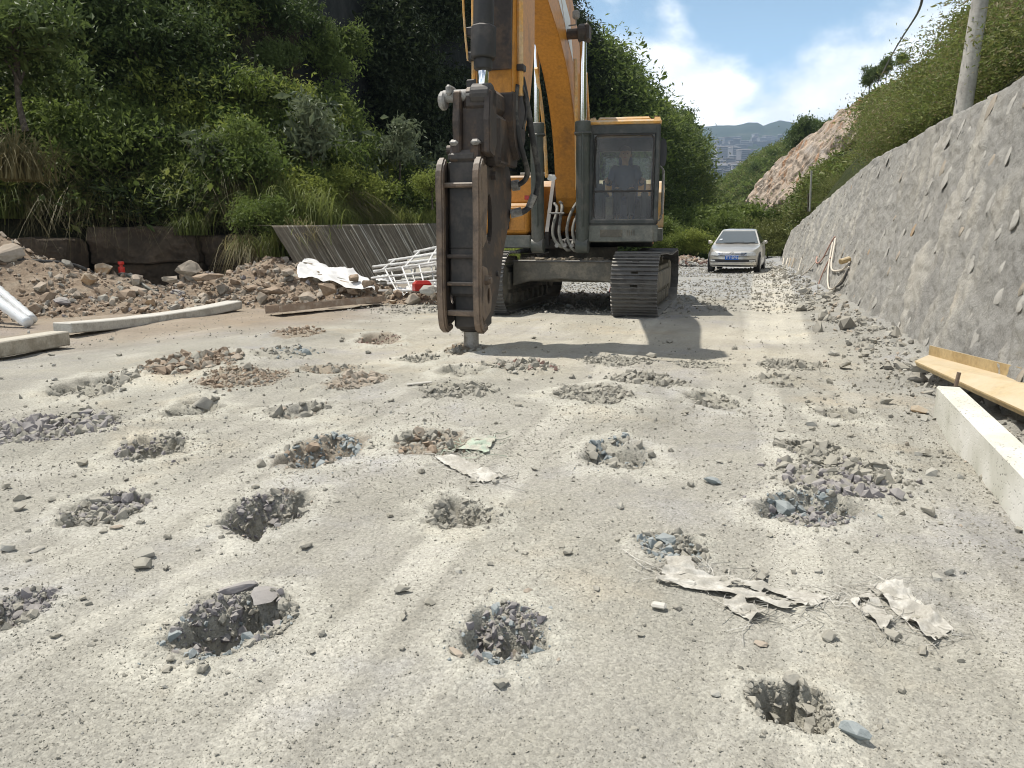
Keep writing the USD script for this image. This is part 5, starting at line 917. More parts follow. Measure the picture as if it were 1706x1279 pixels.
E('chisel', cat(cyl((-.12, -5.86, -.18), (-.12, -5.86, .34), .083, n=26, b=.004)), 'tool_steel', True, parent=br)
E('tip_collar', cat(cyl((-.12, -5.86, .22), (-.12, -5.86, .34), .13, n=22, b=.02)), 'black_steel', parent=br)
E('supply_hose', cat(tube(smoothline([(.30, -5.30, 2.95), (.36, -5.25, 2.6), (.40, -5.1, 2.2), (.42, -5.0, 1.9), (.34, -4.99, 1.62), (.18, -5.1, 1.5)], 30), .034, 10), tube(smoothline([(.28, -5.42, 2.85), (.29, -5.45, 2.4), (.33, -5.3, 2.1), (.3, -5.1, 1.9), (.16, -5.05, 1.82)], 24), .03, 8), tube(smoothline([(.30, -5.35, 2.9), (.37, -5.38, 2.7), (.33, -5.36, 2.4)], 14), .014, 6)), 'hose_rubber', True, parent=br)
E('hose_fitting', cat(cyl((.12, -5.12, 1.5), (.24, -5.08, 1.53), .05, n=12), cyl((.12, -5.05, 1.82), (.2, -5.05, 1.83), .06, n=12), cyl((.37, -5.0, 1.72), (.31, -5.0, 1.58), .042, n=10)), 'worn_bright', parent=br)

# --- the driver, one continuous figure seated in the cab
plain('skin', (.38, .22, .15), .5); plain('shirt_blue', (.075, .10, .16), .85); plain('trousers', (.03, .032, .04), .9); plain('helmet_dark', (.10, .085, .08), .5)
def figure(J, bones, edge=.022, it=8):
    body = None
    for a, b in bones:
        h = m3.Manifold.batch_hull([m3.Manifold.sphere(J[q][1], 20).translate(tuple(J[q][0])) for q in (a, b)]); body = h if body is None else body + h
    mm = body.refine_to_length(edge).to_mesh(); t = trimesh.Trimesh(np.array(mm.vert_properties[:, :3], float), np.array(mm.tri_verts)); t.merge_vertices()
    trimesh.smoothing.filter_taubin(t, iterations=it); return np.array(t.vertices), np.array(t.faces)
def J_(x, y, z, r): return ((x, y, z), r)
jo = {'pel': J_(0, -.02, .11, .125), 'hl': J_(-.09, -.03, .10, .10), 'hr': J_(.09, -.03, .10, .10), 'wai': J_(0, -.01, .28, .125), 'chl': J_(-.08, 0, .47, .115), 'chr': J_(.08, 0, .47, .115), 'shl': J_(-.18, 0, .545, .062), 'shr': J_(.18, 0, .545, .062), 'nk': J_(0, -.01, .60, .055), 'nk2': J_(0, -.03, .68, .05),
      'hd': J_(0, -.045, .79, .088), 'hd2': J_(0, -.035, .83, .092), 'jaw': J_(0, -.085, .725, .05), 'ell': J_(-.265, -.11, .32, .045), 'elr': J_(.265, -.11, .32, .045), 'wrl': J_(-.315, -.34, .335, .03), 'wrr': J_(.315, -.34, .335, .03),
      'pml': J_(-.318, -.40, .335, .033), 'pmr': J_(.318, -.40, .335, .033), 'knl': J_(-.12, -.46, .16, .068), 'knr': J_(.12, -.46, .16, .068), 'anl': J_(-.11, -.58, -.25, .043), 'anr': J_(.11, -.58, -.25, .043), 'tol': J_(-.11, -.74, -.30, .036), 'tor': J_(.11, -.74, -.30, .036),
      'no': J_(0, -.138, .775, .014), 'no2': J_(0, -.125, .81, .012), 'eal': J_(-.092, -.03, .785, .017), 'ear': J_(.092, -.03, .785, .017), 'eal2': J_(-.092, -.03, .755, .011), 'ear2': J_(.092, -.03, .755, .011)}
bn = [('pel', 'wai'), ('hl', 'hr'), ('wai', 'chl'), ('wai', 'chr'), ('chl', 'chr'), ('chl', 'shl'), ('chr', 'shr'), ('chl', 'nk'), ('chr', 'nk'), ('nk', 'nk2'), ('nk2', 'hd'), ('hd', 'hd2'), ('hd', 'jaw'), ('no', 'no2'), ('eal', 'eal2'), ('ear', 'ear2')]
for s in 'lr': bn += [('sh' + s, 'el' + s), ('el' + s, 'wr' + s), ('wr' + s, 'pm' + s), ('h' + s, 'kn' + s), ('kn' + s, 'an' + s), ('an' + s, 'to' + s)]
for s, sg in (('l', -1), ('r', 1)):       # fingers curled round the levers
    for k in range(4):
        bx, bz = sg * .318 + (k - 1.5) * 0, .362 - .019 * k
        jo[f'f{s}{k}a'] = J_(sg * .318 + sg * .012, -.425, bz, .0095); jo[f'f{s}{k}b'] = J_(sg * .318 + sg * .004, -.458 + .004 * k, bz - .004, .009); jo[f'f{s}{k}c'] = J_(sg * .318 - sg * .026, -.452, bz - .008, .008)
        bn += [(f'f{s}{k}a', f'f{s}{k}b'), (f'f{s}{k}b', f'f{s}{k}c')]
    jo[f't{s}a'] = J_(sg * .300, -.39, .365, .012); jo[f't{s}b'] = J_(sg * .282, -.425, .38, .010); jo[f't{s}c'] = J_(sg * .288, -.448, .378, .009); bn += [(f't{s}a', f't{s}b'), (f't{s}b', f't{s}c')]
DV, DF = figure(jo, bn, .016, 5)
dp = np.array([.90, -.14, 1.83]); _q = dp[:2] - [.9, -1.45]; dp[:2] = np.array([.9, -1.45]) + [math.cos(math.radians(7)) * _q[0] - math.sin(math.radians(7)) * _q[1], math.sin(math.radians(7)) * _q[0] + math.cos(math.radians(7)) * _q[1]]
c_, s_ = math.cos(math.radians(-16)), math.sin(math.radians(-16))
dz = float(gz(1.5, 12.6, False)) - .01
drv = thing('person', 'person in a dark blue shirt seated at the levers in the excavator cab', 'person', (1.28 + c_ * dp[0] - s_ * dp[1], 14.05 + s_ * dp[0] + c_ * dp[1], dp[2] + dz), math.radians(-9))
part(drv, 'body', (DV, DF), M['skin'], True)
def shell(sel, off, name, m):
    t = trimesh.Trimesh(DV, DF, process=False); k = sel(DV); keep = k[DF].all(1); F = DF[keep]; u, inv = np.unique(F, return_inverse=True)
    V = DV[u] + t.vertex_normals[u] * off; V[:, 2] += .004 * np.sin(V[:, 0] * 60 + V[:, 1] * 50); part(drv, name, (V, inv.reshape(F.shape)), M[m], True)
shell(lambda v: (v[:, 2] > .10) & (v[:, 2] < .61) & (v[:, 1] > -.28) & ~((abs(v[:, 0]) < .25) & (v[:, 1] < -.16)), .014, 'shirt', 'shirt_blue')
shell(lambda v: (v[:, 2] < .20) & (v[:, 2] > -.26) & (abs(v[:, 0]) < .25), .012, 'trousers', 'trousers')
shell(lambda v: (v[:, 2] > .835) | ((v[:, 2] > .76) & (v[:, 1] > -.01) & (abs(v[:, 0]) < .095)), .016, 'cap', 'helmet_dark')
[part(drv, 'eye', xf(trimesh.creation.icosphere(2, .011), (x, -.118, .80)), M['interior_dark']) for x in (-.033, .033)]; part(drv, 'mouth', box(-.024, .024, -.137, -.125, .732, .739, .002), M['red_lens'])
# ---------------------------------------------------------------- the car
mat('car_paint', {'p': ('principled_bsdf', {'base_color': (.50, .48, .43), 'metallic': .55, 'roughness': .34, 'coat_weight': .6, 'coat_roughness': .06})}, [])
plain('chrome', (.8, .8, .8), .12, 1.0); plain('black_plastic', (.018, .018, .02), .5); plain('tyre_rubber', (.03, .03, .03), .85); plain('plate_blue', (.02, .12, .45), .4); plain('lamp_glass', (.55, .57, .58), .08, .3); plain('alloy', (.45, .45, .45), .35, .9)
mat('car_glass', {'p': ('principled_bsdf', {'base_color': (.02, .035, .045), 'roughness': .04, 'specular_ior_level': .8})}, [])
CW, CLn, CN = .875, 2.28, 4.6
def car_top(y): return np.interp(y, [-2.5, -2.25, -1.9, -.9, .0, 1.5, 2.3], [.66, .70, .80, .95, .97, 1.02, .98])
def car_f(s): return np.interp(s, [0, .12, .4, .72, .93, 1], [.955, .985, 1.0, .992, .968, .94])
ZB = .20
def car_nose(x, z):
    s = clamp01((z - ZB) / (.73 - ZB)); f = car_f(s); q = np.minimum(np.abs(x) / (CW * f), .985)
    return -(CLn * f) * (1 - q ** CN) ** (1 / CN) - .10 * (1 - q * q)
def car_body():
    n = 72; th = np.arange(n) * 2 * np.pi / n; c, s = np.cos(th), np.sin(th)
    ox, oy = CW * np.sign(c) * np.abs(c) ** (2 / CN), CLn * np.sign(s) * np.abs(s) ** (2 / CN)
    R = []
    for lv in (0, .06, .12, .25, .4, .55, .72, .85, .93, 1.0):
        f = car_f(lv); x, y = ox * f, oy * f; y = y - .10 * (1 - (x / CW) ** 2) * (y < 0) * np.abs(s) ** .3; R.append(np.stack([x, y, ZB + lv * (car_top(y) - ZB - .035)], 1))
    for q in (.985, .95, .86, .7, .45, .2, 0.01):
        x, y = ox * .94 * q, oy * .94 * q; y = y - .10 * (1 - (x / CW) ** 2) * (y < 0) * q; R.append(np.stack([x, y, car_top(y) - .03 + .03 * (1 - q ** 4) ** .5 + .012 * (1 - (x / CW) ** 2)], 1))
    V = np.vstack(R); F = []
    for k in range(len(R) - 1):
        for i in range(n):
            j = (i + 1) % n; F += [(k * n + i, k * n + j, k * n + n + j), (k * n + i, k * n + n + j, k * n + n + i)]
    return V, np.array(F)
CAR = thing('car', 'silver beige saloon car parked facing us on the gravel beside the stone wall', 'car', (8.22, 28.3, float(gz(8.2, 28.0, False)) + .0), math.radians(-21))
K = lambda n, m, ma, smooth=False, parent=CAR, **k: part(parent, n, m, M[ma], smooth, **k)
def patch(pts, off=.008, nx=10, nz_=4, thick=.015):
    """A piece lying on the car's nose: pts are the left, right outline given as [(x0, x1, z), ...]."""
    rows = []
    for x0, x1, z in pts: x = np.linspace(x0, x1, nx); rows.append(np.stack([x, car_nose(x, np.full(nx, z)) - off, np.full(nx, z)], 1))
    A = np.stack(rows); m = len(pts); V = A.reshape(-1, 3); return np.vstack([V, V + [0, thick, 0]]), np.vstack([grid_faces(m, nx), grid_faces(m, nx)[:, ::-1] + len(V)])
body = K('body', car_body(), 'car_paint', True)
K('cabin', hull([(sx * x, y, z) for sx in (-1, 1) for x, y, z in ((.80, -.95, .93), (.82, .3, .95), (.80, 1.9, .98), (.60, -.16, 1.40), (.57, -.05, 1.445), (.55, .5, 1.47), (.55, .9, 1.455), (.58, 1.15, 1.40), (.40, .4, 1.485))]), 'car_paint', 25)
ws = lambda a, b: tuple(np.array(a) + (np.array(b) - np.array(a)) * 1.0)
def quadp(p, off): p = np.array(p, float); n = np.cross(p[1] - p[0], p[2] - p[0]); n /= np.linalg.norm(n); return np.vstack([p + n * off, p - n * .01]), np.array([[0, 1, 2], [0, 2, 3], [4, 6, 5], [4, 7, 6]])
K('windscreen', quadp([(-.73, -.90, .97), (.73, -.90, .97), (.555, -.19, 1.385), (-.555, -.19, 1.385)], .012), 'car_glass')
K('wiper', tube([(-.45, -.94, .985), (-.1, -.90, 1.0), (.25, -.88, 1.02)], .010, 6), 'black_plastic'); K('wiper', tube([(.1, -.95, .98), (.4, -.90, 1.0), (.62, -.87, 1.02)], .010, 6), 'black_plastic')
for sx in (-1, 1):
    q = [(sx * .797, -.62, .985), (sx * .80, .28, .985), (sx * .585, .34, 1.405), (sx * .60, -.05, 1.375)]; q2 = [(sx * .80, .36, .985), (sx * .79, 1.35, 1.0), (sx * .595, 1.0, 1.395), (sx * .585, .42, 1.405)]
    for p in (q, q2): K('side_window', quadp(p if sx > 0 else p[::-1], .014), 'car_glass')
    K('wing_mirror', cat(xf(trimesh.creation.icosphere(2, 1), (0, 0, 0)),) if False else hull([(sx * (.90 + .10 * a), -.62 + .05 * b, 1.02 + .06 * c) for a in (0, 1) for b in (-.6, 1) for c in (-1, .9)] + [(sx * .84, -.60, 1.0), (sx * 1.02, -.60, 1.03), (sx * .95, -.69, 1.03)]), 'car_paint', 40)
    K('headlight', patch([(sx * .83, sx * .40, .575), (sx * .845, sx * .43, .63), (sx * .85, sx * .47, .67), (sx * .84, sx * .60, .70)][::1], .012), 'lamp_glass')
    K('fog_lamp', patch([(sx * .73, sx * .56, .385), (sx * .73, sx * .55, .43)], .022), 'lamp_glass')
    for yy in (-1.42, 1.25):
        w = K('wheel', cat(cyl((sx * .66, yy, .315), (sx * .868, yy, .315), .315, n=30, b=.03)), 'tyre_rubber', 30); K('rim', cat(cyl((sx * .80, yy, .315), (sx * .876, yy, .315), .205, n=24, b=.01), [cyl((sx * .874, yy, .315), (sx * .874, yy + .19 * math.cos(a), .315 + .19 * math.sin(a)), .022, n=6) for a in np.arange(5) * 1.2566]), 'alloy', parent=w)
        K('wheel_arch', prism(Point(yy, .33).buffer(.365), sx * .845 - .01, sx * .845 + .012, 'yz'), 'black_plastic')
    K('door_handle', box(sx * .872 - .012, sx * .872 + .012, .05, .22, .80, .825, .008), 'chrome')
gr = K('grille', patch([(-.47, .47, .57), (-.50, .50, .62), (-.52, .52, .675)], .010, 16), 'black_plastic')
for z in (.598, .637, .672): K('grille_bar', patch([(-.47, .47, z - .006), (-.47, .47, z + .006)], .020, 16), 'chrome', parent=gr)
K('lower_intake', patch([(-.70, .70, .33), (-.76, .76, .37), (-.76, .76, .43), (-.72, .72, .455)], .010, 20), 'black_plastic')
K('chrome_strip', patch([(-.76, .76, .345), (-.77, .77, .36)], .018, 20), 'chrome'); K('lip', patch([(-.72, .72, .225), (-.75, .75, .26)], .012, 20), 'black_plastic')
em = K('emblem', (lambda y: cat(*[tube([(.068 * math.cos(a), y, .637 + .068 * math.sin(a)) for a in np.linspace(0, 2 * np.pi, 25)], .007, 6), tube([(-.028, y, .695), (0, y, .648), (.028, y, .695)], .006, 5), tube([(-.055, y, .672), (-.026, y, .585), (0, y, .636), (.026, y, .585), (.055, y, .672)], .006, 5)]))(float(car_nose(np.array(0.), np.array(.637))) - .03), 'chrome')
py = float(car_nose(np.array(0.), np.array(.50))) - .022
pl = K('number_plate', box(-.22, .22, py - .008, py + .004, .435, .575, .003), 'plate_blue')
def letters(t, h, x, z, y): v, f = cat(meshkit.text_mesh(t, h, .003, True)); return np.stack([v[:, 0] + x, y - v[:, 2], v[:, 1] + z], 1), f
K('plate_letters', cat(letters('T·2F91', .075, -.115, .468, py - .009), tube([(-.19, py - .011, .54), (-.13, py - .011, .54)], .005, 5), tube([(-.19, py - .011, .51), (-.13, py - .011, .51)], .005, 5), tube([(-.16, py - .011, .555), (-.16, py - .011, .47)], .005, 5), tube([(-.185, py - .011, .47), (-.135, py - .011, .47)], .005, 5)), 'white_paint', parent=pl)
K('sticker', quadp([(-.62, -.76, 1.06), (-.52, -.76, 1.06), (-.50, -.68, 1.11), (-.58, -.68, 1.11)], .02), 'lamp_glass')

# ---------------------------------------------------------------- spoil heaps at left, with their rocks
mat('spoil_soil', {'g': ('geometry', {}), 'n': ('noise_texture', {'scale': 1.6, 'detail': 9.0, 'roughness': .68}), 'r': ('rgb_ramp', {'ramp': [(.28, (.19, .14, .105)), (.45, (.29, .225, .165)), (.58, (.375, .305, .23)), (.72, (.45, .39, .31))]}),
    'n2': ('noise_texture', {'scale': 13.0, 'detail': 9.0, 'roughness': .75}), 'b': ('bump', {'strength': .9, 'distance': .09}), 'mv': ('map_range', {'from_min': .3, 'from_max': .7, 'to_min': .75, 'to_max': 1.2}), 'c': ('mix', {'mix_type': 'multiply', 'fac': 1.0}), 'p': ('principled_bsdf', {'roughness': 1.0, 'specular_ior_level': .1})},
    [('g.position', 'n.vector'), ('g.position', 'n2.vector'), ('n.fac', 'r.fac'), ('r.color', 'c.color1'), ('n2.fac', 'mv.value'), ('mv.result', 'c.color2'), ('c.color', 'p.base_color'), ('n2.fac', 'b.height'), ('b.normal', 'p.normal')])
HEAPS = [  # name, label, list of (cx, cy, rx, ry, h), rocks, seed
 ('left', 'tall brown spoil heap at the left edge of the picture', [(-9.3, 14.0, 2.9, 1.7, 1.22), (-7.6, 14.3, 1.9, 1.2, .62), (-11.5, 13.5, 2.5, 2, 1.3)], 46, 1),
 ('mid', 'long brown spoil heap of rubble left of the white tarpaulin', [(-4.75, 15.6, 2.0, 1.5, .92), (-6.0, 15.0, 1.3, 1.0, .62), (-3.3, 15.2, 1.6, 1.1, .48), (-2.0, 14.9, 1.0, .7, .28)], 70, 2),
 ('low', 'low dark spread of rubble in front of the two spoil heaps', [(-7.4, 12.9, 1.9, 1.0, .30), (-6.0, 13.1, 1.5, .9, .34), (-8.6, 12.2, 1.6, 1.0, .26), (-4.6, 14.0, 1.4, .8, .26)], 60, 3)]
def heap_z(x, y, parts_):
    z = np.zeros(np.shape(x))
    for cx, cy, rx, ry, h in parts_:
        r = np.sqrt(((x - cx) / rx) ** 2 + ((y - cy) / ry) ** 2); z = np.maximum(z, h * np.clip(1 - r, 0, 1) ** .85 * (1 + .35 * nz(x, y, 1.3, 131, 3)) - .0)
    return z * (1 + .25 * nz(x, y, 3.3, 132, 3)) + (z > .02) * (.10 * nz(x, y, 5.0, 133, 3) + .05 * nz(x, y, 14, 134, 2)) * np.minimum(1, z / .15)
def all_heaps(x, y): return np.maximum.reduce([heap_z(x, y, h[2]) for h in HEAPS])
for nm, lab, ps, nr, sd in HEAPS:
    rg = np.random.default_rng(500 + sd); x0, x1 = min(p[0] - p[2] for p in ps), max(p[0] + p[2] for p in ps); y0, y1 = min(p[1] - p[3] for p in ps), max(p[1] + p[3] for p in ps)
    xs, ys_ = np.arange(x0, x1, .045), np.arange(y0, y1, .045); X, Y = np.meshgrid(xs, ys_, indexing='ij'); Z = gz(X, Y, False) + heap_z(X, Y, ps) - .05
    hp = thing('spoil_heap', lab, 'spoil heap', (0, 0, 0)); part(hp, 'soil', (np.stack([X, Y, Z], -1).reshape(-1, 3), grid_faces(len(xs), len(ys_))[:, ::-1]), M['spoil_soil'], True)
    def pick(n):
        a, b = rg.uniform(x0, x1, n * 6), rg.uniform(y0, y1, n * 6); k = heap_z(a, b, ps) > .05; a, b = a[k][:n], b[k][:n]; return a, b, gz(a, b, False) + heap_z(a, b, ps) - .05
    a, b, c = pick(nr)
    for k in range(len(a)):
        s = float(np.exp(rg.normal(-2.4, .42))) * (1.2 if nm == 'mid' else 1.0); st = lump(rg, 16, .08) if s > .13 else stone(rg, .75)
        ma = rg.choice(['rock_brown', 'rock_tan', 'rock_tan', 'rock_grey', 'rock_purple', 'rock_orange'], p=[.44, .30, .14, .06, .02, .04])
        part(hp, 'rock', xf(st, (a[k], b[k], c[k] + s * .3), rotz=rg.uniform(0, 6), rotx=rg.normal(0, .4), scale=s), M[ma])
    n = 2300 if nm != 'low' else 2000; a, b, c = pick(n); n = len(a); sc = np.exp(rg.normal(-3.35, .5, n))
    scatter('clods', [(PEB[k % 6], M[['rock_brown', 'rock_tan', 'rock_brown', 'rock_grey', 'rock_purple', 'rock_brown'][k]], False) for k in range(6)], np.stack([a, b, c + sc * .3], 1), rg.choice(6, n, p=[.28, .32, .15, .13, .02, .10]), randquat(rg, n), sc, parent=hp.GetPath())
def hz(x, y): return float(gz(x, y, False) + all_heaps(np.array(x), np.array(y)) - .05)
# big named rocks on and before the heaps
rb = np.random.default_rng(9)
def boulder(u, v, Y, s0, ma, lab, sq=(1, 1, 1), sunk=.25, name='boulder', rough=.09):
    s = s0 * (.9 if Y else .78); p = at(u, v, Y) if Y else onground(u, v); st = lump(rb, 20, .13); V = st[0] * s * np.asarray(sq)
    a = rb.uniform(0, 6.28); c_, s_ = math.cos(a), math.sin(a); V = V @ np.array([[c_, s_, 0], [-s_, c_, 0], [0, 0, 1]])
    z = hz(p[0], p[1]) if p[1] > 10 else float(gz(p[0], p[1]))
    if Y and p[2] > z + .05: z = p[2]
    solo(name, (V + [p[0], p[1], z + s * sq[2] * (.75 - sunk) * .8], st[1]), M[ma], lab, 'rock')
for q in ((312, 455, 14.8, .34, 'rock_tan', 'pale tan boulder standing tallest between the two heaps', (1.2, .9, .8)), (345, 466, 14.3, .30, 'rock_brown', 'flat tan slab boulder leaning right of the tallest one', (1.4, 1, .5)), (175, 460, 14.4, .25, 'rock_orange', 'orange stained boulder near the red valve', (1, 1, .8)), (150, 482, 13.6, .2, 'rock_orange', 'rusty boulder below the hose at left', (1, .9, 1)), (105, 510, 12.6, .2, 'rock_purple', 'rounded pinkish boulder behind the long grey beam', (1.3, 1, .75)),
          (172, 508, 12.8, .15, 'rock_grey', 'pointed grey boulder behind the long grey beam', (.8, 1, 1.1)), (285, 470, 14.0, .2, 'rock_tan', 'light boulder left of the leaning slab', (1.1, 1, .7)), (340, 498, 13.4, .18, 'rock_tan', 'grey block at the foot of the long heap', (1, 1, .8)), (455, 490, 13.8, .26, 'rock_brown', 'large brown block low on the long heap', (1.3, .9, .6)), (545, 487, 13.6, .2, 'rock_brown', 'brown block under the tarpaulin end', (1.1, .9, .9)),
          (480, 458, 14.8, .17, 'rock_tan', 'light block near the tarpaulin', (1, 1, .8)), (612, 478, 14.4, .2, 'rock_brown', 'square brown block between tarpaulin and white frames', (1, 1, .9)), (590, 468, 14.8, .2, 'rock_brown', 'dark block at the right end of the tarpaulin', (1.1, 1, .8)), (648, 490, 14.0, .16, 'rock_tan', 'pale block before the white frames', (1.2, 1, .7)), (718, 488, 13.8, .22, 'rock_pale', 'pale block beside the breaker at the white frames', (1.3, 1, .7)), (20, 450, 13.6, .35, 'rock_tan', 'big brown boulder low on the left heap', (1.1, 1, .9)),
          (1537, 628, None, .19, 'rock_grey', 'grey rock under the end of the yellow board', (1.2, 1, .8)), (1525, 640, None, .15, 'rock_dark', 'dark rock in the rubble left of the curb stone', (1, 1, .8)), (1530, 690, None, .085, 'rock_orange', 'orange brown rock left of the curb stone', (1.5, 1, .8)), (1650, 683, None, .12, 'rock_dark', 'round dark concrete lump under the yellow board', (1, 1, 1)), (1392, 592, None, .13, 'rock_pale', 'pale flat rock lying before the stone wall', (1.5, .8, .6)), (1382, 493, 15.2, .2, 'rock_dark', 'dark flat rock under the hoses on the wall', (1.6, .8, .5)), (1338, 486, 15.8, .13, 'rock_pale', 'white rounded bag like rock at the wall foot', (1, 1, .9)),
          (1186, 808, None, .055, 'rock_teal', 'blue grey rock lump left of the large double pit', (1.3, 1, .8)), (1305, 838, None, .085, 'rock_teal', 'blue grey rock on the rim of the large double pit', (1.0, 1, .9)), (1352, 810, None, .05, 'rock_grey', 'light grey rock in the middle of the large double pit', (1, 1, .9)), (1425, 1218, None, .055, 'rock_teal', 'pale bluish rock beside the lower right pit', (1.2, 1, .9)), (1108, 908, None, .07, 'rock_teal', 'bluish lump in the crumbled pit', (1, 1, .8)), (550, 748, None, .11, 'rock_teal', 'flat blue grey slab in the bluish pit', (1.5, 1, .5)), (520, 742, None, .08, 'rock_brown', 'brown block left in the bluish pit', (1, 1, .8)),
          (408, 628, None, .12, 'rock_dark', 'dark flat rock on the left rubble mound', (1.5, 1, .6)), (336, 678, None, .11, 'rock_grey', 'leaning grey slab in the half closed pit', (1.2, .5, 1.0)), (720, 752, None, .075, 'rock_brown', 'round brown lump in the ragged pit', (1.1, 1, .9)), (1178, 668, None, .07, 'rock_dark', 'dark grey lump in the round filled pit', (1, 1, 1)), (440, 980, None, .10, 'rock_purple', 'purple slab lying over the largest foreground pit', (1.2, .9, .4)), (468, 1003, None, .06, 'rock_purple', 'purple split rock right in the largest foreground pit', (1.3, .8, .6)), (395, 975, None, .075, 'rock_purple', 'dark flat rock at the back of the largest foreground pit', (1.4, .6, .5)), (388, 1062, None, .03, 'rock_grey', 'rounded grey stone low in the largest foreground pit', (1, 1, .9)), (420, 1072, None, .035, 'rock_grey', 'flat grey stone at the front of the largest foreground pit', (1.4, .8, .6)),
          (853, 1035, None, .022, 'rock_teal', 'blue stone high in the conical foreground pit', (1, 1, 1)), (868, 1048, None, .024, 'rock_teal', 'largest blue stone in the conical foreground pit', (1, 1, 1)), (830, 1048, None, .026, 'rock_grey', 'light stone at the back of the conical foreground pit', (1.1, 1, .9)), (880, 993, None, .022, 'rock_tan', 'pale stone above the conical foreground pit', (1.3, 1, .7)), (993, 986, None, .022, 'rock_grey', 'grey stone right of the conical foreground pit', (1.4, 1, .8)), (760, 1092, None, .035, 'rock_tan', 'tan flake left of the conical foreground pit', (1.5, .8, .6)),
          (1558, 966, None, .030, 'rock_pale', 'left one of three white stones at right', (1.3, 1, .8)), (1580, 958, None, .034, 'rock_pale', 'tallest of three white stones at right', (1, 1, 1.1)), (1603, 957, None, .024, 'rock_pale', 'smallest of three white stones at right', (1.2, 1, .8)), (1363, 952, None, .025, 'rock_pale', 'white stone alone in the right foreground', (1.2, 1, .8)), (1268, 1066, None, .03, 'rock_tan', 'pale flat stone above the lower right pit', (1.4, 1, .5)), (1318, 1128, None, .045, 'rock_grey', 'knobbly lump on the back edge of the lower right pit', (1.2, 1, .8)), (1350, 1150, None, .04, 'rock_dark', 'dark lump in the lower right pit', (1.1, 1, .9)), (1296, 1160, None, .04, 'rock_dark', 'dark lump left in the lower right pit', (1, 1, .9)),
          (212, 828, None, .055, 'rock_purple', 'grey purple block in the left middle pit', (1, 1, 1)), (163, 828, None, .07, 'rock_grey', 'slab on the back of the left middle pit', (1.3, .8, .6)), (455, 838, None, .045, 'rock_purple', 'upright purple stone in the deep round pit', (.7, .7, 1.2)), (470, 842, None, .04, 'rock_teal', 'light stone beside the upright purple stone', (1, .8, 1)), (438, 862, None, .045, 'rock_tan', 'upright tan splinter in the deep round pit', (.6, .6, 1.3)), (193, 870, None, .04, 'rock_tan', 'flat pale stone below the left middle pit', (1.4, .8, .5)), (1390, 715, None, .05, 'rock_pale', 'pale stone in front of the small right pit', (1.3, 1, .7)), (60, 900, None, .04, 'rock_pale', 'pale flat stone at the left edge', (1.4, 1, .5))): boulder(*q)
# loose single stones on the road
rl = np.random.default_rng(31); got = 0
while got < 150:
    y = 1.9 * (9.5 / 1.9) ** rl.random(); x = rl.uniform(-.7, .68) * y * 1.0
    if x > WALL_X(y) - .3 or any(abs(x - p[0]) < p[2] and abs(y - p[1]) < p[3] for p in PIT): continue
    near = float(np.exp(-max(WALL_X(y) - x, 0) / .9)); s = float(np.exp(rl.normal(-3.75, .35))) * (y / 3.5) ** .55 * (1 + .8 * near)
    if rl.random() > .35 + near: 
        if rl.random() < .3: continue
    ma, cn = [('pebble_grey', 'grey'), ('pebble_tan', 'tan'), ('rock_pale', 'pale'), ('rock_dark', 'dark')][rl.choice(4, p=[.42, .28, .18, .12])]
    st = stone(rl, .62); solo('loose_stone', xf(st, (x, y, float(gz(x, y)) + s * .35), rotz=rl.uniform(0, 6.28), scale=s), M[ma], f'small loose {cn} stone on the road in the ' + (lambda q: ('near ' if q[1] > 960 else 'middle ' if q[1] > 740 else 'far ') + ('left' if q[0] < 500 else 'centre left' if q[0] < 850 else 'centre right' if q[0] < 1200 else 'right'))(proj(np.array([x, y, 0.0]))), 'stone', f'loose {cn} stones on the road'); got += 1
# rubble strip along the foot of the stone wall
n = 1300; yy = 3.0 * (30 / 3.0) ** rl.random(n); xx = WALL_X(yy) - np.abs(rl.normal(0, .38, n)) - .03; sc = np.exp(rl.normal(-3.75, .55, n)) * np.clip(yy / 8, .6, 1.3)
scatter('wall_foot_rubble', [(PEB[k], M[['rock_grey', 'rock_dark', 'rock_tan', 'rock_grey', 'rock_pale', 'rock_grey'][k]], False) for k in range(6)], np.stack([xx, yy, gz(xx, yy) + sc * .3], 1), rl.integers(0, 6, n), randquat(rl, n), sc, label='grey rubble fallen along the foot of the stone wall', cat='rubble')
n = 420; xx, yy = rl.normal(5.3, .45, n) + 2.1, rl.normal(33, .5, n); sc = np.exp(rl.normal(-2.5, .4, n)); rr = np.hypot((xx - 7.4) / .9, (yy - 33) / 1.0)
scatter('red_rubble', [(PEB[k], M[['rock_red', 'rock_brown', 'rock_pale', 'rock_red'][k]], False) for k in range(4)], np.stack([xx, yy, gz(xx, yy, False) + .38 * np.clip(1 - rr / 2, 0, 1)], 1), rl.integers(0, 4, n), randquat(rl, n), sc, label='reddish heap of broken bricks left of the car', cat='rubble')

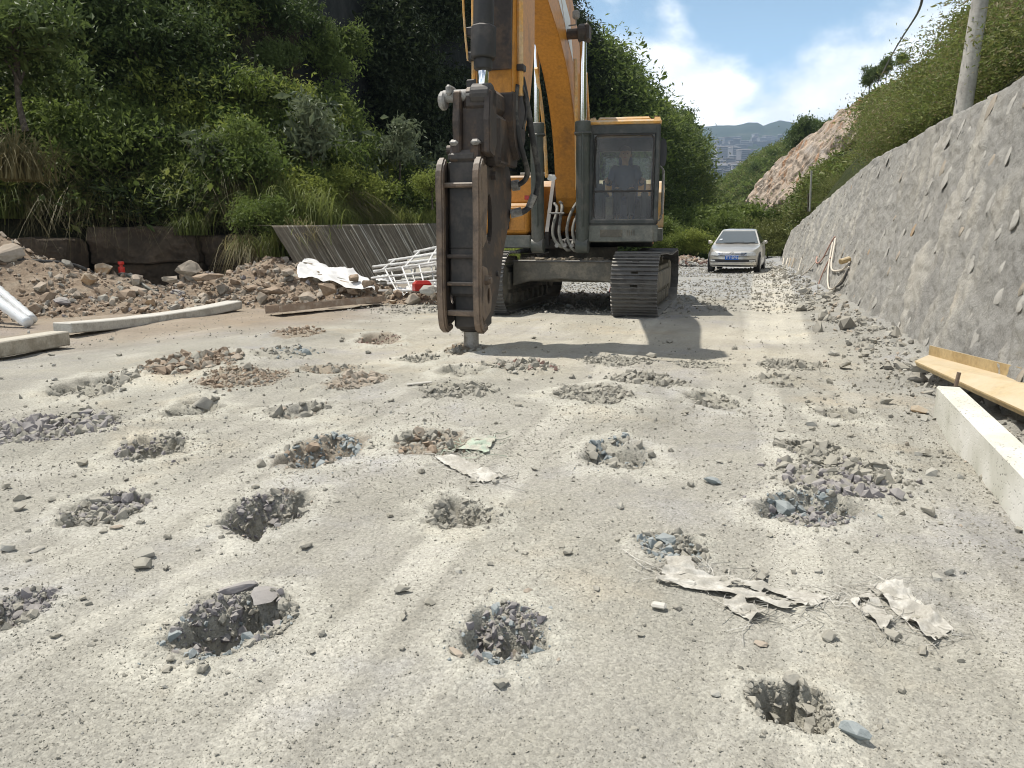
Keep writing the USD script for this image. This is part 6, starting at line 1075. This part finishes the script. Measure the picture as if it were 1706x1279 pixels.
# ---------------------------------------------------------------- timber, steel and sheets at left
worn('weathered_beam', (.40, .385, .34), (.30, .285, .245), rough=.9, scale=5.0, bump=.3, dust=(.5, .48, .43))
worn('old_plank', (.33, .30, .24), (.24, .21, .16), rough=.9, scale=5.0, bump=.3, dust=(.46, .43, .36))
worn('rusty_channel', (.25, .19, .14), (.36, .31, .25), rough=.8, scale=4.0, bump=.2, dust=(.44, .4, .33))
def beam(a, b, w, h, lift, name, label, ma, rg=np.random.default_rng(3)):
    a, b = np.asarray(a, float), np.asarray(b, float); L = np.hypot(*(b - a)[:2]); m = (a + b) / 2
    z = max(float(gz(a[0], a[1])), float(gz(b[0], b[1]))) + lift; v, f = box(-w / 2, w / 2, -L / 2, L / 2, 0, h, .012)
    t = trimesh.Trimesh(v, f).subdivide_to_size(.18); v = np.array(t.vertices); v += .012 * n3(v * [2, 1, 2], 2.5, 5, 3)[:, None] * [1, .3, 1]; v[:, 2] -= .05 * (1 - (v[:, 1] / L * 2) ** 2) * (L > 2.5)
    an = math.atan2(b[1] - a[1], b[0] - a[0]) - math.pi / 2
    return solo(name, xf((v, np.array(t.faces)), (m[0], m[1], z), rotz=an), M[ma], label, 'beam')
beam(onground(105, 562), onground(392, 519), .30, .13, .04, 'beam', 'long pale grey timber beam lying across the soil before the heaps', 'weathered_beam')
beam(onground(-190, 628), onground(104, 576), .24, .16, .02, 'beam', 'shorter greenish beam with a stamped side at the left edge', 'old_plank')
a, b = onground(455, 529), onground(632, 509); L = float(np.hypot(*(b - a)[:2])); an = math.atan2(b[1] - a[1], b[0] - a[0]) - math.pi / 2
ch = Polygon([(-.17, .12), (-.17, 0), (.17, 0), (.17, .10), (.162, .10), (.162, .012), (-.162, .012), (-.162, .12)])
solo('steel_channel', xf(prism(ch, -L / 2, L / 2, 'xz'), ((a + b)[0] / 2, (a + b)[1] / 2, float(gz(*((a + b) / 2)[:2])) + .06), rotz=an, roty=-.12), M['rusty_channel'], 'long rusty steel channel lying open side up before the heap', 'steel channel')
def sheet(corners, nx, ny, fold, seed, thick=.0, hem=0.04, scale=3.0):
    c = np.asarray(corners, float); u, v = np.meshgrid(np.linspace(0, 1, nx), np.linspace(0, 1, ny), indexing='ij')
    P = (c[0] * ((1 - u) * (1 - v))[..., None] + c[1] * (u * (1 - v))[..., None] + c[2] * (u * v)[..., None] + c[3] * ((1 - u) * v)[..., None])
    P[..., 0] += hem * n3(P, 4.0, seed + 3, 3) * 2; P[..., 1] += hem * n3(P, 4.0, seed + 5, 3) * 2
    r = 1 - 2 * np.abs(n3(P * [1, 1, 0], scale, seed, 3)) ; P[..., 2] += fold * (r ** 3 - .5)
    return P
def sheet_mesh(P, keep=None):
    f = grid_faces(P.shape[0], P.shape[1])
    if keep is not None: f = f[keep.reshape(-1)[f].all(1)]
    u, inv = np.unique(f, return_inverse=True); return P.reshape(-1, 3)[u], inv.reshape(f.shape)
mat('white_sheet', {'p': ('principled_bsdf', {'base_color': (.74, .74, .72), 'roughness': .5}), 't': ('translucent_bsdf', {'color': (.6, .6, .58)}), 'm': ('mix_closure', {'fac': .2})}, [('p.BSDF', 'm.closure1'), ('t.BSDF', 'm.closure2')], surface='m.closure')
worn('dusty_sack', (.49, .47, .42), (.34, .32, .275), rough=.85, scale=9.0, lo=.38, hi=.56, bump=.3, dist=.003)
worn('green_sack', (.36, .42, .33), (.40, .38, .31), rough=.75, scale=14.0, bump=.3, dist=.003)
tp = [at(494, 466, 14.9), at(626, 488, 14.1), at(614, 462, 15.2), at(508, 432, 16.2)]
P = sheet(tp, 60, 30, .16, 4, scale=1.6); P[..., 2] = np.maximum(P[..., 2], gz(P[..., 0], P[..., 1], False) + all_heaps(P[..., 0], P[..., 1]) + .0) + .02 + .05 * np.abs(n3(P, 2.5, 44, 3))
solo('tarpaulin', sheet_mesh(P), M['white_sheet'], 'white plastic tarpaulin draped over the end of the long heap', 'tarpaulin', smooth=True)
# heap of white lattice frames left of the breaker
def frame_thing(c0, c1, c2, c3, nlong, ncross, r, label, overhang=.25):
    """A lattice: long rails from the c0-c3 side to the c1-c2 side, with cross bars."""
    c0, c1, c2, c3 = (np.asarray(c, float) for c in (c0, c1, c2, c3)); t = thing('white_frame', label, 'metal frame')
    for k in range(nlong):
        q = k / (nlong - 1); p0, p1 = c0 + (c3 - c0) * q, c1 + (c2 - c1) * q; d = (p1 - p0) / np.linalg.norm(p1 - p0); part(t, 'rail', cyl(p0 - d * overhang * (k % 2), p1, r, n=8), M['white_frame_paint'])
    for k in range(ncross):
        q = (k + .35) / ncross; p0, p1 = c0 + (c1 - c0) * q, c3 + (c2 - c3) * q; part(t, 'bar', cyl(p0, p1, r * .8, n=8), M['white_frame_paint'])
worn('white_frame_paint', (.62, .62, .60), (.42, .41, .38), rough=.5, scale=6, bump=.05)
frame_thing(at(648, 434, 16.4), at(775, 416, 15.6), at(775, 436, 15.0), at(622, 452, 15.4), 3, 4, .028, 'topmost white lattice frame leaning on the pile of frames', .2)
frame_thing(at(632, 450, 15.3), at(775, 430, 14.9), at(775, 482, 14.5), at(652, 484, 14.7), 4, 5, .022, 'steep white lattice frame facing the road')
frame_thing(at(640, 452, 15.9), at(775, 436, 15.4), at(775, 470, 15.0), at(655, 490, 14.9), 3, 4, .02, 'inner white lattice frame in the middle of the pile')
frame_thing(at(690, 420, 16.9), at(780, 400, 16.3), at(780, 425, 16.0), at(665, 440, 16.3), 3, 3, .03, 'rearmost grey white frame against the streaked wall')
solo('wire_panel', sheet_mesh(sheet([at(668, 470, 15.6), at(775, 450, 15.4), at(775, 415, 16.3), at(680, 430, 16.4)], 24, 14, .06, 12), None), M['skirt_paint'], 'grey green mesh panel behind the white frames', 'panel')
solo('red_can', cat(xf(hull([(x, y, z) for x in (-.16, .16) for y in (-.1, .1) for z in (0, .13)] + [(-.1, -.06, .19), (.12, .06, .19), (.12, -.06, .19), (-.1, .06, .19)]), tuple(at(703, 484, 14.5)), rotz=.4)), M['red_lens'], 'red plastic can lying under the white frames', 'can')
for k, (u, v, Y, s) in enumerate(((665, 488, 14.6, .15), (690, 482, 14.8, .13), (640, 466, 15.2, .2), (745, 470, 14.6, .22))):
    P = sheet([at(u - 14, v + 4, Y), at(u + 14, v + 2, Y), at(u + 12, v - 8, Y + .3), at(u - 12, v - 6, Y + .3)], 16, 10, .10, 50 + k, scale=6)
    solo('plastic_scrap', sheet_mesh(P), M['white_sheet'], ['crumpled white plastic scrap at the foot of the frames', 'white plastic scrap in the middle under the frames', 'white plastic scrap between the tarpaulin and the frames', 'large white plastic scrap behind the breaker'][k], 'plastic scrap', smooth=True)
# plastic pipes, hoses, red valve
plain('clear_plastic', (.62, .64, .64), .25, .1); plain('red_paint', (.50, .03, .02), .4)
for k, (a, b) in enumerate(((at(-70, 455, 11.2), at(47, 538, 10.5)), (at(-40, 452, 11.6), at(54, 533, 10.9)))):
    solo('plastic_pipe', cat(tube(np.linspace(a, b, 30), .075 + .006 * np.cos(np.arange(30) * 2.1), 14)), M['clear_plastic'], ['front shiny translucent pipe slanting down at the left edge', 'rear shiny translucent pipe slanting down at the left edge'][k], 'pipe', smooth=True)
def hosez(px, r, lift=.05): 
    L = []
    for u, v, Y in px: p = at(u, v, Y); p[2] = max(p[2], hz(p[0], p[1]) + r); L.append(p)
    return tube(smoothline(L, 40), r, 8)
solo('hose', hosez([(-30, 483, 13.6), (30, 484, 13.6), (78, 474, 13.9), (120, 466, 14.2), (157, 460, 14.4)], .03), M['hose_rubber'], 'dark hose running over the left spoil heap', 'hose', smooth=True)
solo('hose', hosez([(192, 462, 14.6), (215, 466, 14.3), (240, 475, 14.0), (262, 484, 13.6)], .03), M['cylinder_paint'], 'green grey pipe sloping down from the red valve', 'pipe', smooth=True)
p = at(203, 455, 14.6); solo('valve', cat(cyl(p, p + [0, 0, .12], .06, n=14, b=.01), cyl(p + [0, 0, .12], p + [0, 0, .16], .03, n=10), cyl(p + [0, 0, .16], p + [0, 0, .22], .055, n=14, b=.01)), M['red_paint'], 'small red valve standing behind the hoses', 'valve')
# old rock and concrete wall behind the heaps
mat('old_wall', {'g': ('geometry', {}), 'n': ('noise_texture', {'scale': 1.0, 'detail': 9.0, 'roughness': .68}), 'r': ('rgb_ramp', {'ramp': [(.28, (.03, .026, .022)), (.48, (.075, .06, .045)), (.62, (.13, .10, .072)), (.75, (.2, .12, .07))]}),
    'n2': ('noise_texture', {'scale': 9.0, 'detail': 8.0, 'roughness': .72}), 'b': ('bump', {'strength': .8, 'distance': .07}), 'p': ('principled_bsdf', {'roughness': .95, 'specular_ior_level': .15})},
    [('g.position', 'n.vector'), ('g.position', 'n2.vector'), ('n.fac', 'r.fac'), ('r.color', 'p.base_color'), ('n2.fac', 'b.height'), ('b.normal', 'p.normal')])
ow = thing('rock_wall', 'old brown wall of big rough blocks under the grassy bank at left', 'wall')
rw = np.random.default_rng(12); x = -16.5; k = 0
while x < -5.2:
    w = rw.uniform(1.4, 2.9); yb = float(np.interp(x, [-17, -13, -9, -6.2, -5], [11.3, 16.3, 17.95, 18.15, 17.9])); z = -.2
    while z < 1.05:
        h = rw.uniform(.62, .85); v, f = box(x + .004, x + w - .004, yb - .18 + rw.uniform(-.08, .08), yb + .6, z, z + h - .004, .03)
        t = trimesh.Trimesh(v, f).subdivide_to_size(.12); v = np.array(t.vertices); v += n3(v, 1.9, 151, 4)[:, None] * [.10, .5, .14]; part(ow, 'block', (v, np.array(t.faces)), M['old_wall']); z += h
    x += w
# streaked concrete wall running away on the left
mat('streaked_concrete', {'g': ('geometry', {}), 'a': ('attribute', {'attribute': 'tint'}), 'sep': ('separate_color', {}), 'cx': ('combine_xyz', {}), 'n': ('noise_texture', {'scale': 1.0, 'detail': 5.0, 'roughness': .65}),
    'mp': ('mapping', {'scale': (9.0, .35, 1.0)}), 'r': ('rgb_ramp', {'ramp': [(.3, (.075, .066, .05)), (.5, (.12, .105, .08)), (.57, (.18, .165, .13)), (.64, (.42, .41, .36)), (.8, (.5, .49, .44))]}),
    'n2': ('noise_texture', {'scale': 7.0, 'detail': 8.0, 'roughness': .7}), 'mv': ('map_range', {'from_min': .3, 'from_max': .7, 'to_min': .7, 'to_max': 1.2}), 'c': ('mix', {'mix_type': 'multiply', 'fac': 1.0}), 'b': ('bump', {'strength': .5, 'distance': .03}), 'p': ('principled_bsdf', {'roughness': .95, 'specular_ior_level': .15})},
    [('a.color', 'mp.vector'), ('mp.vector', 'n.vector'), ('n.fac', 'r.fac'), ('r.color', 'c.color1'), ('g.position', 'n2.vector'), ('n2.fac', 'mv.value'), ('mv.result', 'c.color2'), ('c.color', 'p.base_color'), ('n2.fac', 'b.height'), ('b.normal', 'p.normal')])
sw0, sw1 = np.array([-4.75, 15.6]), np.array([-1.1, 30.0]); nu, nv = 420, 40
uu, vv = np.meshgrid(np.linspace(0, 1, nu), np.linspace(0, 1, nv), indexing='ij'); B = sw0 + (sw1 - sw0) * uu[..., None]; hh = 1.50 + .30 * uu; H = hh * vv
WPs = np.stack([B[..., 0] + .85 - .85 * vv * 1.0, B[..., 1] - .1 * vv, -.1 + (hh + .05) * vv], -1)
al = uu * 14.86; WPs[..., 0] += .035 * nz(al, al * 0, 3.0, 161, 3) + .02 * nz(al, vv * 1.2, 6, 162, 2)
top = WPs[:, -1:] + np.array([-.5, .1, .0]); WPs = np.concatenate([WPs, top], 1); tn = np.stack([np.concatenate([al, al[:, :1]], 1), np.concatenate([vv, vv[:, -1:]], 1) * 1.6, 0 * WPs[..., 0]], -1)
swl = thing('streaked_wall', 'slanting grey concrete wall with pale lime streaks left of the breaker', 'wall')
part(swl, 'face', (WPs.reshape(-1, 3), grid_faces(nu, nv + 1)), M['streaked_concrete'], True, color=tn.reshape(-1, 3))
for k in range(1, 9):     # cast panels: narrow proud ribs between them
    i = int(k * nu / 9); part(swl, 'joint_rib', tube(WPs[i, ::6] + [.012, 0, 0], .022, 5), M['old_plank'])

# ---------------------------------------------------------------- right side: curb stone, yellow board, bar, hoses on the wall
mat('pitted_concrete', {'g': ('geometry', {}), 'n': ('noise_texture', {'scale': 3.0, 'detail': 7.0}), 'r': ('rgb_ramp', {'ramp': [(.3, (.46, .45, .38)), (.5, (.57, .555, .49)), (.7, (.66, .645, .59))]}), 'v': ('voronoi_texture', {'scale': 42.0}), 'n2': ('noise_texture', {'scale': 2.2, 'detail': 3.0}),
    'lt': ('map_range', {'from_min': .10, 'from_max': .26, 'to_min': .28, 'to_max': 1.0, 'clamp': True}), 'msk': ('map_range', {'from_min': .45, 'from_max': .58, 'to_min': 0.0, 'to_max': 1.0, 'clamp': True}), 'c': ('mix', {'mix_type': 'multiply'}), 'b': ('bump', {'strength': .6, 'distance': .008}), 'p': ('principled_bsdf', {'roughness': .9, 'specular_ior_level': .2})},
    [('g.position', 'n.vector'), ('g.position', 'v.vector'), ('g.position', 'n2.vector'), ('n.fac', 'r.fac'), ('r.color', 'c.color1'), ('v.distance', 'lt.value'), ('lt.result', 'c.color2'), ('n2.fac', 'msk.value'), ('msk.result', 'c.fac'), ('c.color', 'p.base_color'), ('lt.result', 'b.height'), ('b.normal', 'p.normal')])
a, b = onground(1558, 700), onground(1712, 898); d = (b - a) / np.linalg.norm(b - a); b = b + d * 1.4; L = float(np.linalg.norm((b - a)[:2])); an = math.atan2(b[1] - a[1], b[0] - a[0]) - math.pi / 2
v, f = box(-.075, .075, -L / 2, L / 2, 0, .27, .012); t = trimesh.Trimesh(v, f).subdivide_to_size(.06); v = np.array(t.vertices); v += .008 * n3(v, 7, 71, 3)[:, None]
off = np.array([-d[1], d[0]]) * .06
mz = min(float(gz(a[0], a[1])), float(gz(b[0], b[1])))
solo('curb_stone', xf((v, np.array(t.faces)), ((a + b)[0] / 2 + off[0], (a + b)[1] / 2 + off[1], mz - .02), rotz=an), M['pitted_concrete'], 'long pale concrete curb stone lying at the right edge', 'curb stone')
worn('yellow_board_paint', (.42, .315, .165), (.35, .25, .12), rough=.6, scale=3.5, bump=.08, dust=(.50, .42, .29))
A0, A1, B0, B1 = at(1547, 591, 6.75), at(1725, 639, 5.2), at(1524, 601, 6.42), at(1695, 679, 4.85)
dl_ = (A1 - A0); A1 = A1 + dl_ * .35; B1 = B1 + (B1 - B0) * .30
up = np.array([0, 0, 1.0]); yb = thing('yellow_board', 'yellow brown angle shaped formwork board lying over rubble by the stone wall', 'board')
def slab(p, th): p = np.array(p, float); n = np.cross(p[1] - p[0], p[3] - p[0]); n /= np.linalg.norm(n); return hull(np.vstack([p, p - n * th]))
part(yb, 'plate', slab([B0, B1, A1, A0], .012), M['yellow_board_paint']); part(yb, 'flange', slab([A0, A1, A1 + up * .085, A0 + up * .085], .010), M['yellow_board_paint']); part(yb, 'lip', slab([B0, B0 - up * .045 + [.02, 0, 0], B1 - up * .045 + [.02, 0, 0], B1], .008), M['yellow_board_paint'])
solo('steel_bar', cat(tube([at(1589, 668, 5.35), at(1593, 640, 5.35), at(1598, 620, 5.35)], .014, 8)), M['rust_edge'], 'short rusty steel bar standing between curb stone and yellow board', 'steel bar')
def on_wall(u, v, off=.05):
    """Where the pixel's line of sight meets the wall face."""
    r = ray(u, v); lo, hi = 3.0, 40.0
    for _ in range(40):
        m = (lo + hi) / 2; p = np.array([0, 0, CAM_H]) + r * (m / r[1]); t = (p[2] + .06) / (wall_h(m) + .06); lo, hi = (m, hi) if p[0] < WALL_X(m) + .29 * wall_h(m) * t else (lo, m)
    p = np.array([0, 0, CAM_H]) + r * (lo / r[1]); return p + WN * (off + max(0, float(wall_rough(p[None])[0])))
plain('pale_rope', (.55, .50, .42), .8); plain('pink_rope', (.42, .25, .2), .8)
for px, r, m, lb in (([(1395, 398), (1391, 420), (1388, 440), (1398, 452), (1412, 446), (1419, 438)], .028, 'pale_rope', 'pale hose looped to the yellow end piece on the wall'), ([(1394, 395), (1384, 412), (1374, 430), (1364, 438), (1364, 428)], .024, 'pink_rope', 'pinkish hose loop hanging left on the wall'), ([(1390, 405), (1384, 440), (1382, 465), (1384, 480), (1392, 482), (1405, 468), (1418, 445)], .026, 'pale_rope', 'long hose hanging lowest on the wall'), ([(1388, 430), (1376, 450), (1368, 470), (1364, 488)], .022, 'pink_rope', 'reddish hose falling to the wall foot'), ([(1366, 430), (1352, 448), (1340, 458), (1332, 452), (1338, 430)], .022, 'pale_rope', 'pale thin rope loop left of the hoses'), ([(1418, 440), (1412, 462), (1398, 478), (1388, 486)], .03, 'hose_rubber', 'dark hose right of the hanging loops')):
    solo('wall_hose', tube(smoothline([on_wall(*q, off=.04) for q in px], 36), r * .68, 7), M[m], lb, 'hose', smooth=True)
p = on_wall(1416, 438, .08); solo('hose_end', cat(cyl(p + [-.12, -.05, .0], p + [.08, .03, .05], .055, n=12, b=.01)), M['yellow_board_paint'], 'yellowish end piece of the hoses on the wall', 'hose end')
for k, u in enumerate((1307, 1312, 1317, 1323)): solo('stake', cyl(on_wall(u, 446, .08), on_wall(u + 3, 431, .06), .022, n=8), M['rock_orange' if k > 1 else 'pale_rope'], ['first pale stake from the left leaning on the far wall', 'second pale stake from the left leaning on the far wall', 'left orange stake leaning on the far wall', 'right orange stake leaning on the far wall'][k], 'stake')
# torn sacks
def sack(quad, nx, ny, fold, seed, ma, lab, tear=.18, lift=.012):
    c = [onground(*q) for q in quad]; P = sheet(c, nx, ny, 0, seed, hem=.02); u, v = np.meshgrid(np.linspace(0, 1, nx), np.linspace(0, 1, ny), indexing='ij')
    e = np.minimum.reduce([u, 1 - u, v, 1 - v]); keep = e + .22 * n3(P, 9, seed + 8, 3) > -.02 + tear * .12; hole = n3(P * [1, 1.0, 1], 9, seed + 2, 4) < .36 - tear
    ridge = np.abs(n3(P * [1, 2.2, 1], 5, seed, 3)); P[..., 2] = gz(P[..., 0], P[..., 1], False) + .004 + .5 * lift + .42 * fold * (1 - np.minimum(1, ridge * 9)) + .25 * fold * n3(P, 18, seed + 1, 3) + .02 * n3(P, 3, seed + 4, 2)
    tk = thing('torn_sack', lab, 'torn sack'); part(tk, 'sheet', sheet_mesh(P, keep & hole), M[ma], True, kind='stuff'); rg = np.random.default_rng(800 + seed); S = []
    for k in range(34):
        i, j = (rg.integers(0, nx), rg.choice([0, 1, ny - 2, ny - 1])) if rg.random() < .7 else (rg.choice([0, 1, nx - 2, nx - 1]), rg.integers(0, ny)); p = P[i, j]; a = rg.uniform(0, 6.28); L = rg.uniform(.03, .14) * (P[-1, 0, 1] + 3) / 5
        q = [p + np.array([math.cos(a + .5 * t * rg.normal()), math.sin(a + .5 * t * rg.normal()), 0]) * L * t for t in (0, .35, .7, 1)]; q = [np.array([w[0], w[1], float(gz(w[0], w[1])) + .006 + .01 * rg.random()]) for w in q]; S.append(tube(q, .0016 * (p[1] / 3), 3))
    part(tk, 'frayed_strands', cat(S), M[ma], kind='stuff')
sack([(722, 768), (745, 760), (838, 795), (808, 806)], 60, 26, .045, 1, 'dusty_sack', 'white torn sack strip lying below the ragged pit', .10)
sack([(752, 752), (775, 742), (828, 735), (815, 760)], 40, 24, .05, 2, 'green_sack', 'greenish torn sack scrap beside the ragged pit', .16)
sack([(1092, 972), (1110, 950), (1390, 992), (1330, 1018)], 120, 34, .05, 3, 'dusty_sack', 'long dusty torn sack stretched over the right foreground', .24)
sack([(1200, 1008), (1225, 996), (1275, 1024), (1250, 1034)], 40, 22, .06, 4, 'dusty_sack', 'short folded sack scrap below the long torn sack', .16)
sack([(1440, 976), (1490, 970), (1592, 1050), (1555, 1072)], 90, 36, .065, 5, 'dusty_sack', 'crumpled torn sack at the right foreground edge', .16)
sack([(1415, 1000), (1450, 985), (1490, 1035), (1470, 1050)], 50, 26, .05, 6, 'dusty_sack', 'frayed sack scrap left of the crumpled sack', .12)
sack([(1105, 935), (1140, 925), (1165, 962), (1120, 965)], 36, 22, .04, 7, 'dusty_sack', 'dusty white sack scrap in front of the crumbled pit', .22)
for k, (a, b) in enumerate((((1092, 968), (1160, 978)), ((1085, 1012), (1110, 1016)), ((678, 655), (720, 650)))):
    beam(onground(*a), onground(*b), .035 if k else .025, .014, .006, 'wood_strip', ['pale wooden strip under the long torn sack', 'small pale wood chip left of the torn sacks', 'thin pale strip before the chisel'][k], 'weathered_beam')
# traffic cone behind the tracks
cp = at(1026, 432, 17.0); cp[2] = float(gz(cp[0], cp[1], False)); cn_ = thing('traffic_cone', 'red and white traffic cone standing behind the right track', 'traffic cone', cp)
part(cn_, 'base', box(-.17, .17, -.17, .17, 0, .03, .01), M['black_plastic']); part(cn_, 'cone', cat(cyl((0, 0, .03), (0, 0, .25), .13, .085, 18), cyl((0, 0, .40), (0, 0, .62), .062, .025, 18)), M['red_paint']); part(cn_, 'white_band', cyl((0, 0, .25), (0, 0, .40), .085, .062, 18), M['white_paint'])
# poles and cable
worn('pole_concrete', (.40, .385, .35), (.33, .315, .285), rough=.85, scale=3.0, bump=.1)
pb = at(1601, 205, 10.75); pt_ = at(1639, -40, 10.75); d = pt_ - pb; pole = thing('utility_pole', 'leaning round concrete utility pole standing behind the stone wall', 'pole', (0, 0, 0))
part(pole, 'shaft', tube([pb - d * .12, pb + d * 1.0, pb + d * 2.2], [.115, .098, .085], 20), M['pole_concrete'], 40)
top = pb + d * 2.15; part(pole, 'cross_arm', cat(box(top[0] - .8, top[0] + .8, top[1] - .05, top[1] + .05, top[2], top[2] + .1, .01)), M['worn_bright'])
p0, p1 = at(1349, 352, 40), at(1352, 284, 40); solo('thin_post', cat(tube([p0, p1], .05, 8)), M['pole_concrete'], 'thin grey post on the slope below the quarry face', 'post')
p0, p1 = at(1346, 352, 44), at(1347, 322, 44); solo('thin_post', cat(tube([p0, p1], .05, 8)), M['bark'], 'dark short post left of the thin grey post', 'post')
solo('cable', cat(tube(smoothline([at(1462, 138, 70), at(1478, 106, 56), at(1497, 72, 44), at(1520, 36, 32), at(1536, 0, 24), at(1538, -60, 18), top + [-.6, 0, .1]], 60), np.linspace(.05, .035, 60), 6)), M['hose_grey'], 'loose grey cable hanging down to the crest of the right hill', 'cable', smooth=True)

# ---------------------------------------------------------------- the far town
worn('town_wall', (.19, .19, .20), (.14, .14, .15), rough=.9, scale=.02, bump=0, var=.35); worn('town_roof', (.34, .33, .33), (.30, .25, .23), rough=.9, scale=.02, bump=0, var=.4); plain('town_window', (.05, .06, .07), .3)
TB = []
for k, (w, d_, h, fl) in enumerate(((26, 14, 15, 5), (16, 14, 20, 6), (38, 15, 13, 4), (60, 26, 8, 2), (18, 15, 29, 9))):
    p = proto(f'town_block_form_{"abcde"[k]}'); part(p, 'wall', box(-w / 2, w / 2, -d_ / 2, d_ / 2, 0, h, .2), M['town_wall']); part(p, 'roof', box(-w / 2 - .6, w / 2 + .6, -d_ / 2 - .6, d_ / 2 + .6, h, h + 1.2, .2), M['town_roof'])
    for q in range(fl): part(p, 'window_row', box(-w / 2 + 1, w / 2 - 1, -d_ / 2 - .25, -d_ / 2 + .1, 1.0 + q * h / fl, 2.6 + q * h / fl, .05), M['town_window'])
    TB.append(p)
rt = np.random.default_rng(66)
for k in range(150):
    u = rt.uniform(1185, 1345); v = 296 - 64 * rt.random() ** 1.2; Y = float(np.interp(v, [225, 243, 262, 288, 318], [2700, 2200, 1700, 1250, 1000])) * rt.uniform(.97, 1.0)
    p = at(u, v, Y); h = [0, 0, 1, 2, 3, 4][rt.integers(0, 6)] if v < 285 else [0, 1, 2, 4, 2, 0][rt.integers(0, 6)]
    copy(TB[h], 'town_building', ['grey slab apartment block', 'narrow mid rise block', 'long low apartment block', 'flat wide hall', 'tall apartment tower'][h] + ' in the hazy town ' + ('by the cliff' if u < 1225 else 'in mid gap' if u < 1270 else 'beside the spur') + (', high up' if v < 255 else ', low down'), 'building', p - [0, 0, 4], rt.uniform(-.5, .5), rt.uniform(.7, 1.15), 'buildings of the far town')
# ---------------------------------------------------------------- the air
mat('air', {'v': ('principled_volume', {'color': (.55, .74, .97), 'density': HAZE, 'anisotropy': .2})}, [], surface=None, volume='v.volume')
solo('haze', (lambda b: (b[0], b[1]))(cat(trimesh.creation.box(bounds=[(-5200, -400, -4.0), (5200, 5400, 520)]))), M['air'], 'thin bluish summer haze filling the valley', 'haze', kind='stuff')
